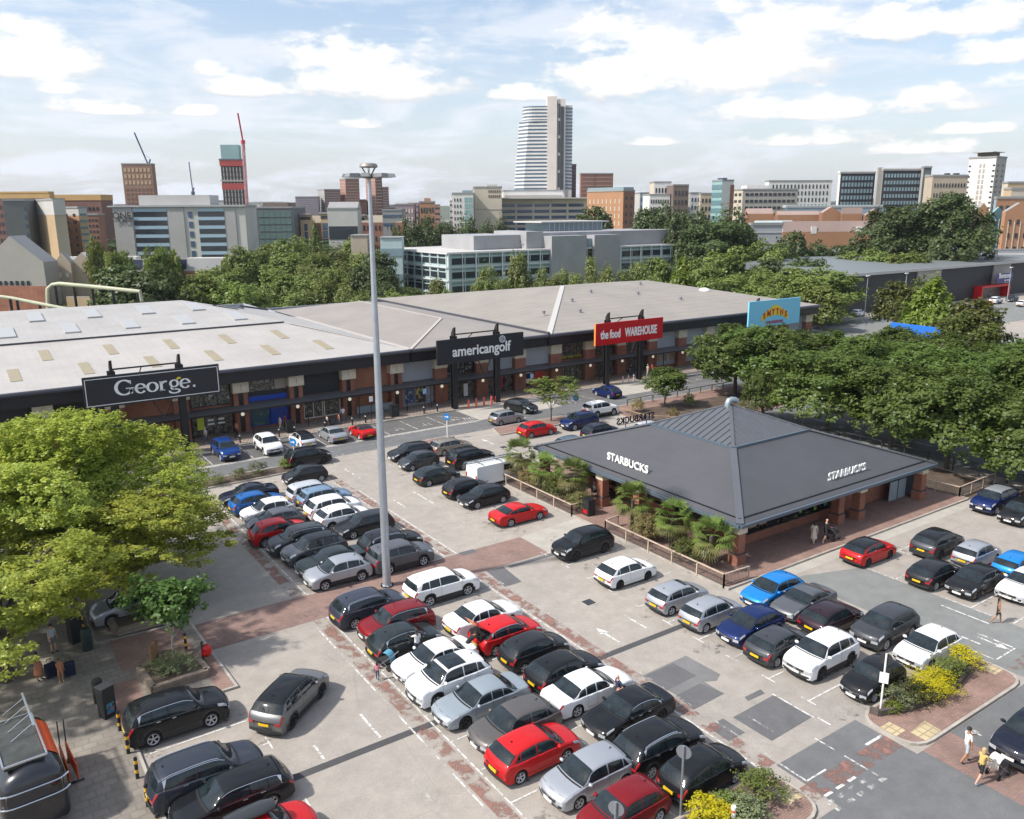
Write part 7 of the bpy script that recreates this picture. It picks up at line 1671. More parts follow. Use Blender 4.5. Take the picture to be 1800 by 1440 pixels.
	names = list(J); idx = {n: i for i, n in enumerate(names)}
	me = bpy.data.meshes.new('body'); me.from_pydata([tuple(J[n][0] * k) for n in names], [(idx[a], idx[b]) for a, b in E], [])
	o = bpy.data.objects.new('tmp', me); link(o); sk = o.modifiers.new('skin', 'SKIN'); sk.branch_smoothing = .3; sk.use_smooth_shade = True
	ly = me.skin_vertices[0].data
	for n in names: ly[idx[n]].radius = (J[n][1] * k, J[n][2] * k)
	ly[0].use_root = True
	ss = o.modifiers.new('sub', 'SUBSURF'); ss.levels = 1; ss.render_levels = 1
	dg = bpy.context.evaluated_depsgraph_get(); me2 = bpy.data.meshes.new_from_object(o.evaluated_get(dg)); COL.objects.unlink(o); bpy.data.objects.remove(o)
	me2.materials.clear(); ms = [SKIN[skin], CL[shirt], CL[trousers], CL[shoes] if shoes in CL else SKIN[skin]]
	for m_ in ms: me2.materials.append(m_)
	P = [J[n][0] * k for n in names]
	seg = [(P[idx[a]], P[idx[b]], a, b) for a, b in E]
	mi = []
	for f in me2.polygons:
		c = f.center; best = None; bd = 9
		for (a, b_, na, nb) in seg:
			d = b_ - a; t = max(0, min(1, (c - a).dot(d) / max(d.length_squared, 1e-9))); q = (c - a - d * t).length
			if q < bd: bd = q; best = (na, nb, t)
		na, nb, t = best; key = nb[:-1] if nb[-1] in 'LR' else nb; m_ = 0
		if key in ('waist',): m_ = 1 if t > .35 else 2
		elif key in ('chest',) or key == 'sh': m_ = 1
		elif key == 'neck': m_ = 1 if t < .55 else 0
		elif key == 'el': m_ = 1 if sleeve > .1 and (t < sleeve * 2 or sleeve > .5) else 0
		elif key == 'wr': m_ = 1 if sleeve > .8 and t < .9 else 0
		elif key == 'hip': m_ = 2
		elif key == 'kn': m_ = 2 if (leg == 'long' or t < .8) else 0
		elif key in ('ca', 'an'): m_ = 2 if leg == 'long' else 0
		elif key == 'toe': m_ = 3
		if dress and m_ == 2: m_ = 1
		mi.append(m_)
	me2.polygons.foreach_set('material_index', mi); me2.polygons.foreach_set('use_smooth', [True] * len(mi))
	t = thing('person', label, 'person', loc, rz, group); b_ = bpy.data.objects.new('body', me2); b_.parent = t; link(b_)
	if hair:
		hd = J['head'][0] * k; b = MB(); b.M = Matrix.Translation(hd + Vector((-.018, 0, .045)) * k) @ Matrix.Diagonal((.108 * k, .098 * k, .100 * k, 1))
		b.lathe([(.02, 1.0), (.45, .9), (.8, .62), (.98, .2), (1.0, -.15), (.85, -.35)], 14);
		if longhair: b.M = Matrix.Translation(hd + Vector((-.062, 0, -.06)) * k) @ Matrix.Diagonal((.055 * k, .088 * k, .15 * k, 1)); b.lathe([(.3, .9), (.95, .5), (1, -.2), (.8, -.8), (.2, -1)], 12)
		b.build('hair', HAIR[hair], t, smooth=True)
	if skirt or dress:
		b = MB(); z0 = .42 if dress else .62; b.lathe([(.24 * k, z0 * k), (.19 * k, .80 * k), (.155 * k, .98 * k), (.14 * k, 1.06 * k)], 16); b.build('skirt', CL[shirt if dress else trousers], t, smooth=True)
	return t
hood = mat('pram_hood_cream', (.62, .58, .50), .8)
person('man in a white t-shirt and pale shorts looking at his phone on the brick crossing', (33.7, 14.75, 0), R(-30), 'white', 'palegrey', 'tan', 'dark', 1.78, 'walk', 'black', .4, 'short', arms={'L': 'phone', 'R': 'down'}, step=.14)
person('blonde woman in a yellow top and black shorts pushing a cream pushchair', (32.9, 13.75, 0), R(-8), 'yellow', 'black', 'light', 'blonde', 1.66, 'walk', 'white', .4, 'short', longhair=True, arms={'L': 'push', 'R': 'push'}, step=.26, lean=.12)
pram((34.0, 13.55, 0), R(-8), 'pushchair with a cream hood on the brick crossing', hood)
person('woman in a black vest and black shorts walking alone across the right hand aisle', (47.6, 20.2, 0), R(-55), 'black', 'black', 'tan', 'dark', 1.7, 'walk', 'orange', 0, 'short', longhair=True, step=.2)
person('bald man in a navy t-shirt beside the white saloon', (24.15, 26.45, 0), R(165), 'navy', 'navy', 'light', None, 1.8, 'stand', 'black', .4, 'long', arms={'L': 'hip', 'R': 'down'})
person('man in black bending into the open boot of the red hatchback', (20.45, 34.3, 0), R(0), 'black', 'black', 'tan', 'dark', 1.75, 'bend', 'black', 1, 'long', arms={'L': 'reach', 'R': 'reach'})
person('man in a white t-shirt standing at the open door of the dark green grey hatchback', (18.3, 35.85, 0), R(95), 'white', 'navy', 'dark', 'dark', 1.78, 'stand', 'black', .45, 'long', arms={'L': 'reach', 'R': 'down'})
person('child in a pink top and jeans in front of the white saloon', (15.65, 35.2, 0), R(60), 'pink', 'denim', 'dark', 'dark', 1.08, 'walk', 'pink', .5, 'long', step=.12, longhair=True)
bluehood = mat('pram_hood_blue', (.10, .30, .42), .8); hood = bluehood
pram((16.55, 36.0, 0), R(120), 'light blue pushchair beside the rear of the dark green grey hatchback', hood)
person('woman in a long cream coat walking under the cafe eaves', (48.7, 33.35, .13), R(15), 'cream', 'cream', 'light', 'dark', 1.68, 'walk', 'white', 1, 'long', longhair=True, dress=True, step=.14)
person('bald man in dark top and shorts pushing a dark pushchair under the cafe eaves', (49.5, 33.0, .13), R(0), 'black', 'black', 'light', None, 1.82, 'walk', 'white', .4, 'short', arms={'L': 'push', 'R': 'push'}, step=.26, lean=.1)
hood = charcoal; pram((50.45, 32.95, .13), R(0), 'dark pushchair on the paving in front of the cafe windows', hood)
person('seated person in a white top under the left eaves of the cafe', (42.3, 49.9, .13), R(-20), 'white', 'denim', 'light', 'grey', 1.7, 'sit', 'white', .5, 'long', arms={'L': 'phone', 'R': 'phone'})
person('seated person in black with bare legs under the left eaves of the cafe', (43.15, 48.75, .13), R(100), 'black', 'black', 'light', 'brown', 1.7, 'sit', 'white', .4, 'short', arms={'L': 'phone', 'R': 'down'})
person('person in pale grey standing under the lower left tree', (2.35, 47.6, .12), R(-60), 'palegrey', 'grey', 'light', 'dark', 1.72, 'stand', 'black', .5, 'short')
person('child in orange holding the suitcase handle', (2.3, 44.1, .12), R(-80), 'orange', 'orange', 'tan', 'brown', 1.35, 'stand', 'yellow', .5, 'short', arms={'L': 'down', 'R': 'reach'})
person('person in a brown dress at the left of the two suitcases', (1.4, 44.9, .12), R(-40), 'orange', 'black', 'tan', 'dark', 1.62, 'stand', 'black', .2, 'short', dress=True, longhair=True)
for (x, y, rz, a, b_, sk, hr, lab, ps) in [
	(20.3, 85.4, 200, 'palegrey', 'denim', 'light', 'grey', 'man in pale grey walking past the shop doors behind the blue off-roader', 'walk'),
	(23.6, 85.9, 20, 'orange', 'black', 'tan', 'dark', 'person in orange at the shop doors with green posters', 'walk'),
	(28.2, 85.6, 190, 'cream', 'cream', 'light', 'dark', 'woman in cream walking in front of the blue posters', 'walk'),
	(28.9, 86.1, 190, 'red', 'black', 'tan', 'dark', 'person in dark red beside the woman in cream on the shop pavement', 'walk'),
	(33.2, 84.9, 0, 'white', 'black', 'light', 'brown', 'person in white sitting at the pavement table', 'sit'),
	(35.5, 85.8, 240, 'white', 'grey', 'tan', 'dark', 'woman in white standing between the pavement table and the shop wall', 'stand'),
	(34.6, 84.9, 180, 'orange', 'denim', 'light', 'dark', 'person in orange sitting at the pavement table', 'sit'),
	(54.9, 83.9, 200, 'blue', 'red', 'light', 'grey', 'person in blue and red between the goalpost legs of the golf sign', 'walk'),
	(56.6, 86.0, 170, 'black', 'black', 'tan', 'dark', 'person in black near the red poster doorway', 'stand'),
	(57.9, 70.2, 60, 'red', 'black', 'tan', 'dark', 'person in red crossing towards the service road beside the white off-roader', 'walk'),
	(58.8, 70.3, 60, 'white', 'black', 'dark', 'dark', 'person in white crossing beside the person in red', 'walk'),
	(81.2, 84.6, 180, 'cream', 'cream', 'tan', 'grey', 'person in cream under the right end of the red sign', 'walk'),
	(82.3, 84.9, 180, 'red', 'black', 'tan', 'dark', 'person in red and black beside the person in cream under the red sign', 'stand'),
	(79.5, 86.2, 90, 'navy', 'denim', 'light', 'brown', 'person in navy at the doors right of the warehouse sign post', 'stand')]:
	person(lab, (x, y, .12 if y > 80 else 0), R(rz), a, b_, sk, hr, 1.72, ps, 'black', .5, 'long')
# ---------------------------------------------------------------- the town beyond
def facade(name, c, var=.12, vs=.08, rough=.8): return mat(name, c, rough, var=var, vscale=vs)
W = {k: facade('town_' + k, v) for k, v in dict(tan=(.42, .30, .18), orange=(.38, .20, .11), redbrick=(.26, .125, .085), dkbrick=(.17, .085, .065), purple=(.20, .12, .11), pink=(.33, .17, .13), grey=(.34, .335, .33), ltgrey=(.46, .45, .43), slate=(.12, .13, .135), white=(.66, .64, .61), cream=(.52, .46, .37),
      beige=(.42, .35, .27), concrete=(.36, .34, .31), black=(.035, .037, .042), brown=(.16, .12, .10), sand=(.46, .34, .21), roofgrey=(.27, .27, .27), rooftan=(.30, .26, .20), roofpink=(.34, .25, .22), teal=(.24, .38, .38), metal=(.36, .37, .385), yellow=(.48, .30, .12), lilac=(.25, .22, .25), scaffold=(.24, .145, .10), red=(.38, .06, .05), glassgreen=(.10, .16, .15), bluegrey=(.26, .32, .38), palegreen=(.42, .52, .52)).items()}
G_blue = mat('town_glass_blue', (.045, .085, .15), .12, spec=.8); G_dark = mat('town_glass_dark', (.025, .032, .042), .15, spec=.7); G_teal = mat('town_glass_teal', (.12, .21, .24), .12, spec=.8); G_pale = mat('town_glass_pale', (.22, .30, .34), .2, spec=.8)
def solve_w(E, d, px):
	# distance along d from E at which the image column px is reached
	k = (px - 900) / FPX; e = E - Vector((0, 0, CAM_H)); a = e.dot(CX) - k * e.dot(CF); b = d.dot(CX) - k * d.dot(CF)
	return -a / b
PANEL = {}
def pane(parent, m, w, h, pos, ang, name='window', depth=.25, kind=None):
	key = (name, m.name, round(w, 2), round(h, 2))
	if key not in PANEL:
		b = MB(); b.box(-w / 2, w / 2, -depth * .5, depth, -h / 2, h / 2); me = b.build(name, m, link_=False).data; PANEL[key] = me
	o = bpy.data.objects.new(name, PANEL[key]); o.parent = parent; o.location = pos; o.rotation_euler = (0, 0, ang); link(o)
	if kind: o['kind'] = kind
	return o
class Block:
	"""rectangular building: near vertical edge at image column xe, faces running to columns xl and xr"""
	def __init__(s, label, xe, dist, phi, xl, xr, ytop, wm, wmr=None, name='building', cat='building', roof=None, group=None, z0=-.1, par=.8):
		E = at(xe, ytop, dist); s.H = E.z; p = R(phi)
		s.dr = X0 * math.cos(p) + F0 * math.sin(p); s.dl = -X0 * math.sin(p) + F0 * math.cos(p)
		s.wr = abs(solve_w(E, s.dr, xr)); s.wl = abs(solve_w(E, s.dl, xl)) if xl < xe - .5 else s.wr * .7
		s.wl = min(s.wl, 140); s.wr = min(s.wr, 260)
		s.E = Vector((E.x, E.y, 0)); s.t = thing(name, label, cat, s.E, 0, group)
		s.z0 = z0; a = Vector((0, 0, 0)); b_ = s.dr * s.wr; d = s.dl * s.wl; c = b_ + d; s.c = [a, b_, c, d]
		b = MB(); b.mat(wmr or wm)
		H = s.H
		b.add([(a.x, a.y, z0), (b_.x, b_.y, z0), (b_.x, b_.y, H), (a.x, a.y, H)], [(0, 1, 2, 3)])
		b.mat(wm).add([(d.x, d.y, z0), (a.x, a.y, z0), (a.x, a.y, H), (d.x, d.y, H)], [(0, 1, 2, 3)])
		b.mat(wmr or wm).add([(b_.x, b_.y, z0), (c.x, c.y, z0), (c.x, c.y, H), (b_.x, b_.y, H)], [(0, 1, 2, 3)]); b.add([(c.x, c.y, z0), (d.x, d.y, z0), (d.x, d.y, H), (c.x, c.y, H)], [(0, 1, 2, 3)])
		b.build('wall', None, s.t)
		b = MB(); b.add([(q.x, q.y, H + .02) for q in s.c], [(0, 1, 2, 3)])
		if par:
			for i in range(4): b.bar((*s.c[i].xy, H + par / 2 - .1), (*s.c[(i + 1) % 4].xy, H + par / 2 - .1), .5, par)
		b.build('roof', roof or W['roofgrey'], s.t)
	def face(s, which):
		if which == 'r': return s.dr, s.wr, s.dr.cross(Z), math.atan2(s.dr.y, s.dr.x)
		return s.dl, s.wl, -s.dl.cross(Z), math.atan2(-s.dl.y, -s.dl.x)
	def grid(s, which, nx, nz, m, u0=.04, u1=.96, v0=.1, v1=.95, fw=.55, fh=.5, name='window', kind_cap=100, skip=None):
		d, w, n, ang = s.face(which); cw = w * (u1 - u0) / nx; chh = s.H * (v1 - v0) / nz; k = 0; rest = []
		for j_ in range(nz - 1, -1, -1):
			for i in range(nx):
				if skip and skip(i, j_): continue
				u = w * u0 + cw * (i + .5); v = s.H * v0 + chh * (j_ + .5); pos = d * u + Vector((0, 0, v)) + n * .05
				if k < kind_cap: pane(s.t, m, cw * fw, chh * fh, pos, ang, name)
				else: rest.append((pos, cw * fw, chh * fh))
				k += 1
		if rest:
			b = MB()
			for pos, a, h in rest: b.M = Matrix.Translation(pos) @ Matrix.Rotation(ang, 4, 'Z'); b.box(-a / 2, a / 2, -.12, .25, -h / 2, h / 2)
			o = b.build(name, m, s.t, kind='stuff')
		return s
	def bands(s, which, nz, m, fh=.5, u0=.02, u1=.98, v0=.08, v1=.97, name='window_band'):
		return s.grid(which, 1, nz, m, u0, u1, v0, v1, 1.0, fh, name)
	def box(s, name, m, u0, u1, w0, w1, z0, z1):
		"""extra volume: u along the right face, w along the left face (fractions), z in metres"""
		b = MB(); q = [s.dr * s.wr * a + s.dl * s.wl * c for a, c in ((u0, w0), (u1, w0), (u1, w1), (u0, w1))]
		b.add([(p.x, p.y, z0) for p in q] + [(p.x, p.y, z1) for p in q], [(3, 2, 1, 0), (4, 5, 6, 7), (0, 1, 5, 4), (1, 2, 6, 5), (2, 3, 7, 6), (3, 0, 4, 7)])
		return b.build(name, m, s.t)
	def gable(s, name, m, wm, rise, along='r', ov=.02):
		b = MB(); a, bb, c, d = s.c; H = s.H
		if along == 'r': r0 = (a + d) / 2; r1 = (bb + c) / 2; ends = [(a, d, r0), (bb, c, r1)]; sl = [(a, bb, r1, r0), (c, d, r0, r1)]
		else: r0 = (a + bb) / 2; r1 = (d + c) / 2; ends = [(a, bb, r0), (d, c, r1)]; sl = [(d, a, r0, r1), (bb, c, r1, r0)]
		b.mat(m)
		for (p, q, r_, t_) in sl: b.add([(p.x, p.y, H), (q.x, q.y, H), (r_.x, r_.y, H + rise), (t_.x, t_.y, H + rise)], [(0, 1, 2, 3)])
		b.mat(wm)
		for (p, q, r_) in ends: b.add([(p.x, p.y, H), (q.x, q.y, H), (r_.x, r_.y, H + rise)], [(0, 1, 2)])
		return b.build(name, None, s.t)
# --- left group
B = Block('long dark brick apartment block with an orange top storey at the far left edge', -60, 500, -2, -70, 85, 340, W['dkbrick'], roof=W['yellow']); B.grid('r', 22, 6, G_dark, v0=.1, v1=.85, fh=.45); B.box('top_storey', W['yellow'], -.01, 1.01, -.02, 1, B.H - 2.6, B.H + .6)
B = Block('dark brick apartment block with orange top storey, lower and right of the similar one', 85, 505, -2, 60, 176, 345, W['dkbrick'], roof=W['yellow']); B.grid('r', 12, 6, G_dark, v0=.1, v1=.85, fh=.45); B.box('top_storey', W['yellow'], -.01, 1.01, -.02, 1, B.H - 2.2, B.H + .6)
B = Block('grey slate clad block with yellow flank at the left edge', 4, 385, 14, -40, 45, 353, W['yellow'], W['slate']); B.grid('l', 5, 7, W['white'], fw=.5, fh=.35); B.grid('r', 2, 7, G_blue, u0=.86, u1=1.0, fw=.8)
B = Block('tan brick tower block with a pale grey top storey', 92, 370, 42, 52, 113, 352, W['tan'], W['beige']); B.box('top_storey', W['ltgrey'], -.01, 1.01, -.01, 1.01, B.H * .80, B.H + .3)
B = Block('orange tan apartment tower with green glass balconies', 137, 385, 52, 108, 152, 366, W['orange'], W['tan']); B.grid('l', 2, 7, G_dark, fw=.3, fh=.35); B.box('top_storey', W['ltgrey'], -.01, 1.01, -.01, 1.01, B.H * .88, B.H + .3); B.grid('r', 1, 8, G_teal, fw=.9, fh=.35, name='balcony')
B = Block('dark red brick flats beside the long white offices', 152, 440, 5, 140, 172, 378, W['redbrick']); B.grid('r', 3, 7, G_dark, fw=.5)
# offices with the ONE lettering
B = Block('long white and grey offices with blue ribbon windows and the dark letters ONE', 197, 415, 2, 163, 430, 364, W['ltgrey'], W['ltgrey']); D, Wd, nn, ang = B.face('r')
def seg(x): return abs(solve_w(at(197, 364, 415), B.dr, x)) / B.wr
for (xa, xb) in ((233, 292), (347, 393)):
	for k in range(6):
		v = .12 + .15 * k; u0, u1 = seg(xa), seg(xb); w = (u1 - u0) * Wd; pos = D * Wd * (u0 + u1) / 2 + Vector((0, 0, B.H * v)) + nn * .1
		pane(B.t, G_dark, w, B.H * .085, pos, ang, 'window_band'); pane(B.t, mat('town_spandrel_blue', (.30, .42, .52), .4), w, B.H * .055, pos + Vector((0, 0, B.H * .072)), ang, 'spandrel')
for k in range(5): pane(B.t, G_blue, 1.8, 2.6, D * Wd * seg(333) + Vector((0, 0, B.H * (.18 + .17 * k))) + nn * .1, ang)
B.grid('l', 2, 6, G_blue, fw=.85, fh=.5)
for (xa, xb, y0) in ((198, 231, 0), (294, 322, 0), (396, 413, 0)):
	u0, u1 = seg(xa), seg(xb); b = MB(); b.M = Matrix.Translation(D * Wd * (u0 + u1) / 2 + nn * .5) @ Matrix.Rotation(ang, 4, 'Z'); b.box(-(u1 - u0) * Wd / 2, (u1 - u0) * Wd / 2, 0, .6, -.1, B.H - .3); b.build('wall_panel', W['grey'], B.t)
B.box('roof_canopy', W['metal'], -.03, 1.01, -.06, 1, B.H - .1, B.H + .5); B.box('plant_room', W['ltgrey'], .18, .72, .2, .9, B.H + .5, B.H + 5.0)
o = textmesh('ONE', 3.9, charcoal, B.t, D * Wd * seg(214) + nn * 1.1 + Vector((0, 0, B.H * .80)), (R(90), 0, ang), off_=.06, ext=.1)
o = textmesh('CITY WEST', 1.5, charcoal, B.t, D * Wd * seg(214) + nn * 1.1 + Vector((0, 0, B.H * .74)), (R(90), 0, ang), off_=.01, ext=.05)
B = Block('dark glass offices with green glazing right of the ONE building', 450, 435, 3, 418, 514, 366, W['slate'], W['slate']); B.grid('r', 6, 6, W['glassgreen'], fw=.94, fh=.82); B.box('core', W['ltgrey'], -.42, 0, 0, .6, 0, B.H); B.grid('l', 3, 8, G_pale, fw=.4, fh=.4)
B.box('plant_room', W['brown'], .1, .8, .2, .8, B.H, B.H + 2.5)
# --- towers on the left skyline
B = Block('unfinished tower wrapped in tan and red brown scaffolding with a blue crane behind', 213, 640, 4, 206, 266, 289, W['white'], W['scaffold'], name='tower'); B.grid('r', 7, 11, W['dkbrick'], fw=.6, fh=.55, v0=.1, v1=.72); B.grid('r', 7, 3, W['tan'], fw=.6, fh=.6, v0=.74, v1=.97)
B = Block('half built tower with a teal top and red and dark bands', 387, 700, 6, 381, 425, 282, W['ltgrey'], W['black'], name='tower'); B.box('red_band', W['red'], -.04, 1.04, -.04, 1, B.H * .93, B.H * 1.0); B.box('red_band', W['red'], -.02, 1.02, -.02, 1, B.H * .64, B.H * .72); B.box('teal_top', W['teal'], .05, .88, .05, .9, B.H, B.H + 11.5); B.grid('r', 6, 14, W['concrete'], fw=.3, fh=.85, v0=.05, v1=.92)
B.box('slab_edge', W['concrete'], -.05, 1.05, -.05, 1, B.H * .74, B.H * .76); B.box('slab_edge', W['slate'], -.06, 1.06, -.06, 1, B.H * 1.0, B.H * 1.02)
def lattice(b, p, q, w, n, r_=.12):
	p = Vector(p); q = Vector(q); d = (q - p).normalized(); s = d.cross(Vector((.3, .5, .8))).normalized() * w; u = d.cross(s).normalized() * w
	cs = [s, u, -s, -u]
	for c in cs: b.bar(p + c, q + c, r_ * 1.6)
	for i in range(n):
		for k in range(4): b.bar(p + (q - p) * i / n + cs[k], p + (q - p) * (i + 1) / n + cs[(k + 1) % 4], r_)
def crane(label, base, top, tip, back, m, m2, dist, w=1.0):
	a = at(*base, dist); a.z = 0; c = at(*top, dist); e = at(*tip, dist - 8); f = at(*back, dist)
	t = thing('tower_crane', label, 'crane', (a.x, a.y, 0)); o = Vector((a.x, a.y, 0))
	b = MB(); lattice(b, (0, 0, 0), c - o, w, 16, .3); b.build('crane_mast', m2, t)
	b = MB(); lattice(b, c - o, e - o, w * .45, 18, .16); b.build('jib', m, t)
	b = MB(); b.bar(c - o, f - o, 1.0); b.bar(f - o + Vector((0, 0, 1)), c - o + (e - o - (c - o)) * .35, .15); b.build('counter_jib', m, t)
	b = MB(); b.box(-1.3, 1.3, -1.3, 1.3, 0, 2.6); ob = b.build('cab', m, t); ob.location = c - o - Vector((0, 0, 2))
M_cr = mat('crane_red', (.55, .05, .07), .5); M_crw = mat('crane_pink', (.55, .32, .32), .6); M_cb = mat('crane_blue', (.10, .15, .26), .5)
crane('red luffing tower crane beside the half built teal topped tower', (433, 352), (427, 248), (418, 199), (430, 262), M_cr, M_crw, 690, 1.0)
crane('blue and white luffing crane above the scaffolded tower', (262, 352), (261, 291), (236, 233), (264, 280), M_cb, W['bluegrey'], 660, .8)
crane('thin far off crane between the two unfinished towers', (340, 352), (339, 338), (332, 285), (341, 330), M_cb, W['teal'], 760, .6)
for (lab, xe, xl, xr, yt, wm, wr_) in [('wide brown grey apartment block with pale window rows, leftmost of the brick tower group', 519, 515, 559, 347, W['purple'], W['lilac']), ('grey mauve tower second from left in the brick tower group', 570, 558, 598, 334, W['grey'], W['purple']),
	('salmon brick tower left of the light mast', 607, 597, 631, 315, W['pink'], W['redbrick']), ('tall salmon tower with shade coloured into its right side, right of the light mast', 659, 642, 671, 306, W['pink'], W['dkbrick']), ('brown tower stepping down behind the tall salmon tower', 672, 668, 683, 330, W['dkbrick'], W['purple'])]:  # salmon towers: darker right wall colours stand in for their shaded side
	B = Block(lab, xe, 620 + xe * .1, 30 if xe != 519 else 8, xl, xr, yt, wm, wr_, name='tower'); B.bands('r', 12, W['concrete'], .22, .05, .95, .4, .97, 'window_row'); B.bands('l', 12, W['concrete'], .2, .05, .95, .4, .97, 'window_row')
B = Block('small dark block between the salmon towers', 630, 700, 8, 626, 642, 352, W['dkbrick'])
B = Block('low grey roofed hall with pale walls below the salmon towers', 575, 420, 4, 565, 628, 368, W['ltgrey'], W['ltgrey'], roof=W['roofgrey']); B.gable('pitched_roof', W['roofgrey'], W['ltgrey'], 3.5); B.bands('r', 1, G_dark, .3)
B = Block('grey flat office with blue strip windows below the brown stepped tower', 672, 440, 4, 660, 706, 370, W['grey'], W['roofgrey']); B.bands('r', 2, G_blue, .3, v0=.6)
# sandstone and red brick offices
B = Block('long red brick offices with a tan pitched roof and sandstone bays', 520, 450, -1, 515, 712, 392, W['redbrick'], W['redbrick'], roof=W['rooftan'], par=0); B.gable('pitched_roof', W['rooftan'], W['redbrick'], 3.6); B.grid('r', 26, 2, G_dark, fw=.4, fh=.45, v0=.35, v1=1.0)
for (xa, xb, yt) in ((527, 546, 378), (563, 584, 376), (622, 641, 380)):
	C = Block('square sandstone stair tower with glazed top on the red brick offices, at column %s' % {527: 'left', 563: 'centre', 622: 'right'}[xa], xa, 444, -1, xa - 3, xb, yt, W['sand'], W['sand'], roof=W['roofgrey'], name='stair_tower'); C.t['label'] = {527: 'left one of three sandstone stair towers on the long red brick offices', 563: 'middle glass fronted stair tower on the long red brick offices', 622: 'right one of three sandstone stair towers, beside the light mast'}[xa]
	C.grid('r', 1, 4, G_blue, fw=.75 if xa == 563 else .3, fh=.85, v0=.05, v1=.8); C.bands('r', 1, G_dark, .6, v0=.86, v1=.98)
	C.box('hat_roof', W['roofgrey'], -.1, 1.1, -.2, 1.1, C.H, C.H + .8)
# white flats and offices mid skyline
B = Block('orange brick building with a small roof mast left of the white flats', 737, 480, 5, 731, 764, 356, W['orange'], W['orange']); B.box('top', W['orange'], .3, .7, .2, .8, B.H, B.H + 2.5); B.grid('r', 5, 4, G_dark)
B = Block('white flats with red and teal panels', 795, 480, 4, 783, 832, 341, W['white'], W['white']); B.grid('r', 3, 6, G_dark, u1=.45, fw=.4, v0=.3); B.grid('r', 2, 6, W['teal'], u0=.55, fw=.8, fh=.8, v0=.3); B.grid('l', 2, 6, W['red'], v0=.3); B.box('roof_box', G_pale, .5, .98, .1, .9, B.H, B.H + 2.2)
B = Block('beige concrete block with roof plant right of the white flats', 833, 500, 3, 822, 882, 330, W['ltgrey'], W['cream']); B.box('roof_plant', W['ltgrey'], .5, .9, .2, .8, B.H, B.H + 2.5); B.grid('r', 6, 2, W['brown'], u0=.5, fw=.6, v0=.82, v1=.98); B.bands('r', 1, W['concrete'], .2, v0=.6, v1=.7)
B = Block('small dark and white flats on the skyline left of the orange brick building', 695, 520, 3, 690, 728, 360, W['white'], W['lilac']); B.grid('r', 6, 3, W['white'], fw=.4, v0=.4)
B = Block('long cream offices with five rows of blue ribbon windows', 872, 540, 3, 856, 1031, 350, W['cream'], W['cream'])
for k in range(5): B.grid('r', 5, 1, G_blue, u0=.03, u1=.98, v0=.955 - .125 * (k + 1), v1=1.02 - .125 * (k + 1), fw=.88, fh=1, name='window_band')
B.box('roof_canopy', W['ltgrey'], -.03, 1.02, -.04, 1, B.H, B.H + .6)
B = Block('white podium below the great tower', 885, 600, 2, 880, 990, 336, W['white'], W['white']); B.bands('r', 1, W['concrete'], .4, v0=.8)
# --- the great tower, stepped with a curved top
pt = at(972, 330, 655); t = thing('great_tower', 'very tall white tower with a leaning curved glass side and a pale stone core', 'tower', (pt.x, pt.y, 0)); o = Vector((pt.x, pt.y, 0))
def lvl(y): return at(960, y, 655).z
def colx(px): # offset along the image's right from the tower's middle, in metres
	return (at(px, 340, 655) - o).dot(X0)
M_tw = W['white']; nfl = 30; zt, zb = lvl(189), -1.0
def ringpts(px0, px1, depth, bow, n=9):
	x0, x1 = colx(px0), colx(px1); out = []
	for i in range(n): u = i / (n - 1); out.append(X0 * (x0 + (x1 - x0) * u) - F0 * (bow * math.sin(math.pi * min(1, u * 1.0)) ))
	return out
def level_poly(z):
	y = 340 + (z - lvl(340)) / (lvl(189) - lvl(340)) * (189 - 340)
	if z > lvl(215): lft = 918.5
	else: lft = 912.5 - (215 and (1 - (z - zb) / (lvl(215) - zb))) * 15.5
	P = []
	x0, x1 = colx(lft), colx(962)
	if z > lvl(215):
		for i in range(7): a = math.pi / 2 * i / 6; P.append(X0 * (x0 + 9 - 9 * math.cos(a) * 1.0) - F0 * (9 * math.sin(a)))
		P.append(X0 * x1 - F0 * 9)
	else: P += [X0 * x0, X0 * (x0 + 7) - F0 * 8, X0 * x1 - F0 * 9]
	P += [X0 * x1 + F0 * 16, X0 * x0 + F0 * 16]
	return P
zs = [lvl(y) for y in [189, 194, 200, 206, 212, 215.5]] + [lvl(222 + 6.4 * i) for i in range(19)]
zs = sorted(zs)
for z, z2 in zip(zs, zs[1:]):
	P = level_poly((z + z2) / 2); n = len(P); h = (z2 - z)
	b = MB(); b.prism([(p.x, p.y) for p in P], z + h * .02, z + h * .50); b.build('floor_band', M_tw, t)
	c = sum((Vector((p.x, p.y)) for p in P), Vector((0, 0))) / n; b = MB(); b.prism([tuple(c + (Vector((p.x, p.y)) - c) * .97) for p in P], z + h * .50, z2 + h * .02); b.build('window_band', mat('tower_glass', (.13, .18, .23), .2), t)
b = MB(); P = level_poly(zs[0]); b.prism([(p.x, p.y) for p in P], -1, zs[0] + .1); b.build('base', M_tw, t)
def tbox(name, m, pa, pb, f0, f1, z0, z1):
	xa, xb = colx(pa), colx(pb); q_ = [X0 * xa + F0 * f0, X0 * xb + F0 * f0, X0 * xb + F0 * f1, X0 * xa + F0 * f1]; b = MB(); b.prism([(p.x, p.y) for p in q_], z0, z1); return b.build(name, m, t)
core = tbox('stone_core', facade('town_pale_stone', (.64, .58, .52)), 960.5, 977, -10, 12, -1, lvl(172.5)); tbox('stone_core', MATS['town_pale_stone'], 978.5, 991.5, -9, 12, -1, lvl(177)); tbox('glass_slot', G_blue, 976.9, 979, -8, 10, -1, lvl(190)); tbox('glass_wing', G_dark, 983, 989, -9.4, 12, lvl(338), lvl(190)); tbox('grey_wing', W['ltgrey'], 991.4, 1003.5, -8, 16, -1, lvl(188))
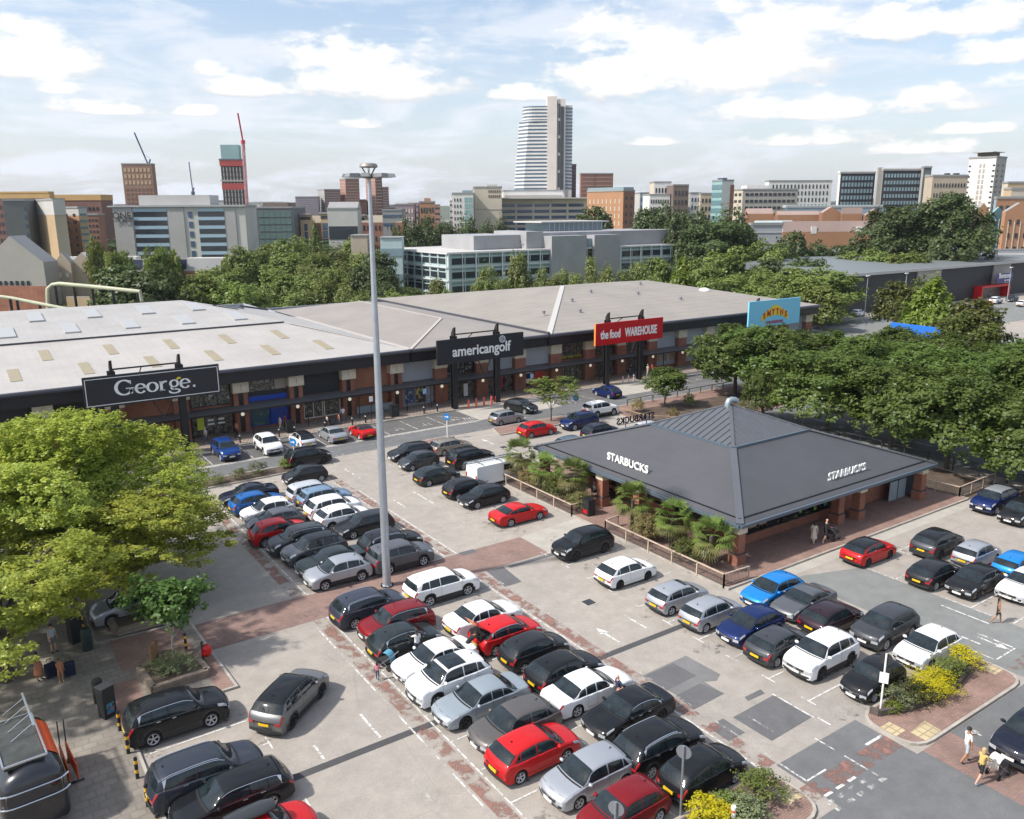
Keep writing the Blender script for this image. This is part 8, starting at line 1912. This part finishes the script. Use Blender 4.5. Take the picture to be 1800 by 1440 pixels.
for k in range(24): z = lvl(195 + 6 * k); tbox('window_band', G_blue, 992.2, 1003.8, -8.3, 15.8, z, z + (lvl(190) - lvl(193)))
for k in range(5): tbox('dark_slot_window', G_dark, 979.3, 982.5, -9.3, 0, lvl(330 - 30 * k), lvl(305 - 30 * k))
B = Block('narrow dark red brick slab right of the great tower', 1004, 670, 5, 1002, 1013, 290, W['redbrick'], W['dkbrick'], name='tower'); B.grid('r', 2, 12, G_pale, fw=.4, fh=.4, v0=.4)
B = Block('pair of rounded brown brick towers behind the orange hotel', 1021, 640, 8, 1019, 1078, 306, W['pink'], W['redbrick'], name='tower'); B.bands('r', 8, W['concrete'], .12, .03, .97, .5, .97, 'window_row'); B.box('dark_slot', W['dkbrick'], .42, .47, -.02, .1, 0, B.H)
B = Block('orange brick hotel with a glazed top storey and a right flank coloured in shade', 1096, 440, 38, 1032, 1116, 336, W['orange'], W['redbrick']); B.grid('l', 8, 6, W['cream'], fw=.22, fh=.6, v0=.2, v1=.9); B.grid('r', 2, 6, G_dark, fw=.3, fh=.4, v0=.2); B.box('glazed_storey', G_pale, .0, .9, .0, .98, B.H, B.H + 2.0)  # darker brick on the right wall puts the flank's shade into the colour
for (lab, xe, xl, xr, yt, m1, m2, nx, gm) in [
	('pale stepped flats left of the brown blocky building', 1150, 1142, 1180, 321, W['cream'], W['white'], 5, G_dark), ('brown blocky building with a small grey roof box', 1184, 1172, 1211, 326, W['brown'], W['brown'], 4, G_dark), ('white and blue low flats right of the orange hotel', 1125, 1116, 1150, 340, W['ltgrey'], W['bluegrey'], 6, G_blue),
	('white flats with many small windows below the stepped flats', 1142, 1130, 1178, 343, W['white'], W['white'], 8, G_dark), ('small grey and white block right of the brown building', 1214, 1210, 1232, 340, W['grey'], W['white'], 3, G_blue), ('small beige block beside the white and teal tower', 1232, 1229, 1252, 341, W['beige'], W['beige'], 3, G_dark)]:
	B = Block(lab, xe, 520 + (xe % 7) * 12, 6, xl, xr, yt, m1, m2); B.grid('r', nx, 4, gm, fw=.5, v0=.35)
B = Block('white tower with teal glass storeys and a red brown right side', 1270, 480, 25, 1252, 1290, 318, W['teal'], W['white'], name='tower'); B.bands('l', 6, G_teal, .6, v0=.3); B.box('brown_side', W['redbrick'], .72, 1.02, -.05, 1, 0, B.H - 2); B.box('hat', G_blue, .1, .5, .1, .6, B.H, B.H + 1.6)
B = Block('long white apartment block with rows of dark windows behind the car park', 1352, 560, 4, 1345, 1463, 319, W['white'], W['white']); B.grid('r', 16, 6, G_dark, fw=.35, fh=.6, v0=.35, v1=.97)
B = Block('multi storey car park with dark open decks and pale bands', 1306, 500, 4, 1290, 1403, 334, W['cream'], W['concrete'], name='car_park_building'); B.grid('r', 11, 5, W['black'], fw=.7, fh=.4, v0=.42, v1=.98, name='deck_opening'); B.grid('l', 2, 5, W['black'], fw=.6, fh=.4, v0=.42, v1=.98, name='deck_opening'); B.box('roof_block', W['white'], .1, .5, .2, .8, B.H, B.H + 2.5)
B = Block('dark framed flats with bright glass grid, left one of the pair', 1478, 460, 3, 1474, 1539, 305, W['white'], W['black']); B.grid('r', 10, 8, G_pale, fw=.62, fh=.62, v0=.35, v1=.98); B.box('white_roof', W['white'], -.02, 1, 0, 1, B.H, B.H + 1.2)
B = Block('dark framed flats with bright glass grid, right one of the pair', 1553, 450, 3, 1546, 1622, 300, W['concrete'], W['black']); B.grid('r', 12, 8, G_pale, fw=.62, fh=.55, v0=.35, v1=.98); B.box('white_roof', W['white'], -.02, 1, 0, 1, B.H, B.H + 1.2); B.box('link', W['concrete'], -.12, 0, .1, .5, 0, B.H + 1.5)
B = Block('thin dark stair tower at the right end of the glass grid flats', 1624, 455, 3, 1620, 1638, 295, W['grey'], W['slate'], name='tower'); B.grid('r', 1, 8, G_pale, v0=.4, fw=.4)
B = Block('beige stone offices with two roof tanks left of the white tower block', 1640, 430, 4, 1626, 1702, 310, W['beige'], W['beige']); B.grid('r', 11, 3, G_dark, fw=.4, fh=.4, v0=.6, v1=.95); B.box('roof_tank', W['black'], .45, .55, .3, .6, B.H, B.H + 1.4); B.box('roof_tank', W['black'], .70, .82, .3, .6, B.H, B.H + 1.4)
B = Block('tall white tower block with a right side coloured grey for its shade and a roof canopy', 1752, 470, 38, 1704, 1770, 277, W['white'], W['concrete'], name='tower'); B.grid('l', 1, 13, G_dark, u0=.0, u1=.12, v0=.25, fw=.7, fh=.3); B.grid('l', 1, 13, G_dark, u0=.88, u1=1.0, v0=.25, fw=.6, fh=.3); B.grid('l', 2, 13, W['concrete'], u0=.35, u1=.62, v0=.25, fw=.5, fh=.7); B.grid('r', 2, 13, G_dark, v0=.25, fw=.3, fh=.4)  # right wall of the white block: its shade is put into the grey
B.box('roof_canopy', W['brown'], .1, .8, .2, .75, B.H + 1.0, B.H + 2.6); B.box('roof_plate', W['ltgrey'], -.1, 1.0, .1, .9, B.H + 2.6, B.H + 2.9)
for (lab, xe, xl, xr, yt, m1, m2, d) in [('cream stepped building at the right edge of the skyline', 1772, 1762, 1830, 322, W['cream'], W['sand'], 420), ('yellowish lower offices at the right edge below the cream stepped building', 1778, 1765, 1850, 333, W['sand'], W['cream'], 380), ('blue and orange low building behind the brick offices at the right edge', 1752, 1748, 1840, 349, W['bluegrey'], W['orange'], 350)]:
	B = Block(lab, xe, d, 3, xl, xr, yt, m1, m2); B.grid('r', 7, 3, G_dark, v0=.4, fw=.5)
for i, (xe, xl, xr) in enumerate(((1716, 1708, 1740), (1768, 1762, 1815))):
	B = Block(['orange brick gabled offices with cream columns, left of the arched glass', 'orange brick gabled offices at the right edge, right of the arched glass'][i], xe, 300, 2, xl, xr, 372, W['orange'], W['orange'], par=0); B.gable('pitched_roof', W['roofgrey'], W['orange'], 2.6, 'l'); B.grid('r', 2 + i, 4, G_dark, fw=.3, fh=.35, v0=.2); B.grid('r', 3 + i, 1, W['cream'], fw=.1, fh=.8)
B = Block('arched green glass atrium between the orange brick gables', 1741, 304, 2, 1738, 1768, 378, G_teal, G_teal, roof=G_teal, par=0, name='atrium'); B.gable('arched_roof', W['teal'], G_teal, 2.4, 'l'); B.grid('r', 4, 4, W['palegreen'], fw=.12, fh=.9, name='glazing_bar')
B = Block('long blue grey metal roofed hall beyond the pink roofed houses', 1382, 420, 3, 1376, 1552, 365, W['slate'], W['bluegrey'], roof=W['metal']); B.bands('r', 1, G_dark, .3, v0=.6); B.box('sloped_roof', W['palegreen'], .0, 1.0, .0, 1, B.H, B.H + 1.0)
for (lab, xe, xl, xr, yt, al, rs) in [('red brick row with small windows below the blue grey hall', 1368, 1362, 1442, 378, 'r', 1.4), ('red brick gabled house with an arched window', 1446, 1440, 1478, 374, 'l', 2.2), ('dark roofed red brick house beside the gabled one', 1480, 1478, 1516, 376, 'r', 2.2), ('red brick house nearest the pair of great trees', 1522, 1518, 1552, 378, 'l', 2.2), ('red brick houses with dark roofs left of the brick row', 1314, 1308, 1360, 376, 'r', 2)]:
	B = Block(lab, xe, 340, 3, xl, xr, yt, W['redbrick'], W['orange'], roof=W['roofpink'], par=0); B.gable('pitched_roof', W['roofpink'], W['orange'], rs, al); B.grid('r', 5, 2, G_dark, fw=.3, fh=.3, v0=.3)
B = Block('long low hall with a pinkish roof and two small white gables', 1376, 290, 2, 1372, 1536, 408, W['orange'], W['orange'], roof=W['roofpink'], par=0); B.gable('pitched_roof', W['roofpink'], W['white'], 3.4)
for u in (.34, .84): B.box('white_gable', W['white'], u - .03, u + .03, -.04, .3, B.H - .6, B.H + 1.6)
B = Block('pale glazed ridge roof beside the pink roofed hall', 1330, 300, 3, 1322, 1396, 402, W['white'], W['white'], roof=W['palegreen'], par=0); B.gable('pitched_roof', W['palegreen'], W['white'], 2.6)
B = Block('plain grey metal cube building in front of the pink roofed hall', 1322, 262, 3, 1316, 1376, 396, W['metal'], W['metal']); B.bands('r', 5, W['ltgrey'], .06, 0, 1)
B = Block('pale curved roof hall left of the great dark tree', 1165, 300, 4, 1156, 1215, 402, W['ltgrey'], W['ltgrey'], roof=W['roofgrey'])
B = Block('white warehouse glimpsed between the far right trees', 1690, 280, 2, 1684, 1830, 440, W['white'], W['white'], par=.3)
B = Block('small pale building between the belt trees and the sandstone offices', 616, 260, 3, 608, 645, 414, W['beige'], W['beige'], roof=W['roofgrey'], par=.2)
B = Block('little pale green glass building left of the glass offices', 668, 236, 4, 662, 706, 418, W['palegreen'], W['palegreen'], roof=W['roofgrey'], par=.2); B.bands('r', 2, G_pale, .3)
# skyline filler so the horizon reads as town
q = random.Random(21); px = -40; i = 0
FL = ['far brick block on the horizon', 'far pale block on the horizon', 'far grey block on the horizon']
while px < 1860:
	w = q.uniform(14, 42); k = q.randrange(3); yt = q.uniform(352, 361) - .003 * (px - 900)
	B = Block(FL[k] + ' behind the nearer town buildings', px + 3, q.uniform(800, 1150), q.uniform(0, 12), px, px + w, yt, [W['redbrick'], W['white'], W['grey']][k], [W['pink'], W['ltgrey'], W['lilac']][k], group='far blocks on the horizon'); B.bands('r', 3, G_dark, .3, v0=.3); px += w * q.uniform(.9, 1.7)
hb = MB(); n = 60
for i in range(n):
	a0 = R(YAW * 57.2958 - 50 + 100 * i / n); a1 = R(YAW * 57.2958 - 50 + 100 * (i + 1) / n); h0 = 26 + 8 * math.sin(i * .5) + 5 * math.sin(i * 1.3 + 1); h1 = 26 + 8 * math.sin((i + 1) * .5) + 5 * math.sin((i + 1) * 1.3 + 1)
	r0, r1 = 1900, 2900; hb.add([(r0 * math.cos(a0), r0 * math.sin(a0), -1), (r0 * math.cos(a1), r0 * math.sin(a1), -1), (r1 * math.cos(a1), r1 * math.sin(a1), h1 + 14), (r1 * math.cos(a0), r1 * math.sin(a0), h0 + 14)], [(0, 1, 2, 3)])
hb.build('hills', tarmac('hill_green', (.07, .10, .06), (.14, .14, .11), s1=.004, s2=.02, amt=1), kind='structure')
# --- glass offices in the middle distance
t = thing('glass_offices', 'long three storey pale green glass offices with a grey ribbed roof storey', 'offices', (113, 195.5, 0)); o = Vector((113, 195.5, 0)); LX, LY, HH = 84, 37, 11.7
b = MB(); b.box(0, LX, 0, LY, -.1, HH); b.build('wall', W['palegreen'], t); b = MB(); b.box(-.3, LX + .3, -.3, LY + .3, HH, HH + .35); b.build('roof', W['ltgrey'], t)
M_wf = mat('office_white_frame', (.62, .64, .64), .5)
for k in range(3):
	z = 1.2 + 3.75 * k
	for i in range(8):
		y = 1.0 + i * 4.5; pane(t, G_dark, 3.6, 1.5, (-.02, y + 2, z + 1.0), R(-90), 'window'); pane(t, G_dark, 3.2, .5, (-.02, y + 2, z + 2.4), R(-90), 'transom_window')
	for i in range(19):
		x = 1.2 + i * 4.35
		if 34 < x < 59: continue
		pane(t, G_dark, 3.9, 1.7, (x + 2, -.02, z + .9), 0, 'window'); pane(t, G_pale, 3.9, .5, (x + 2, -.02, z + 2.5), 0, 'transom_window')
b = MB()
for k in range(4):
	z = .9 + 3.6 * k; b.bar((-.45, -.4, z), (-.45, LY, z), .22, .22); b.bar((-.45, -.45, z), (LX, -.45, z), .22, .22)
for i in range(9): b.bar((-.45, i * 4.6, 0), (-.45, i * 4.6, HH), .16)
for i in range(20): b.bar((i * 4.35, -.45, 0), (i * 4.35, -.45, HH), .34 if i % 2 == 0 else .2)
b.build('outer_frame', M_wf, t)
b = MB(); b.box(34, 47, -1.2, 6, 0, 15.6); b.box(50, 60, -1.2, 6, 0, 15.6); b.build('grey_wall', corrugated('office_grey_rib', (.33, .33, .34), 1.3, 0, depth=.12), t)
b = MB(); b.box(47, 50, 0, 6, 0, 14.6); b.build('stair_glass', G_pale, t)
b = MB(); b.box(12, 28, 6, 24, HH + .3, HH + 4.3); b.box(28, 34, 3, 20, HH + .3, HH + 5.2); b.box(34, 88, 3, 22, HH + .3, HH + 4.8); b.build('roof_storey', MATS['office_grey_rib'], t)
b = MB(); b.box(44, 66, 14, 26, HH + 4.8, HH + 7.4); b.build('penthouse', G_pale, t); b = MB(); b.box(40, 67, 12, 27, HH + 7.4, HH + 7.8); b.build('penthouse_roof', W['ltgrey'], t)
for i in range(12): b = MB(); b.box(44.5 + i * 1.9, 44.65 + i * 1.9, 13.85, 14, HH + 4.8, HH + 7.4); b.build('mullion', M_wf, t)
# --- black retail shed on the right
t = thing('retail_shed', 'long black clad retail shed with pale roof edge on the right', 'shop', (166, 110.5, 0)); LX = 175
M_shed = corrugated('shed_black', (.022, .024, .028), .9, 2, depth=.35)
b = MB(); b.box(0, LX, 0, 46, -.1, 8.4); b.build('wall', M_shed, t)
b = MB(); b.add([(-.8, -1.2, 8.4), (LX, -1.2, 8.4), (LX, 46, 8.4), (-.8, 46, 8.4), (-.8, -1.2, 9.0), (LX, -1.2, 9.0), (LX, 47, 10.8), (-.8, 47, 10.8)], [(0, 1, 5, 4), (4, 5, 6, 7), (3, 0, 4, 7)]); b.build('roof', mat('shed_roof', (.16, .18, .185), .5), t); b = MB(); b.box(-.9, LX, -1.35, -1.2, 8.45, 9.1); b.build('roof_edge', W['ltgrey'], t)
for (a, c) in ((27, 37.5), (63, 72)): b = MB(); b.box(a, c, -.3, -.05, 3.2, 8.8); b.build('grey_panel', W['concrete'], t)
b = MB(); b.box(55, 69, -2.2, -.1, 2.8, 3.3); b.box(54.4, 55.0, -2.2, -.1, 0, 3.3); b.box(68.4, 69.2, -2.2, -.1, 0, 3.3); b.build('red_entrance_frame', M_signred, t); b = MB(); b.box(56, 68, -.3, -.1, 0, 2.8); b.build('entrance_glass', M_disp, t)
b = MB(); b.box(61.0, 69.3, -2.35, -2.2, 3.8, 6.2); b.build('sign_panel', mat('sign_navy', (.03, .03, .16), .4), t); textmesh('Bensons', 1.9, M_let, t, (65.1, -2.4, 5.0), off_=.03, sx=1.0); textmesh('for beds', .9, M_let, t, (66.5, -2.4, 4.1), off_=.0, sx=1.0)
for (x, y, lab) in [(163, 104, 'tall lamp column with white lamps at the left corner of the black shed'), (176, 103, 'tall dark lamp column in front of the black shed'), (212, 98, 'lamp column beside the navy shop sign')]:
	t = thing('lamp_column', lab, 'lamp post', (x, y, 0)); b = MB(); b.tube([(0, 0, 0), (0, 0, 9)], [.12, .07], 8); b.build('column', galv, t); b = MB(); b.box(-.6, .6, -.15, .15, 9, 9.15); b.build('lamp_head', white_paint, t)
# blue board seen end on among the trees
t = thing('blue_board', 'large bright blue billboard half hidden behind the row of dark trees', 'sign', (119.7, 66.5, 0)); b = MB(); b.box(-.2, .2, -5.2, 5.2, 3.1, 6.1); b.build('sign_panel', mat('board_blue', (.02, .16, .60), .4), t)
for y in (-3.4, 3.4): b = MB(); b.box(-.15, .15, y - .15, y + .15, 0, 3.1); b.build('post', black_metal, t)
# --- old works at the left: sheds, pipes, wall
B = Block('grey rendered old works with a steep pitched roof and ventilation units at the left edge', -30, 248, 2, -60, 76, 462, W['concrete'], W['concrete'], par=0, roof=W['roofgrey']); B.gable('pitched_roof', W['roofgrey'], W['concrete'], 6.5, 'l'); B.grid('r', 7, 1, G_dark, u0=.1, u1=.75, v0=.25, v1=.6, fw=.5, fh=.9); B.box('duct', W['slate'], .7, .98, -.1, 0, 1, 3)
for i, (xe, xr) in enumerate(((96, 124), (124, 166))):
	B = Block(['buff rendered gable end of the old sheds, left half', 'buff rendered gable end of the old sheds, right half with a white roof'][i], xe, 250, 2, xe - 8, xr, 463, W['sand'], W['beige'], par=0, roof=W['roofgrey']); B.gable('pitched_roof', [W['roofgrey'], W['white']][i], W['beige'], 2.8, 'l')
	if i == 0: B.grid('r', 2, 1, W['white'], fw=.35, fh=.3, v0=.5, v1=.9)
B = Block('long low red brick shed with a grey roof and dark solar panels', 172, 245, 2, 164, 388, 478, W['orange'], W['redbrick'], par=0, roof=W['roofgrey']); B.gable('pitched_roof', W['roofgrey'], W['redbrick'], 3.2); B.grid('r', 8, 1, G_dark, fw=.2, fh=.4, v0=.3, v1=.9)
D = B.dr; u_ = (B.dl * B.wl * .5 + Vector((0, 0, 3.2)));
for (a, c) in ((.28, .36), (.38, .44), (.50, .72)):
	b = MB(); P = [D * B.wr * a + u_ * .15, D * B.wr * c + u_ * .15, D * B.wr * c + u_ * .9, D * B.wr * a + u_ * .9]; b.add([(p.x, p.y, p.z + B.H + .12) for p in P], [(0, 1, 2, 3)]); b.build('solar_panel', mat('solar_panel', (.015, .022, .05), .2), B.t)
B = Block('white roofed sheds behind the long red brick shed', 120, 285, 2, 112, 240, 456, W['white'], W['white'], roof=W['white']); B = Block('white roofed low shed in front of the ONE offices', 330, 270, 2, 322, 402, 458, W['ltgrey'], W['ltgrey'], roof=W['white'])
M_pipe = mat('pipe_cream', (.42, .43, .30), .6, var=.2, vscale=.5)
def gantry(lab, pts, r_, posts):
	o = Vector(pts[0]); o.z = 0; t = thing('pipe_gantry', lab, 'pipe bridge', o); b = MB(); b.tube([Vector(p) - o for p in pts], r_, 10); b.build('pipe', M_pipe, t, smooth=True)
	for p in posts: b = MB(); b.bar(Vector((p[0], p[1], 0)) - o, Vector(p) - o, .4); b.build('support', black_metal, t)
P1 = [at(85, 545, 168), at(84, 520, 168), at(84, 508, 168), at(92, 501, 168), at(105, 499, 167), at(150, 503, 164), at(200, 508, 161), at(246, 513, 158), at(249, 530, 158)]
gantry('pale green pipe on black supports rising over the yard behind the white roof', P1, .36, [at(x, y, d) for x, y, d in ((97, 503, 167), (130, 504, 166), (162, 506, 164), (198, 510, 161), (242, 515, 158))])
P2 = [at(-20, 519, 160), at(20, 524, 158), at(60, 532, 155), at(110, 542, 152), at(155, 549, 150)]
gantry('lower pale green pipe running along the back of the white roofed shops at the left', P2, .28, [at(x, y, d) for x, y, d in ((18, 526, 158), (30, 528, 157), (70, 536, 155))])
B = Block('weathered orange brick yard wall behind the pipes', -20, 216, -6, -24, 84, 503, M_brick2, M_brick2, par=0, roof=W['redbrick'], name='yard_wall', cat='wall')
B = Block('low yellow weathered wall under the pipe bridge', 116, 212, -3, 112, 158, 522, W['sand'], W['sand'], par=0, name='yard_wall', cat='wall')
# far cars by the black shed and on the far road
if True:
	far = [('saloon', 'white', 184, 104.5, 5, 'white car parked in front of the black shed between the trees'), ('hatch', 'white', 166, 107.5, 8, 'white car glimpsed behind the light blue sign'), ('hatch', 'greyblue', 171, 104, 95, 'grey car by the hedge left of the black shed front'),
           ('suv', 'white', 214, 101.5, 5, 'white off-roader in front of the red framed shop entrance'), ('hatch', 'black', 222, 101.5, 185, 'black car right of the white off-roader at the red entrance'), ('hatch', 'white', 213, 94.5, -5, 'white car in the lane before the red shop entrance'),
           ('suv', 'white', 236, 98, 5, 'white off-roader at the right edge by the black shed'), ('hatch', 'red', 205, 100, 95, 'small red car left of the white off-roader at the red entrance'), ('hatch', 'silver', 151, 67.6, 250, 'silver car waiting on the far road at the right edge'), ('hatch', 'navy', 146.5, 63.6, 250, 'dark car behind the silver car on the far road at the right edge')]
	for (k, c, x, y, h, lab) in far:
		key = next(kk for kk in PROTO if kk[0] == k and kk[1] == ''); place_car(PROTO[key], x, y, h, c, lab, False)
	for i, (x, y) in enumerate(((5.5, 66, ), (6.8, 61))): place_car(PROTO[('suv', '') if ('suv', '') in PROTO else ('hatch', '')], x, y, 0, ['lightblue', 'white'][i], ['pale blue car glimpsed under the left trees', 'white car glimpsed under the left trees'][i], False)
# trailer lorry glimpsed in the belt
a = at(548, 497, 196); t = thing('box_lorry', 'dark blue box lorry glimpsed among the belt trees', 'lorry', (a.x, a.y, 0), .4); b = MB(); b.box(-3, 3, -1.3, 1.3, .9, 4.2); b.build('cargo_box', M_cb, t, bevel=.05); b = MB(); b.box(3.1, 4.8, -1.2, 1.2, .5, 3.0); b.build('cab', PAINT['white'], t, bevel=.15)
for x in (-2, 3.8):
	for y in (-1.1, 1.1): b = MB(); b.M = Matrix.Translation((x, y, .5)) @ Matrix.Rotation(R(90), 4, 'X'); b.lathe([(.5, -.15), (.5, .15)], 14); b.build('wheel', M_tyre, t)
# ---------------------------------------------------------------- thin summer haze
hz = MB(); hz.box(-500, 3200, -1000, 3300, -1.2, 132)
hm = bpy.data.materials.new('haze'); N, L = nodes(hm); N.remove(N['Principled BSDF']); pv = N.new('ShaderNodeVolumePrincipled')
pv.inputs['Color'].default_value = (.90, .93, 1, 1); pv.inputs['Density'].default_value = .00007; pv.inputs['Anisotropy'].default_value = .3
L.new(pv.outputs[0], N['Material Output'].inputs['Volume'])
ho = hz.build('haze', hm, kind='stuff'); tag(ho, 'thin pale haze over the town', 'haze')
